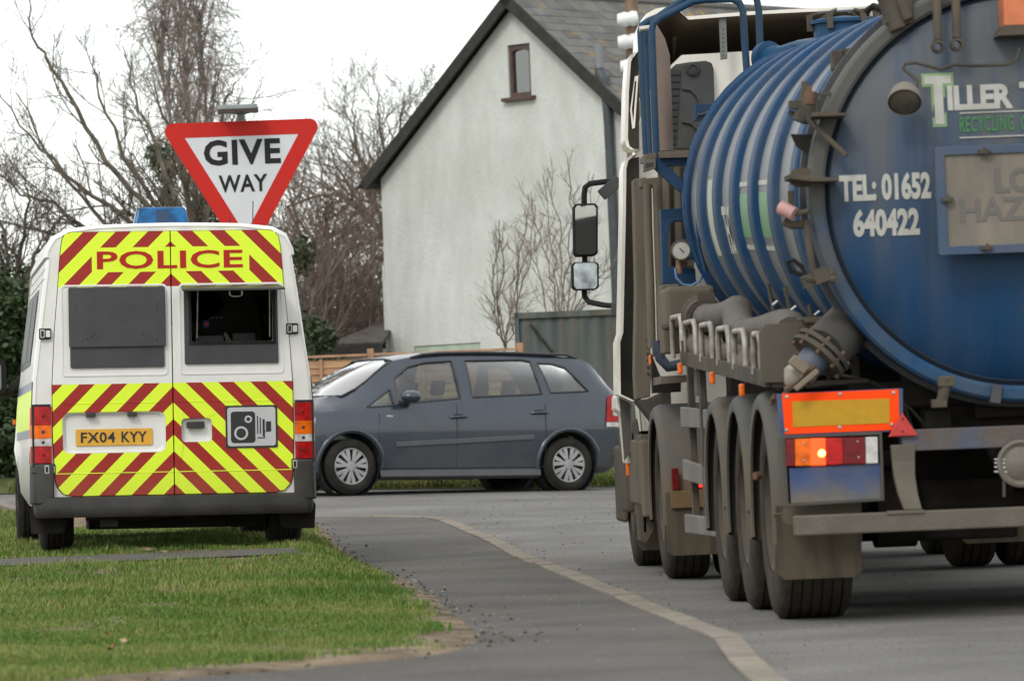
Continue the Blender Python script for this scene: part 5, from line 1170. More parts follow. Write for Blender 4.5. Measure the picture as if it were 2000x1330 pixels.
def tb(name, x0, x1, L0, L1, z0, z1, m_, parent=truck, bev=.004): return MB().bb(x0, x1, L0, L1, z0, z1).build(name, m_, parent, bevel=bev)
def pbox(name, px0, py0, px1, py1, L0, L1, m_, parent=truck, bev=.004):
    a, b = tp(px0, (py0 + py1) / 2, L0), tp(px1, (py0 + py1) / 2, L0); c, d = tp((px0 + px1) / 2, py0, L0), tp((px0 + px1) / 2, py1, L0)
    return tb(name, a.x, b.x, L0, L1, d.z, c.z, m_, parent, bev)
def pplate(name, pts, L, t, m_, parent=truck, holes=(), bev=0.0):
    q = lambda P: [(tp(x, y, L).x, tp(x, y, L).z) for x, y in P]
    return MB().plate([q(pts)] + [q(h) for h in holes], lambda a, b, h: Vector((a, L + h, b)), t).build(name, m_, parent, bevel=bev)
def ptube(name, pts, r, m_, parent=truck, n=8, sm=60):
    return MB().tube([tp(x, y, L) for x, y, L in pts], r, n).build(name, m_, parent, smooth=sm)
# --- tank
tc0 = tp(1990, 370, .1); tc1 = tp(1647, 388, 7.3); tc0.y = .1; tc1.y = 7.3; tc1.x = tc0.x
tax = (tc1 - tc0).normalized(); tlen = (tc1 - tc0).length
def tpt(s, r, a):   # a: angle from top, positive to the right
    upv = Vector((1, 0, 0)).cross(tax).normalized(); upv = upv if upv.z > 0 else -upv
    return tc0 + tax * s + Vector((1, 0, 0)) * (r * math.sin(a)) + upv * (r * math.cos(a))
RB = .962
tank = MB().lathe(tc0, tax, [(.0, .0), (.0, RB), (.2, RB), (tlen - .05, RB), (tlen + .12, .80), (tlen + .22, .45), (tlen + .25, 0)], 96).build('tank', M['tbay'], truck, smooth=35)
for k in range(7):
    s_ = .80 + k * (tlen - .80) / 6
    MB().lathe(tc0, tax, [(s_ - .145, RB - .01), (s_ - .135, .990), (s_ - .12, .999), (s_ - .06, 1.0), (s_ + .06, 1.0), (s_ + .12, .999), (s_ + .135, .990), (s_ + .145, RB - .01)], 96).build('rib', M['trib'], tank, smooth=35)
MB().lathe(tc0, tax, [(.10, .95), (.10, 1.035), (.14, 1.035), (.14, .95)], 96).build('flange', M['tflange'], truck, smooth=35)
dish = [(-.20, 0), (-.197, .15), (-.185, .35), (-.16, .55), (-.12, .72), (-.065, .85), (-.02, .905)]
door = MB().lathe(tc0, tax, dish, 96).build('tank_door', M['tdoor'], truck, smooth=50)
MB().lathe(tc0, tax, [(.06, .90), (-.02, .90), (-.025, .906), (.0, .93)], 96).build('door_seal', mat('door_joint_shade_grime', (.008, .022, .045), .7, dirt=(.06, .06, .055), da=.5), door, smooth=30)  # dark blue puts the joint's shadow into the colour, with patchy grime
MB().lathe(tc0, tax, [(.03, .925), (-.045, .93), (-.055, .945), (-.055, .99), (-.04, 1.005), (.03, 1.01), (.07, 1.005)], 96).build('door_rim', mat('door_rim_blue', (.010, .065, .155), .5, var=.12, dirt=(.10, .10, .092), da=.7, ds=4, dlo=-.10, dz=(1.4, 2.1, .9), spec=.25), door, smooth=30)
def ondish(x, z, lift):
    upv = Vector((1, 0, 0)).cross(tax); upv = upv if upv.z > 0 else -upv
    # find radial coords for a point seen at (x,z)
    v = Vector((x, 0, z)) - Vector((tc0.x, 0, tc0.z)); b = v.z / upv.z; r = math.hypot(v.x, b); o = float(np.interp(r, [p[1] for p in dish], [p[0] for p in dish]))
    return tc0 + Vector((1, 0, 0)) * v.x + upv * b + tax * (o - lift)
def dtext(body, px0, py0, px1, py1, m_, bold, spacing=1.0, lift=.002, grow_=0.0):
    a = tp(px0, (py0 + py1) / 2, -.08); b = tp(px1, (py0 + py1) / 2, -.08); c = tp((px0 + px1) / 2, py0, -.08); d = tp((px0 + px1) / 2, py1, -.08)
    w_, h_ = b.x - a.x + 2 * grow_, c.z - d.z + 2 * grow_; x0, z0 = a.x - grow_, d.z - grow_
    return text('lettering', body, w_, h_, lambda p, q, h: ondish(x0 + p, z0 + q, lift + h), m_, door, bold, spacing)
dtext('TEL: 01652', 1645, 334, 1818, 388, M['lettergrey'], .045, 1.0)
dtext('640422', 1671, 403, 1797, 458, M['lettergrey'], .045, 1.0)
def tee(px0, py0, px1, py1, m_, g_, lift):
    a = tp(px0, (py0 + py1) / 2, -.08); b = tp(px1, (py0 + py1) / 2, -.08); c = tp((px0 + px1) / 2, py0, -.08); d = tp((px0 + px1) / 2, py1, -.08)
    x0, x1, z1, z0 = a.x, b.x, c.z, d.z; w_ = x1 - x0; t_ = (z1 - z0) * .17; cx = (x0 + x1) / 2; s_ = w_ * .17
    P = [(cx - s_ - g_, z0 - g_), (cx + s_ + g_, z0 - g_), (cx + s_ + g_, z1 - t_ - g_), (x1 + g_, z1 - t_ - g_), (x1 + g_, z1 + g_), (x0 - g_, z1 + g_), (x0 - g_, z1 - t_ - g_), (cx - s_ - g_, z1 - t_ - g_)]
    MB().plate([P], lambda p, q, h: ondish(p, q, lift + h), .002).build('lettering', m_, door)
tee(1808, 145, 1859, 240, M['letteredge'], .012, .001); tee(1808, 145, 1859, 240, M['lettergrey'], 0, .004)
dtext('ILLER', 1850, 163, 1977, 211, M['lettergrey'], .045, .95)
dtext('T', 1990, 157, 2022, 209, M['lettergrey'], .045)
dtext('RECYCLING', 1873, 224, 1979, 254, M['lettergreen'], .012, 1.05)
dtext('O', 1992, 222, 2008, 253, M['lettergreen'], .03)
for yy in (218, 266):
    a = tp(1873, yy + 1, -.08); b = tp(2060, yy - 6, -.08); MB().tube([ondish(a.x + (b.x - a.x) * k / 10, a.z + (b.z - a.z) * k / 10, .003) for k in range(11)], .004, 5).build('rule_line', M['lettergrey'], door)
# placard frame
pL = -.235; fr0 = tp(1834, 494, pL); fr1 = tp(1840, 283, pL); x0, x1, z0, z1 = fr0.x, fr0.x + .80, fr0.z - .012, fr1.z - .01
fo = rrect(x0, x1, z0, z1, .008, 2); fi = rrect(x0 + .045, x1 - .045, z0 + .04, z1 - .04, .004, 1)
pf = MB().plate([fo, fi], lambda a, b, h: Vector((a, pL + h, b)), .05).build('placard_frame', mat('placard_frame_blue', (.03, .075, .15), .5, var=.1, dirt=MUD2, da=.5, ds=6), truck, bevel=.004)
pb = MB().bb(x0 + .04, x1 - .04, pL + .012, pL + .03, z0 + .035, z1 - .035).build('placard', M['placard'], truck)
zz = tp(1975, 376, pL).z; text('lettering', 'LOW', .34, .115, lambda a, b, h: Vector((x0 + .28 + a, pL + .012 - h, zz + b)), M['faint'], pb, .03)
zz = tp(1940, 432, pL).z; text('lettering', 'HAZARD', .60, .11, lambda a, b, h: Vector((x0 + .11 + a, pL + .012 - h, zz + b)), M['faint'], pb, .02)
for (a, b) in ((1922, 297), (1926, 484), (1850, 390)):
    q = tp(a, b, pL); MB().box((q.x, pL - .012, q.z), (.055, .02, .02)).tube([(q.x, pL - .015, q.z - .02), (q.x + .02, pL - .02, q.z), (q.x, pL - .015, q.z + .02)], .005, 6).build('latch', M['mud'], pf, bevel=.003)
# work lamp and cable
wl = tp(1767, 196, -.26); wd2 = Vector((-.12, -.62, -.55)).normalized()
wk = MB().lathe(wl, wd2, [(-.11, 0), (-.10, .035), (-.05, .068), (.0, .080), (.02, .078)], 28).build('work_lamp', mat('dusty_lamp_shell', (.20, .185, .155), .7, dirt=MUD2, da=.6), truck, smooth=45)
MB().lathe(wl, wd2, [(.012, .072), (.022, .05), (.026, 0)], 24).build('lamp_glass', mat('dusty_lamp_glass', (.07, .062, .048), .35, var=.2, vs=14), wk, smooth=50)
ptube('lamp_cable', [(1790, 172, -.2), (1793, 160, -.2), (1780, 148, -.19), (1764, 134, -.17), (1768, 125, -.17), (1790, 123, -.18), (1815, 130, -.18), (1838, 136, -.19), (1865, 127, -.19), (1905, 129, -.2), (1965, 127, -.2), (1985, 118, -.2), (1992, 95, -.2)], .008, M['mud'], wk, 6)
# amber beacon box
bx = pbox('beacon', 1960, -30, 2030, 52, -.22, -.05, mat('faded_orange_lens', (.55, .16, .06), .4, var=.15, vs=8), truck, .01)
pplate('beacon_bracket', [(1960, 50), (2040, 48), (2044, 66), (1950, 70)], -.23, .2, M['mud'], bx)
# hydraulic rods, top hinge
for (x, y) in ((1832, 92), (1869, 88)):
    MB().tube([tp(x - 4, -60, -.05), tp(x, y - 12, -.16)], .021, 8).lathe(tp(x, y, -.17), (0, -1, 0), [(-.02, .032), (.02, .032), (.024, .018), (-.024, .018), (-.02, .032)], 16).build('door_ram', M['mud'], truck, smooth=40)
MB().tube([tp(1755, 60, .0), tp(1735, 10, .02), tp(1720, -30, .02)], .045, 8).tube([tp(1775, 40, -.02), tp(1750, -20, 0)], .03, 8).box(tp(1752, 15, .05), (.13, .14, .17)).build('top_hinge', M['mud'], truck, bevel=.008)
ptube('top_cable', [(1690, 25, .3), (1706, 12, .3), (1730, 20, .2), (1745, 40, .1)], .016, M['black'])
# clamps round the flange
def clampset(cx, cy, ang, big=1.0):
    c = tp(cx, cy, .0); q = Matrix.Rotation(R(ang), 3, 'Y'); mb = MB()
    mb.box(c, (.16 * big, .05, .03), q).box(c + q @ Vector((-.07, .02, .02)), (.05, .09, .08), q).cyl(c + q @ Vector((.0, -.03, -.0)), c + q @ Vector((.12, -.03, .0)), .014, n=8)
    return mb.build('door_clamp', M['mud'], truck, bevel=.004)
c_ = tp(1578, 200, .0)
hc = MB().lathe(c_, (.25, 0, 1), [(-.10, .03), (-.08, .045), (.0, .05), (.05, .04)], 14).tube([tp(1560, 238, .0), tp(1573, 205, .0)], .036, 10).tube([tp(1571, 160, -.02), tp(1570, 196, -.02), tp(1580, 235, -.04), tp(1652, 304, -.1)], .014, 8).tube([tp(1592, 190, -.02), tp(1594, 225, -.02)], .012, 8).box(tp(1553, 205, 0), (.06, .05, .035)).box(tp(1620, 184, .05), (.10, .03, .015)).tube([tp(1540, 218, .02), tp(1575, 240, .02)], .012, 6)
hc.build('door_clamp', M['mud'], truck, smooth=40)
MB().lathe(tp(1581, 192, -.03), (.1, 0, 1), [(-.035, .0), (-.03, .028), (.03, .028), (.035, 0)], 12).box(tp(1579, 178, -.03), (.03, .03, .05)).build('clamp_nut', M['rust'], truck, smooth=40)
pplate('clamp_web', [(1545, 262), (1588, 264), (1577, 300), (1556, 286)], .03, .03, M['chassis'])
for (pts, L_) in (([(1583, 222), (1650, 224), (1650, 229), (1583, 231)], -.06), ([(1536, 343), (1582, 347), (1634, 350), (1634, 356), (1582, 357), (1538, 352)], -.03)):
    q = [(tp(x, y, L_).x, tp(x, y, L_).z) for x, y in pts]; MB().plate([q], lambda a, b, h: Vector((a, L_ - .09 + h, b)), .22).build('clamp_fin', M['mud'], truck, bevel=.003)
pplate('clamp_cheek', [(1540, 345), (1548, 332), (1565, 328), (1588, 331), (1588, 364), (1560, 366), (1545, 360)], .05, .02, M['mud'])
MB().tube([tp(1524, 405, .02), tp(1552, 419, -.02)], [.034, .034], 12).build('valve_grip', M['pinkgrip'], truck, smooth=50)
MB().tube([tp(1545, 420, 0), tp(1580, 412, -.03)], .012, 8).tube([tp(1530, 432, .05), tp(1545, 440, .05), tp(1575, 438, .05)], .02, 8).box(tp(1546, 398, .06), (.03, .03, .12)).build('valve_handle', M['mud'], truck)
MB().tube([tp(1568, 552, 0), tp(1630, 533, -.03)], .030, 8).tube([tp(1575, 545, -.03), tp(1632, 545, -.05)], .02, 8).box(tp(1585, 548, .0), (.09, .08, .05), Matrix.Rotation(R(-18), 3, 'Y')).box(tp(1603, 538, -.04), (.07, .05, .07), Matrix.Rotation(R(-18), 3, 'Y')).tube([tp(1575, 430, .04), tp(1580, 480, .03), tp(1588, 530, .02)], .018, 8).build('door_clamp', M['mud'], truck, smooth=35)
ptube('cable_loop', [(1570, 538, .1), (1545, 530, .12), (1538, 512, .12), (1550, 508, .1), (1565, 520, .1), (1575, 540, .08)], .011, M['black'])
pbox('junction_box', 1626, 98, 1648, 136, .25, .36, M['mud'], truck, .006); pplate('junction_bracket', [(1645, 96), (1680, 94), (1665, 112), (1648, 112)], .26, .03, M['mud'])
# lower left rim lug and small clamp at bottom
MB().tube([tp(1850, 735, -.06), tp(1838, 790, -.03)], .028, 8).box(tp(1848, 745, -.05), (.08, .06, .05)).box(tp(1834, 788, -.03), (.07, .06, .04)).build('door_clamp', M['mud'], truck, bevel=.006)
for k in range(12):
    a = 2 * math.pi * (k + .3) / 12
    if 3.5 < a < 6.28: continue
    p = tpt(-.05, .975, a); MB().box(p, (.05, .06, .09), Matrix.Rotation(a, 3, 'Y')).build('rim_lug', M['tflange'], truck, bevel=.005)
# side writing on the barrel: laid round the curve, front of the tank to the left
def onside(s, z_, lift): 
    a = -math.pi / 2 + (z_) / RB
    return tpt(s, RB + lift + .002, a)
def sidetext(body, s0, s1, z0, z1, m_, bold=.03):
    mb = text('side_lettering', body, 1, 1, lambda a, b, h: Vector((a, b, h)), m_, tank, bold)
    for v_ in mb.data.vertices: v_.co = onside(s0 + (s1 - s0) * v_.co.x, z0 + (z1 - z0) * v_.co.y, .012 + max(0, v_.co.z - .0015))
bayS = lambda k: .80 + (k + .5) * (tlen - .80) / 6
def stripe(s0, s1, z0, z1, m_, name='side_lettering'):
    v = []; f = []; n_ = 8
    for j in range(n_ + 1):
        z_ = z0 + (z1 - z0) * j / n_; v += [onside(s0, z_, .003), onside(s1, z_, .003), onside(s1, z_, .0), onside(s0, z_, .0)]
    for j in range(n_):
        for k in range(4): f.append((j * 4 + k, j * 4 + (k + 1) % 4, (j + 1) * 4 + (k + 1) % 4, (j + 1) * 4 + k))
    f += [(0, 1, 2, 3), tuple(n_ * 4 + k for k in range(4))]; MB().add(v, f).build(name, m_, tank, smooth=50)
b4 = bayS(4); stripe(b4 - .15, b4 + .22, -.32, .14, M['lettergrey']); stripe(b4 + .22, b4 + .25, -.34, .16, M['letteredge']); stripe(b4 - .25, b4 - .15, .06, .14, M['lettergrey'])
b3 = bayS(3)
sidetext('TECH', b3 + .30, b3 - .28, -.30, -.02, M['lettergrey'], .02)
b1 = bayS(1); b2 = bayS(2)
for b_ in (b2, b1): stripe(b_ - .33, b_ + .33, -.20, .04, mat('side_green_block', (.10, .26, .12), .4) if b_ == b2 else bpy.data.materials['side_green_block']); stripe(b_ - .35, b_ + .35, .08, .105, M['lettergrey']); stripe(b_ - .35, b_ + .35, -.27, -.245, M['lettergrey'])
# hatch and valves on top
q = tp(1600, 72, 5.0)
hz = tpt(6.35, .965, -.05)
hat = MB().lathe(hz, (0, 0, 1), [(-.05, .185), (.10, .185), (.10, .21), (.12, .21), (.13, .17), (.15, 0)], 28).build('manway_hatch', M['tblue'], tank, smooth=35)
for k in range(6):
    a = k * math.pi / 3; MB().box(hz + Vector((.205 * math.cos(a), .205 * math.sin(a), .11)), (.035, .035, .10)).tube([hz + Vector((.20 * math.cos(a), .20 * math.sin(a), .155)), hz + Vector((.10 * math.cos(a), .10 * math.sin(a), .18))], .012, 6).build('hatch_clamp', M['mud'], hat)
MB().tube([hz + Vector((-.16, -.1, .17)), hz + Vector((.16, -.1, .18)), hz + Vector((.16, -.1, .13))], .012, 6).build('hatch_bar', M['chrome'], hat)
pl_ = tp(1505, 115, 7.45); 
MB().lathe(pl_ + Vector((.0, .1, 0)), (.55, -.8, .1), [(-.05, .0), (-.04, .115), (.0, .12), (.02, .12), (.02, .085), (.10, .075), (.15, .04), (.16, 0)], 24).build('relief_valve', M['tblue'], tank, smooth=40)
ptube('valve_pipe', [(1522, 100, 7.4), (1560, 88, 7.0), (1600, 82, 6.2)], .03, M['tblue'], tank)
ptube('front_valve_stem', [(1490, 150, 7.4), (1492, 120, 7.45)], .03, M['mud'], tank)
ptube('air_line', [(1530, 122, 6.9), (1455, 176, 6.9), (1400, 240, 6.9), (1372, 310, 6.9), (1361, 400, 6.9), (1365, 480, 6.9), (1378, 530, 6.9)], .013, M['bluebright'], tank, 6)
for k in range(3):
    MB().lathe(tc0, tax, [(tlen - .22, 1.0), (tlen - .20, 1.02), (tlen - .18, 1.0)], 48).build('banding', M['trib'], tank) if k == 0 else None
# --- trailer chassis
for x in (-.43, .43):
    v = [(x - .06, .35, .80), (x + .06, .35, .80), (x + .06, .35, .98), (x - .06, .35, .98), (x - .06, 7.4, 1.12), (x + .06, 7.4, 1.12), (x + .06, 7.4, 1.36), (x - .06, 7.4, 1.36)]
    MB().add(v, [(3, 2, 1, 0), (4, 5, 6, 7), (0, 1, 5, 4), (1, 2, 6, 5), (2, 3, 7, 6), (3, 0, 4, 7)]).build('chassis_rail', M['chassis'], truck)
for k in range(6): MB().box((0, .5 + k * 1.3, .95 + k * .05), (1.0, .10, .16)).build('cross_member', M['chassis'], truck)
for k in range(4):
    for x in (-.5, .5): MB().box((x, .6 + 2.0 * k, 1.12 + .1 * k), (.10, .35, .24)).build('tank_saddle', M['chassis'], truck)
for bxx in (((0, 2.6, .62), (1.1, 3.4, .36)), ((-.25, 1.4, .50), (.5, 1.2, .3)), ((.35, .45, .66), (.45, .4, .35)), ((0, 6.4, .75), (1.2, 1.2, .5))): MB().box(*bxx).build('suspension_block', M['chassis'], truck, bevel=.02)
MB().box((0, 3.2, 1.07), (1.7, 5.6, .12)).build('tank_cradle', M['chassis'], truck)
ptube('brake_line', [(1700, 745, .3), (1730, 760, .3), (1765, 790, .3), (1780, 830, .3), (1785, 850, .3)], .009, M['chassis']); ptube('brake_line', [(1745, 775, .2), (1780, 800, .2), (1810, 835, .2)], .008, M['chassis'])
pb0 = tp(1990, 768, .2); MB().box((.0, .5, 1.0), (.5, .3, .12)).build('rear_crossmember', M['chassis'], truck)
# --- running gear: three single tyre axles, then the tractor's drive axle (twin tyres) and steering axle
def flapm(x0, x1, L, z0, z1):
    return MB().plate([[(x0, z0 + .03), (x0 + .03, z0), (x1 - .03, z0), (x1, z0 + .03), (x1, z1), (x0, z1)]], lambda a, b, h: Vector((a, L + h, b)), .012).build('mudflap', M['flap'], truck, bevel=.004)
def guard(xo, xi, c, r, a0=-14, a1=194):
    s_ = 1 if xi > xo else -1
    prof = [(0.0, r - .075), (-.004 * s_, r - .03), (.012 * s_, r - .005), (.045 * s_, r + .012), ((xi - xo) * .5, r + .016), ((xi - xo), r + .016), ((xi - xo), r + .004), (.05 * s_, r + .0), (.025 * s_, r - .018), (.012 * s_, r - .05), (.012 * s_, r - .075), (0, r - .075)]
    return MB().lathe((xo, c[0], c[1]), (1, 0, 0), prof, 30, 0, R(-104), R(104), (0, 0, 1)).build('mudguard', M['mudguard'], truck, smooth=45)
TR = .525
for i, Lw in enumerate((.85, 2.16, 3.47)):
    for sg in (-1, 1):
        xo = 1.215 * sg; xi = .845 * sg
        wheel(truck, ((xo + xi) / 2, Lw, TR - .005), TR, .37, rimr=.30, rimm=M['mud'], side=sg, tm='ttyre')
        g_ = guard(1.25 * sg, .83 * sg, (Lw, .515), .585)
        MB().tube([(sg * 1.245, Lw + .02, .70), (sg * 1.275, Lw, .70)], .02, 8).build('bracket_bolt', M['rust'], g_) if sg < 0 and i == 0 else None
        if i == 0: flapm(min(xo * 1.02, xi * .99), max(xo * 1.02, xi * .99), .255, .205, .56)
        # lip at the end of the guard
        MB().tube([(sg * 1.25, Lw - .585, .52), (sg * .83, Lw - .585, .52)], .013, 6).build('guard_lip', M['mudguard'], g_)
    MB().tube([(-.85, Lw, TR), (.85, Lw, TR)], .065, 10).lathe((-.6, Lw, TR), (1, 0, 0), [(-.12, .06), (-.10, .2), (.10, .2), (.12, .06)], 18).lathe((.6, Lw, TR), (1, 0, 0), [(-.12, .06), (-.10, .2), (.10, .2), (.12, .06)], 18).build('axle', M['chassis'], truck, smooth=40)
LD, LF = 7.75, 11.0
for sg in (-1, 1):
    wheel(truck, (sg * 1.075, LD, TR), TR, .29, rimr=.30, rimm=M['mud'], side=sg, tm='ttyre'); wheel(truck, (sg * .745, LD, TR), TR, .29, rimr=.30, rimm=M['mud'], side=sg, tm='ttyre')
    guard(1.25 * sg, .60 * sg, (LD, .50), .60); flapm(min(sg * 1.235, sg * .61), max(sg * 1.235, sg * .61), LD - .63, .16, .56)
    w_ = wheel(truck, (sg * 1.03, LF, TR - .01), TR, .31, rimr=.30, rimm=M['mud'], side=sg, tm='ttyre')
    flapm(min(sg * 1.19, sg * .86), max(sg * 1.19, sg * .86), LF - .62, .12, .62)
MB().tube([(-.7, LD, TR), (.7, LD, TR)], .09, 10).lathe((0, LD, TR), (1, 0, 0), [(-.2, .08), (-.1, .22), (.1, .22), (.2, .08)], 18).tube([(-.9, LF, TR - .05), (.9, LF, TR - .05)], .07, 10).box((0, 9.3, .72), (1.0, 5.4, .22)).box((.1, 10.6, .6), (.7, 1.6, .5)).build('tractor_chassis', M['chassis'], truck, smooth=40)
for sg in (-1, 1): MB().tube([(sg * .5, LD - .45, .56), (sg * .5, LD - .1, .56)], .09, 12).build('brake_chamber', M['chassis'], truck, smooth=50)
# tractor rear lamps beyond the trailer wheels
tlp = pbox('tractor_lamp', 1312, 914, 1326, 956, LD - .66, LD - .62, M['dred_lens']); pbox('tractor_lamp', 1358, 910, 1384, 951, LD - .67, LD - .62, M['litred'])
pbox('tractor_plate', 1311, 957, 1400, 991, LD - .655, LD - .63, mat('tractor_plate_orange', (.17, .10, .03), .7, dirt=MUD, da=.5, ds=5))
# --- rear end: marker board, lamps, blue panel
bp = pplate('marker_back', [(1517, 769), (1763, 758), (1764, 842), (1524, 851)], .0, .02, M['bluepanel'])
mbd = pplate('marker_board', [(1527, 769), (1755, 760), (1757, 839), (1533, 848)], -.005, .004, M['fluo'])
pplate('reflective_strip', [(1547, 784), (1737, 778), (1738, 826), (1549, 834)], -.008, .002, M['reflyellow'], mbd)
mb = MB()
for (x, y) in ((1537, 775), (1641, 770), (1745, 767), (1536, 840), (1640, 834), (1742, 829)): mb.lathe(tp(x, y, -.005), (0, -1, 0), [(0, .010), (.004, .008), (.006, 0)], 8)
mb.build('bolts', M['chrome'], mbd)
lbx = pplate('lamp_box', [(1526, 852), (1723, 843), (1728, 978), (1534, 990)], -.03, .16, M['lampbox'], truck, [[(1534, 857), (1717, 849), (1721, 972), (1541, 983)]], .004)
pplate('lamp_box_back', [(1530, 855), (1720, 847), (1725, 976), (1537, 987)], .06, .02, M['chassis'], lbx)
def lens(x0, x1, m_, nm='lens'):
    f = lambda x, t: 857.5 + (x - 1535) * -.026 if t else 911 + (x - 1535) * -.035
    return pplate(nm, [(x0, f(x0, 1)), (x1, f(x1, 1)), (x1 + 1, f(x1, 0)), (x0 + 1, f(x0, 0))], -.035, .05, m_, lbx, (), .004)
lens(1534.5, 1552, M['dred_lens']); lens(1552.5, 1582, M['amber_lens']); lens(1582.5, 1612, M['lit'], 'lit_lens'); lens(1612.5, 1646, M['red_lens']); lens(1646.5, 1690, M['dred_lens']); lens(1690.5, 1714, M['clear_lens'])
MB().lathe(tp(1605, 885, -.036), (0, -1, 0), [(0, .018), (.004, .014), (.006, 0)], 12).build('lit_bulb', M['litcore'], lbx)
mb = MB()
for (x, y) in ((1571, 899), (1570, 866), (1675, 862), (1677, 893)): mb.lathe(tp(x, y, -.035), (0, -1, 0), [(0, .006), (.003, .004), (.004, 0)], 6)
mb.build('lens_screws', M['chrome'], lbx)
pplate('blue_panel', [(1541, 914), (1719, 904), (1722, 972), (1545, 982)], -.02, .02, M['bluepanel'], lbx)
pplate('triangle_reflector', [(1763, 806), (1793, 850), (1735, 853)], -.045, .012, M['trired'], truck, (), .003)
mb = MB(); mb.lathe(tp(1763, 818, -.045), (0, -1, 0), [(0, .007), (.003, 0)], 8); mb.lathe(tp(1763, 842, -.045), (0, -1, 0), [(0, .007), (.003, 0)], 8); mb.build('rivets', M['ink'], truck)
a = tp(1760, 842, 0); b = tp(1900, 834, 0); c = tp(1900, 876, 0)
tb('rear_beam', a.x, 1.15, -.02, .10, c.z, b.z, M['beam'], truck, .006)
# bent strap down to the bumper bar
st = [tp(1764, 868, -.03), tp(1765, 900, -.03), tp(1767, 930, -.05), tp(1774, 965, -.09), tp(1784, 995, -.12)]
v = []
for i, p in enumerate(st):
    w_ = .058 - .004 * i
    v += [(p.x - w_, p.y, p.z), (p.x + w_, p.y, p.z), (p.x + w_, p.y + .05, p.z), (p.x - w_, p.y + .05, p.z)]
f = [(i * 4 + k, i * 4 + (k + 1) % 4, (i + 1) * 4 + (k + 1) % 4, (i + 1) * 4 + k) for i in range(4) for k in range(4)] + [(0, 1, 2, 3), (16, 17, 18, 19)]
MB().add(v, f).build('bumper_strap', M['steel'], truck, bevel=.006); MB().add([(-x_ + 2 * 0.0, y_, z_) for x_, y_, z_ in v], f).build('bumper_strap', M['steel'], truck, bevel=.006)
a = tp(1552, 1020, -.15); b = tp(1780, 998, -.15); c = tp(1780, 1037, -.15)
bar = tb('bumper_bar', a.x, -a.x - .05, -.17, -.07, c.z, b.z, M['steel'], truck, .008)
tb('bar_weld', b.x - .12, b.x + .06, -.178, -.165, b.z - .012, b.z + .006, M['steel'], bar, .004)
# right-hand lamp box, mirrored, outside the photo
rb_ = tb('lamp_box', .72, 1.19, -.03, .1, .57, .90, M['lampbox'])
for k_, m_ in enumerate(('clear_lens', 'dred_lens', 'red_lens', 'red_lens', 'amber_lens', 'dred_lens')): tb('lens', .745 + k_ * .07, .812 + k_ * .07, -.04, -.03, .75, .87, M[m_], rb_)
tb('reflective_strip', .73, 1.17, -.026, -.022, .945, 1.065, M['reflyellow']); tb('marker_board', .68, 1.22, -.02, .0, .91, 1.10, M['fluo'])
# round drain cap with chain
dc = tp(1992, 905, -.02); cap = MB().lathe(dc, (0, -1, 0), [(-.14, .09), (.0, .092), (.005, .112), (.03, .112), (.035, .10), (.02, .08), (.035, .06), (.04, 0)], 32).build('drain_cap', mat('cast_drain_cap', (.17, .155, .13), .75, var=.15, dirt=MUD, da=.6, ds=5), truck, smooth=40)
for yy in (897, 904, 912, 921): MB().tube([tp(1942, yy, -.04), tp(1968, yy + 1, -.04)], .005, 6).build('wing_bolt', M['chrome'], cap)
MB().tube([tp(1961, 925, -.04), tp(1961, 970, -.04)], .008, 6).build('chain', M['mud'], cap)
MB().tube([dc + Vector((0, .1, 0)), (dc.x, .6, dc.z + .1), (dc.x, .9, 1.1)], .09, 14).build('drain_pipe', M['chassis'], truck, smooth=50)
# lower valve assembly on the left
MB().tube([tp(1705, 590, .7), tp(1655, 640, .30), tp(1605, 688, .12)], [.12, .12, .12], 20).build('outlet_elbow', mat('outlet_grimy', (.045, .046, .042), .75, dirt=MUD2, da=.4, ds=4), truck, smooth=50)
ax_ = tp(1560, 735, .1) - tp(1640, 640, .16); ax_.normalize()
fl0 = tp(1603, 690, .10); MB().lathe(fl0, ax_, [(-.03, 0), (-.03, .145), (-.008, .145), (-.006, .12), (.006, .12), (.008, .145), (.03, .145), (.03, 0)], 28).build('outlet_flange', M['mud'], truck, smooth=30)
mb = MB()
for k in range(8):
    a = k * math.pi / 4 + .2; u = ax_.cross(Vector((0, 1, 0))).normalized(); w_ = ax_.cross(u); mb.cyl(fl0 - ax_ * .05 + (u * math.cos(a) + w_ * math.sin(a)) * .130, fl0 + ax_ * .05 + (u * math.cos(a) + w_ * math.sin(a)) * .130, .010, n=6)
mb.build('flange_bolts', M['rust'], truck)
MB().tube([tp(1602, 692, .115), tp(1571, 722, .09)], [.078, .07], 20).build('outlet_pipe', mat('outlet_blue_pipe', (.09, .13, .19), .5, dirt=MUD2, da=.6, ds=4), truck, smooth=50)
MB().tube([tp(1573, 719, .09), tp(1560, 731, .08)], [.078, .074], 18).box(tp(1560, 712, -.04), (.09, .05, .05), Matrix.Rotation(R(40), 3, 'Y')).box(tp(1575, 742, -.08), (.14, .03, .025), Matrix.Rotation(R(-38), 3, 'Y')).build('hose_coupling', mat('coupling_tan', (.22, .17, .125), .75, var=.2, dirt=MUD, da=.5, ds=6), truck, smooth=40, bevel=.005)
MB().lathe(tp(1553, 736, .07), tuple(ax_), [(-.05, .055), (.0, .066), (.025, .048), (.055, .022), (.06, 0)], 18).build('coupling_cap', mat('pale_alloy_cap', (.34, .31, .26), .6, dirt=MUD2, da=.5, ds=6), truck, smooth=45)
MB().tube([tp(1535, 762, .06), tp(1570, 738, .02)], .018, 6).build('coupling_lever', M['rust'], truck)
MB().tube([tp(1504, 790, .3), tp(1514, 772, .3), tp(1510, 782, .28)], .014, 6).build('guard_stay', M['rust'], truck)
MB().tube([tp(1530, 770, .06), tp(1592, 715, .0)], .01, 6).build('coupling_lever', M['rust'], truck)
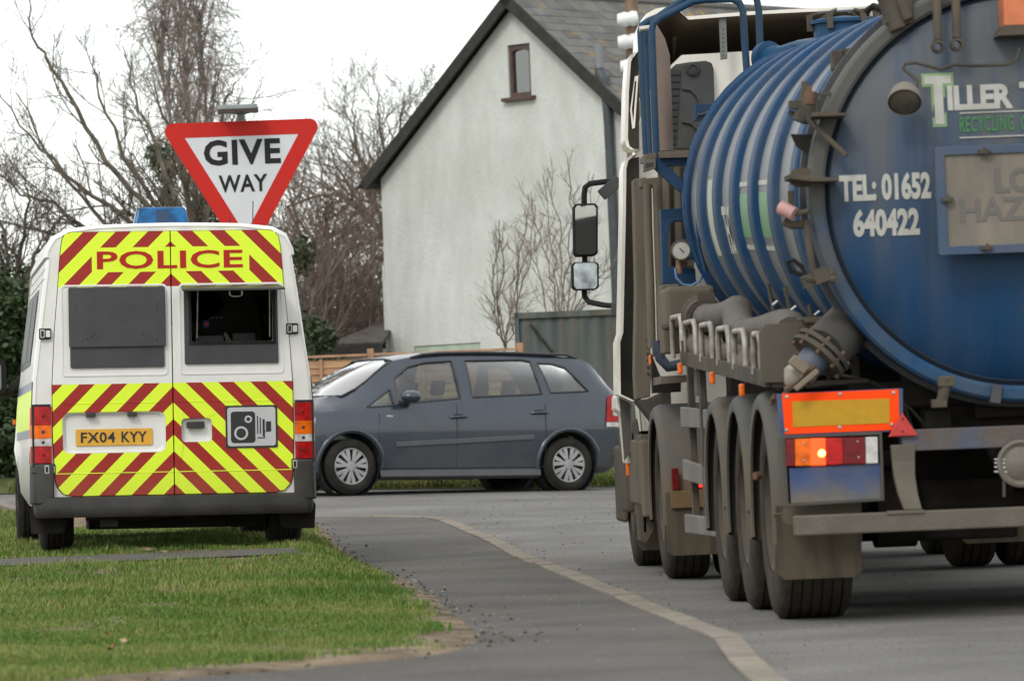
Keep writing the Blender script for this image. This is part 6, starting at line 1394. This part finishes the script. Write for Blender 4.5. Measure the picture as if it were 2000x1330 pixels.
MB().box(tp(1602, 625, .3), (.16, .12, .03)).box(tp(1575, 624, .3), (.08, .08, .02)).tube([tp(1595, 630, .3), tp(1600, 655, .28)], .04, 10).build('valve_head', M['mud'], truck, bevel=.006)
for k, (x, y) in enumerate(((1500, 555), (1533, 560), (1580, 595))):
    ptube('tank_stay', [(x, y, 2.2 - .5 * k), (x + 14, y + 66, 2.2 - .5 * k)], .012, M['mud'], truck, 6)
for (x, y) in ((1514, 592), (1550, 602), (1596, 612)): ptube('hook', [(x - 5, y + 4, 1.4), (x + 5, y - 4, 1.4)], .008, M['silverprint'], truck, 6)
# hose tray with rails
def trayz(L): return float(np.interp(L, [.4, 5.4], [1.175, 1.375]))
v = []
for L in (.4, 5.4):
    z = trayz(L); v += [(-1.25, L, z - .05), (-1.225, L, z - .05), (-1.225, L, z + .03), (-1.25, L, z + .03)]
hr = MB().add(v, [(0, 1, 2, 3), (4, 7, 6, 5)] + [(k, (k + 1) % 4, 4 + (k + 1) % 4, 4 + k) for k in range(4)]).build('hose_tray', M['mud'], truck, bevel=.004)
v = []
for L in (.4, 5.4):
    z = trayz(L); v += [(-1.22, L, z - .05), (-.75, L, z - .05), (-.75, L, z - .03), (-1.22, L, z - .03)]
MB().add(v, [(0, 1, 2, 3), (4, 7, 6, 5)] + [(k, (k + 1) % 4, 4 + (k + 1) % 4, 4 + k) for k in range(4)]).build('tray_floor', M['mud'], hr)
for px0, px1, pt in ((1312, 1328, 621), (1337, 1355, 631), (1369, 1387, 636), (1402, 1420, 643), (1433, 1451, 648), (1471, 1482, 653)):
    A = ts(px0, pt, -1.24); B = ts(px1, pt + 3, -1.24); zA, zB = trayz(A.y), trayz(B.y)
    MB().tube([(-1.24, A.y, zA), (-1.24, A.y, A.z - .04), (-1.24, A.y - .04, A.z), (-1.235, B.y + .04, A.z - .005), (-1.232, B.y, A.z - .05), (-1.23, B.y, zB)], .016, 8).build('tray_rail', M['alum'], hr, smooth=50)
pplate('tray_end_plate', [(1486, 748), (1482, 650), (1494, 633), (1590, 629), (1592, 744)], .38, .02, mat('tray_end_mud', (.105, .092, .068), .85, var=.12, vs=3, dirt=(.10, .085, .065), da=.5, ds=3), truck, (), .003)
pplate('tray_side', [(1327, 612), (1355, 600), (1355, 690), (1327, 680)], 5.45, .02, M['tanmud'])
for k, (x, z, r) in enumerate(((-1.10, .20, .085), (-1.13, .05, .075), (-.95, .12, .08))):
    pts = []
    for j in range(14):
        L = .5 + 4.5 * j / 13; pts.append((x + .04 * math.sin(j * .8 + k), L, trayz(L) + z + .03 * math.sin(j * .9 + k * 2) + (.05 if j > 8 and k == 0 else 0)))
    ho = MB().tube(pts, r, 14).build('suction_hose', M['hose'], truck, smooth=60)
    if k == 0: MB().lathe(pts[-1], (0, 1, .1), [(-.10, r), (-.10, r + .03), (-.04, r + .035), (.0, r + .01), (.08, r + .01), (.10, r + .04), (.12, r + .04), (.12, r - .03)], 22).box(Vector(pts[-1]) + Vector((.01, -.05, .11)), (.10, .08, .06)).build('hose_coupling', M['mud'], ho, smooth=40)
# side markers
for (x, y, L) in ((1328, 720, 5.0), (1391, 738, 3.1), (1271, 703, 8.0), (1449, 762, 1.6)):
    q = tp(x, y, L); MB().box((q.x, L, q.z), (.024, .10, .065)).build('side_marker', M['amber_lens'], truck, bevel=.008); MB().box((q.x + .02, L, q.z + .09), (.012, .03, .14)).build('marker_stalk', M['mud'], truck)
# side guards
for sg in (-1, 1):
    for (pf, pr, hf) in (((1320, 795, 820), (1397, 838, 0), .12), ((1325, 897, 925), (1397, 955, 0), .12), ((1332, 1004, 1035), (1397, 1048, 0), .11)):
        Lf, Lr = 5.6, 4.25; A = tp(pf[0], pf[1], Lf); A2 = tp(pf[0], pf[2], Lf); B = tp(pr[0], pr[1], Lr)
        zr0 = tp(pr[0], pr[1] - 40, Lr).z; top_f, bot_f = A.z, A.z - hf; top_r = B.z + .105; bot_r = B.z
        xa, xb = -1.245, B.x
        v = [(xa, Lf, bot_f), (xa + .03, Lf, bot_f), (xa + .03, Lf, top_f), (xa, Lf, top_f), (xb, Lr, bot_r), (xb + .035, Lr, bot_r), (xb + .035, Lr, top_r), (xb, Lr, top_r)]
        v = [(x_ * -sg, y_, z_) for x_, y_, z_ in v]
        MB().add(v, [(3, 2, 1, 0), (4, 5, 6, 7), (0, 1, 5, 4), (1, 2, 6, 5), (2, 3, 7, 6), (3, 0, 4, 7)]).build('side_guard_rail', mat('guard_rail_grey', (.17, .165, .15), .65, .1, var=.12, vs=5, dirt=MUD2, da=.6, ds=4) if 'guard_rail_grey' not in bpy.data.materials else bpy.data.materials['guard_rail_grey'], truck, bevel=.006)
    for L in (5.5, 4.7): tb('guard_post', -sg * -1.20 if sg < 0 else 1.16, -1.16 if sg < 0 else 1.20, L, L + .08, .38, 1.32, M['mud'])
# --- tractor: cab
cabb = MB(); L0, L1 = 9.25, 11.9; art = lambda L: .055 * max(0, L - 9.3)
sec = [(-1.21, .95), (-1.235, 1.3), (-1.235, 2.0), (-1.22, 2.6), (-1.16, 3.0), (-1.05, 3.28), (-.85, 3.46), (.85, 3.50), (1.05, 3.28), (1.16, 3.0), (1.22, 2.6), (1.235, 2.0), (1.235, 1.3), (1.21, .95)]
v = []
for L, k in ((L0, 1.0), (L0 + .02, 1.006), (L1 - .5, 1.006), (L1 - .1, .985), (L1, .93)):
    for (x, z) in sec: v.append((x * k * .99 + art(L), L, .95 + (z - .95) * (1 if L < L1 - .3 else .97)))
n_ = len(sec); f = [(i * n_ + k, i * n_ + (k + 1) % n_, (i + 1) * n_ + (k + 1) % n_, (i + 1) * n_ + k) for i in range(4) for k in range(n_)] + [tuple(range(n_)), tuple(range(4 * n_, 5 * n_))]
cab = cabb.add(v, f).build('cab', M['twhite'], truck, smooth=35)
# roof deflector: open-backed hood, brown inside
def q3(px, py, L): p = tp(px, py, L); return (p.x, p.z)
fo = [q3(x, y, 9.05) for x, y in [(1247, 100), (1249, 55), (1262, 28), (1280, 18), (1316, 12), (1339, 33), (1480, 22), (1720, 10), (1860, 12)]]
xr = 1.08; fo += [(xr - .12, fo[-1][1] - .02), (xr, fo[-1][1] - .16), (xr, fo[0][1])]
cxm_ = -.0
inn = []
v = []; t_ = .03
def shrink(p, k): cx, cz = 0, 3.3; return (cx + (p[0] - cx) * k, cz + (p[1] - cz) * k)
rings = [(9.05, fo, 1), (9.6, fo, 1), (11.0, [(x * .93, 3.3 + (z - 3.3) * .55) for x, z in fo], 1), (11.6, [(x * .85, 3.3 + (z - 3.3) * .12) for x, z in fo], 1)]
for (L, ps, _) in rings:
    for (x, z) in ps: v.append((x, L, z))
m_ = len(fo); f = [(i * m_ + k, i * m_ + k + 1, (i + 1) * m_ + k + 1, (i + 1) * m_ + k) for i in range(3) for k in range(m_ - 1)]
MB().add(v, f).build('roof_deflector', M['twhite'], cab, smooth=30)
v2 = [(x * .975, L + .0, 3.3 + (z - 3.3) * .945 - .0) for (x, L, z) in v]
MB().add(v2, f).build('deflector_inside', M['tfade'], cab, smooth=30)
rim = MB(); vv = []
for (x, z) in fo: vv += [(x, 9.05, z), (x * .975, 9.05, 3.3 + (z - 3.3) * .945)]
rim.add(vv, [(i * 2, i * 2 + 2, i * 2 + 3, i * 2 + 1) for i in range(m_ - 1)]).build('deflector_edge', M['twhite'], cab)
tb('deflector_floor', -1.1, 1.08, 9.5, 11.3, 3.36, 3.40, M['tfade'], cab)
pplate('roof_strut', [(1404, 36), (1418, 35), (1421, 115), (1408, 117)], 9.08, .04, mat('strut_grey', (.16, .165, .155), .6, .3, var=.15), cab, (), .004)
mb = MB()
for k in range(7): mb.lathe(tp(1412.5, 58 + k * 8.5, 9.08), (0, -1, 0), [(0, .006), (.002, .005), (.003, 0)], 6)
mb.build('strut_holes', M['ink'], cab)
# side deflectors: thin white fins with dark inside
for sg in (-1, 1):
    for (pts) in ([(1245, 100), (1232, 108), (1226, 122), (1222, 180), (1220, 270), (1223, 286), (1232, 292), (1246, 291)], [(1246, 302), (1232, 304), (1221, 313), (1217, 330), (1216, 420), (1213, 560), (1211, 650), (1205, 668), (1206, 770), (1248, 790)]):
        P = [tp(x, y, 8.95) for x, y in pts]; vo_, vi_ = [], []
        for p in P: vo_.append((p.x, 8.95, p.z)); vi_.append((p.x, 9.35, p.z))
        n_ = len(P); mid = Vector((-1.12, 9.2, sum(p.z for p in P) / n_))
        off = [(p.x + (.022 if p.x < P[0].x - .01 or p.x < P[-1].x - .01 else 0), 8.955, p.z) for p in P]; offi = [(x, 9.35, z) for x, y, z in off]
        vs_ = vo_ + vi_ + off + offi; fs_ = []
        for i in range(n_ - 1): fs_ += [(i, i + 1, n_ + i + 1, n_ + i), (2 * n_ + i, 3 * n_ + i, 3 * n_ + i + 1, 2 * n_ + i + 1), (i, 2 * n_ + i, 2 * n_ + i + 1, i + 1)]
        vs_ = [(x * -sg, y, z) for x, y, z in vs_]
        MB().add(vs_, fs_).build('side_deflector', M['twhite'], cab, smooth=50)
        MB().add([((-p.x - .03 * 0) * sg if False else (p.x + .028) * -sg, 9.23, p.z) for p in P], [tuple(range(n_))]).build('deflector_shadow_panel', M['shadepanel'], cab)  # dark sheet standing in for the shade within the fin
ptube('grab_rail', [(1229, 150, 8.9), (1238, 200, 8.88), (1243, 160, 8.88)], .0, M['alum'], cab) if False else None
pplate('cab_vent_trim', [(1240, 150), (1247, 148), (1240, 250), (1235, 252), (1231, 215)], 8.93, .012, M['twhite'], cab, [[(1240, 158), (1243, 160), (1237, 240), (1234, 215)]])
# exhaust stack, blue posts
MB().tube([tp(1272, 48, 8.5), tp(1286, 80, 8.5), tp(1293, 110, 8.5), tp(1296, 180, 8.5), tp(1300, 295, 8.5)], [.03, .045, .052, .052, .052], 18).build('exhaust_stack', M['brownpipe'], truck, smooth=60)
pplate('air_intake', [(1308, 292), (1307, 138), (1320, 126), (1345, 122), (1378, 119), (1390, 123), (1394, 135), (1396, 200), (1398, 292)], 9.18, .06, M['darkplast'], truck, (), .012)
mb = MB()
for k in range(11): 
    a, b = tp(1308, 137 + k * 13.5, 9.17), tp(1329 - k * .9, 136 + k * 13.5, 9.17); mb.bb(a.x, b.x, 9.165, 9.18, a.z - .035, a.z)
mb.build('intake_louvre', M['ink'], truck)
q = tp(1353, 136, 9.17); MB().lathe(q, (0, -1, 0), [(0, .045), (.012, .043), (.014, .03), (.002, .028), (.002, 0)], 20).build('intake_cap', M['ink'], truck, smooth=40)
for (cx, cy) in ((1338, 200), (1338, 265)): ptube('intake_moulding', [(cx - 5, cy - 27, 9.17), (cx + 12, cy - 24, 9.17), (cx + 24, cy - 12, 9.17), (cx + 30, cy + 5, 9.17)], .011, M['darkplast'])
pbox('blue_box', 1359, 203, 1398, 232, 8.2, 8.5, M['bluebright']); ptube('box_handle', [(1362, 226, 8.15), (1372, 225, 8.15), (1385, 219, 8.15)], .012, M['ink'])
rails = [[(1282, 302, 7.5), (1277, 180, 7.5), (1273, 60, 7.5), (1276, 46, 7.5), (1290, 36, 7.5), (1352, 4, 7.5), (1380, 0, 7.5), (1430, -1, 7.5), (1444, 6, 7.5), (1451, 22, 7.5), (1455, 90, 7.5), (1460, 160, 7.5)],
         [(1262, 302, 8.0), (1257, 180, 8.0), (1251, 62, 8.0), (1254, 50, 8.0), (1266, 42, 8.0), (1285, 34, 8.0), (1345, -8, 8.0), (1465, -14, 8.0), (1477, -5, 8.0), (1482, 20, 8.0), (1484, 80, 8.0), (1487, 140, 8.0)]]
for r_ in rails: ptube('walkway_rail', r_, .0235, M['railblue'], truck, 10)
ptube('walkway_rail', [(1270, 300, 7.7), (1265, 180, 7.7), (1261, 56, 7.7)], .015, M['railblue'], truck, 8)
for yy in (58,): ptube('rail_bracket', [(1249, yy, 7.6), (1276, yy - 3, 7.6)], .02, M['chrome'])
# walkway platform with a triangular bracket
pplate('platform_bracket', [(1280, 309), (1365, 307), (1360, 330), (1349, 386), (1322, 371), (1279, 331)], 7.4, .05, M['bluebright'], truck, [[(1304, 325), (1346, 362), (1355, 322)]], .004)
pplate('platform_step', [(1288, 296), (1368, 293), (1368, 307), (1288, 309)], 7.35, .55, M['tanmud'], truck, (), .004)
pplate('pipe_chase', [(1286, 318), (1362, 312), (1362, 470), (1350, 560), (1292, 560)], 8.7, .1, mat('pipe_chase_brown', (.075, .062, .048), .85, var=.3, vs=4, dirt=MUD, da=.6))
for xx in (1300, 1322, 1344): ptube('chase_pipe', [(xx, 318, 8.6), (xx + 2, 400, 8.6), (xx + 5, 520, 8.6)], .024, M['tanmud'])
pplate('platform_end', [(1257, 314), (1281, 310), (1281, 329), (1257, 337)], 7.36, .05, M['steel'], truck, (), .004)
pplate('platform_slots', [(1261, 320), (1276, 317), (1276, 325), (1261, 329)], 7.358, .004, M['ink'])
pplate('step_side', [(1259, 302), (1280, 297), (1280, 309), (1259, 314)], 7.37, .4, M['tanmud'])
# tan vertical panels and pipes behind the cab
pplate('rear_column', [(1238, 350), (1262, 346), (1266, 560), (1272, 725), (1270, 775), (1243, 780), (1240, 730), (1243, 560)], 8.4, .25, M['tanmud'], truck, (), .006)
pplate('column_cap', [(1251, 350), (1290, 346), (1290, 364), (1252, 366)], 8.0, .2, M['tanmud'], truck, (), .004)
for (x0, x1) in ((1264, 1272), (1283, 1293)): MB().tube([tp(x0, 360, 8.0), tp(x0 + 2, 450, 8.0), tp(x0 + 6, 560, 8.0), tp(x0 + 9, 680, 8.0)], .028, 10).build('conduit_pipe', M['tanmud'], truck, smooth=50)
mb = MB()
for k in range(14): 
    yy = 480 + k * 8 if k < 8 else 665 + (k - 8) * 13; mb.lathe(tp(1262 + (yy - 480) * .015, yy, 8.39), (0, -1, 0), [(0, .009), (.003, .007), (.004, 0)], 6)
tag(mb.build('column_holes', M['ink'], truck), kind='stuff')
pplate('blue_column', [(1290, 409), (1334, 407), (1335, 432), (1318, 432), (1309, 440), (1305, 470), (1306, 520), (1330, 522), (1358, 524), (1360, 556), (1294, 555)], 7.6, .12, M['bluebright'], truck, (), .006)
pplate('gauge_bracket', [(1320, 468), (1360, 466), (1361, 506), (1322, 508)], 7.5, .06, M['bluebright'], truck, (), .006)
pbox('cab_tank_box', 1300, 558, 1398, 640, 6.4, 6.9, M['tanmud'], truck, .03)
pbox('lower_back_panel', 1294, 555, 1330, 690, 7.0, 7.3, M['tanmud'], truck, .01)
gq = tp(1330, 489, 7.3); gg = MB().lathe(gq, (-.1, -1, 0), [(-.06, 0), (-.06, .055), (-.01, .066), (.012, .066), (.014, .056)], 28).build('pressure_gauge', M['mud'], truck, smooth=40)
MB().lathe(gq, (-.1, -1, 0), [(.006, .057), (.008, 0)], 28).build('gauge_face', mat('gauge_face', (.42, .42, .38), .4), gg); MB().tube([gq + Vector((-.01, -.012, .015)), gq + Vector((.015, -.013, -.015))], .003, 5).build('needle', M['ink'], gg)
MB().tube([tp(1327, 507, 7.35), tp(1327, 535, 7.35)], .022, 8).build('gauge_stem', mat('brass_stem', (.22, .12, .06), .6), gg)
ptube('gauge_hose', [(1319, 524, 7.3), (1321, 542, 7.3), (1333, 556, 7.3), (1350, 558, 7.3), (1366, 550, 7.3), (1374, 530, 7.25), (1373, 500, 7.1), (1368, 480, 7.0)], .010, mat('pale_blue_hose', (.12, .22, .36), .5), gg, 6)
# fifth wheel area, dark boxes and steps
MB().box((0, 8.4, 1.05), (1.3, 1.6, .22)).box((.2, 8.9, 1.6), (1.7, .35, 1.5)).build('coupling_plate', M['chassis'], truck)
pplate('catwalk', [(1290, 735), (1340, 732), (1345, 745), (1290, 750)], 7.2, .6, M['tanmud'])
pplate('cab_corner', [(1272, 690), (1290, 735), (1330, 745), (1330, 765), (1275, 768)], 7.9, .1, M['chassis'])
pplate('air_tank_wedge', [(1244, 782), (1272, 778), (1310, 760), (1312, 815), (1290, 840)], 8.2, .4, M['mud'])
ptube('dark_hose_loop', [(1284, 665, 7.6), (1290, 700, 7.6), (1305, 716, 7.6), (1330, 712, 7.6)], .035, mat('navy_hose', (.03, .045, .07), .6))
pbox('post_bracket', 1361, 720, 1378, 772, 4.8, 5.0, M['steel'])
pbox('cab_step_box', 1222, 842, 1240, 1000, 9.7, 10.3, M['mud'], truck, .02); pbox('battery_box', 1240, 858, 1254, 985, 9.0, 9.6, M['tanmud'], truck, .02); pbox('battery_box', 1253, 858, 1273, 1010, 8.7, 9.5, M['tanmud'], truck, .02)
pplate('step_frame', [(1246, 985), (1274, 985), (1276, 1035), (1262, 1060), (1250, 1055)], 8.8, .25, M['mud'], truck, [[(1256, 960 + 30), (1262, 990), (1263, 1040), (1257, 1038)]])
pbox('battery_lid', 1251, 848, 1271, 860, 8.75, 9.4, M['steel'], truck, .006); pbox('fender_tan', 1213, 870, 1226, 1020, 11.2, 11.9, M['mud'], truck, .03)
pplate('cab_side_lower', [(1204, 775), (1232, 748), (1236, 905), (1226, 905), (1217, 810), (1204, 800)], 9.4, .5, M['twhite'], truck, (), .01)
pplate('door_lower', [(1208, 760), (1228, 742), (1231, 800), (1233, 880), (1220, 900), (1212, 800)], 9.35, .04, M['mudguard'], truck)
ptube('door_grab_rail', [(1210, 680, 10.2), (1203, 692, 10.2), (1201, 705, 10.2), (1201, 780, 10.2), (1206, 800, 10.2)], .012, M['alum'], truck, 8)
MB().box(tp(1206, 748, 9.9), (.03, .08, .045)).build('side_marker', M['amber_lens'], truck, bevel=.006); MB().box(tp(1227, 916, 9.6), (.03, .08, .09)).build('side_marker', M['amber_lens'], truck, bevel=.006)
# mirrors on both sides
mb = None
mir = mat('lorry_mirror_glass', (.55, .56, .55), .06, 1.0); mir2 = mat('lorry_lower_mirror_glass', (.24, .26, .25), .06, 1.0, var=.5, vs=9)
for sg in (-1, 1):
    def mx(p): return Vector((p.x * -sg, p.y, p.z))
    for (pts, L) in (([(1119, 404), (1124, 398), (1163, 397), (1168, 403), (1168, 494), (1163, 500), (1125, 502), (1120, 496)], 11.75), ([(1116, 518), (1121, 512), (1165, 511), (1170, 517), (1170, 560), (1165, 566), (1122, 567), (1117, 561)], 11.7)):
        P = [mx(tp(x, y, L)) for x, y in pts]; LL = L
        hs_ = MB().plate([[(p.x, p.z) for p in P]], lambda a, b, h: Vector((a, LL + h, b)), .11).build('mirror_housing', M['black'], cab, bevel=.014, seg=3)
        c_ = sum((p for p in P), Vector()) / len(P); MB().plate([[(c_.x + (p.x - c_.x) * .84, c_.z + (p.z - c_.z) * .92) for p in P]], lambda a, b, h: Vector((a, LL - .020 + h + (a - c_.x) * (.12 if c_.z > 2.2 else -.10) * -sg + (b - c_.z) * (.10 if c_.z < 2.2 else .0), b)), .003).build('mirror_glass', mir if c_.z > 2.2 else mir2, hs_)
    MB().tube([mx(tp(x, y, L)) for x, y, L in [(1214, 352, 11.5), (1185, 355, 11.7), (1152, 359, 11.75), (1143, 366, 11.8), (1141, 380, 11.8), (1141, 400, 11.82)]], .021, 8).build('mirror_arm', M['black'], cab, smooth=60)
    MB().tube([mx(tp(x, y, 11.82)) for x, y in [(1142, 495), (1142, 515)]], .02, 8).build('mirror_link', M['black'], cab)
    MB().tube([mx(tp(x, y, L)) for x, y, L in [(1141, 565, 11.8), (1142, 580, 11.8), (1150, 590, 11.75), (1180, 596, 11.6), (1206, 598, 11.4)]], .021, 8).build('mirror_arm', M['black'], cab, smooth=60)
    MB().box(mx(tp(1192, 367, 11.3)), (.17, .10, .085), Matrix.Rotation(R(-38) * -sg if sg < 0 else R(38), 3, 'Y')).build('kerb_mirror', M['darkplast'], cab, bevel=.006)
    MB().tube([mx(tp(1206, 590, 11.4)), mx(tp(1207, 618, 11.4))], .05, 10).build('mirror_base', M['darkplast'], cab, bevel=.008)
MB().bb(-1.0, 1.0, 11.88, 11.93, 1.75, 2.7).build('windscreen', M['dglass'], cab); tb('front_bumper', -1.07, 1.33, 11.5, 12.05, .35, .95, M['mudguard'], truck, .05)
for sg in (-1, 1): tb('door_window', sg * 1.225 + art(10.9), sg * 1.245 + art(10.9), 10.5, 11.3, 1.85, 2.55, M['dark'], cab)

# ------------------------------------------------------------------ litter on the ground
M['stone'] = mat('pale_stone_chip', (.32, .29, .24), .9, rand=.35, island=0)
M['clod'] = mat('dark_soil_clod', (.045, .036, .028), .95, island=.5, spec=.1)
M['chips'] = mat('gravel_bits', (.16, .14, .11), .95, island=.6, spec=.1)
def bits(name, N, sampler, s0, s1, m_, seed):
    rs = random.Random(seed); mb = MB()
    for _ in range(N):
        r_ = sampler(rs)
        if r_ is None: continue
        x, y, z = r_; s_ = rs.uniform(s0, s1) * (1 + (y - 17) / 30); v = []
        for k in range(5): a = 2 * math.pi * (k + rs.uniform(-.3, .3)) / 5; v.append((x + s_ * math.cos(a) * rs.uniform(.6, 1.2), y + s_ * math.sin(a) * rs.uniform(.6, 1.2), z - .002))
        v += [(x + rs.uniform(-.2, .2) * s_, y, z + s_ * rs.uniform(.35, .8))]; mb.add(v, [(k, (k + 1) % 5, 5) for k in range(5)])
    return tag(mb.build(name, m_), kind='stuff')
def s_edge(rs):
    y = rs.uniform(16, 42); x = float(np.interp(y, vYs, vXs)) + rs.gauss(0, .13 if y < 24 else .07); return (x, y, (zr(x, y) + KERB_H) if sdv(x, y) < 0 else zleft(x, y))
def s_tip(rs):
    y = rs.uniform(18.2, 20.6); x = float(np.interp(y, vYs, vXs)) + abs(rs.gauss(0, .16)); return (x, y, zr(x, y) + KERB_H)
def s_path(rs):
    y = rs.uniform(15.5, 42); x = rs.uniform(-3, 2); k = float(np.interp(y, kYs, kXs))
    return (x, y, zr(x, y) + KERB_H) if x < k - .02 and sdv(x, y) < 0 else None
def s_gut(rs):
    y = rs.uniform(17, 44); k = float(np.interp(y, kYs, kXs)) + .17 + abs(rs.gauss(0, .12)); return (k, y, zr(k, y))
def s_road(rs):
    y = rs.uniform(17, 50); x = rs.uniform(-1, 4); k = float(np.interp(y, kYs, kXs)) + .2; return (x, y, zr(x, y)) if x > k else None
bits('soil_crumbs', 240, s_edge, .004, .012, M['clod'], 1); bits('soil_crumbs', 14, s_tip, .006, .020, M['clod'], 2); bits('gravel', 1300, s_path, .003, .007, M['chips'], 3)
bits('gravel', 500, s_gut, .004, .012, M['chips'], 4); bits('gravel', 700, s_road, .003, .008, M['clod'], 5); bits('gravel', 220, s_edge, .005, .012, M['chips'], 7)
def leaf(px, py, off, size, c, label):
    p = rayG(px, py, off); q = random.Random(px); v = []
    o = MB()
    pr = [(-1, 0, .25), (-.6, .42, .1), (0, .55, .2), (.6, .35, .05), (1.1, 0, .3), (.6, -.38, .15), (0, -.5, .02), (-.6, -.38, .12), (0, 0, .0)]
    o.add([(a * size, b * size, c_ * size * 1.6) for a, b, c_ in pr] + [(a * size, b * size, c_ * size * 1.6 + .002) for a, b, c_ in pr], [(k, (k + 1) % 8, 8) for k in range(8)] + [(9 + (k + 1) % 8, 9 + k, 17) for k in range(8)])
    ob = o.build('fallen_leaf', mat('dry_leaf_%d' % px, c, .7, var=.3, vs=30)); ob.location = (p.x, p.y, zleft(p.x, p.y) + .03); ob.rotation_euler = (.5, .2, q.uniform(0, 6)); tag(ob, label, 'leaf')
leaf(220, 1276, .10, .035, (.26, .11, .055), 'largest curled russet leaf lying on the grass near the front edge'); leaf(243, 1262, .10, .022, (.40, .30, .16), 'small tan leaf on the grass just right of the russet leaf'); leaf(213, 1241, .12, .018, (.24, .10, .05), 'small rust brown leaf on the grass above the largest leaf')
def rock(px, py, off, s, c, label, lab2='stone'):
    p = rayG(px, py, off); rr = random.Random(px + py); bm = bmesh.new(); bmesh.ops.create_icosphere(bm, subdivisions=2, radius=1)
    for v_ in bm.verts: v_.co *= .8 + .35 * noise.noise(v_.co * 1.6 + Vector((px, 0, 0))); v_.co.x *= s[0]; v_.co.y *= s[1]; v_.co.z *= s[2]
    me = bpy.data.meshes.new(lab2); bm.to_mesh(me); bm.free(); me.materials.append(mat('stone_%d' % px, c, .9, var=.25, vs=20)); ob = bpy.data.objects.new(lab2, me); col.objects.link(ob)
    z = zleft(p.x, p.y) if sdv(p.x, p.y) > 0 else zr(p.x, p.y) + KERB_H
    ob.location = (p.x, p.y, z + s[2] * .4); tag(ob, label, 'stone')
rock(284, 1081, .24, (.085, .09, .03), (.20, .145, .09), 'largest brown clod of earth beside the narrow path behind the van', 'earth_clod'); rock(252, 1082, .24, (.05, .06, .02), (.19, .14, .09), 'flat brown clod just left of the largest clod behind the van', 'earth_clod'); rock(320, 1081, .24, (.05, .06, .018), (.20, .15, .10), 'flat brown clod right of the largest clod behind the van', 'earth_clod')
rock(716, 1066, .09, (.018, .018, .014), (.10, .10, .10), 'small dark stone alone on the asphalt footpath right of the van'); rock(689, 1098, .10, (.035, .05, .02), (.42, .40, .36), 'pale stone edging fragment where the grass meets the footpath'); rock(688, 1277, .09, (.009, .01, .006), (.6, .6, .56), 'tiny white pebble in the bare earth at the front of the verge')
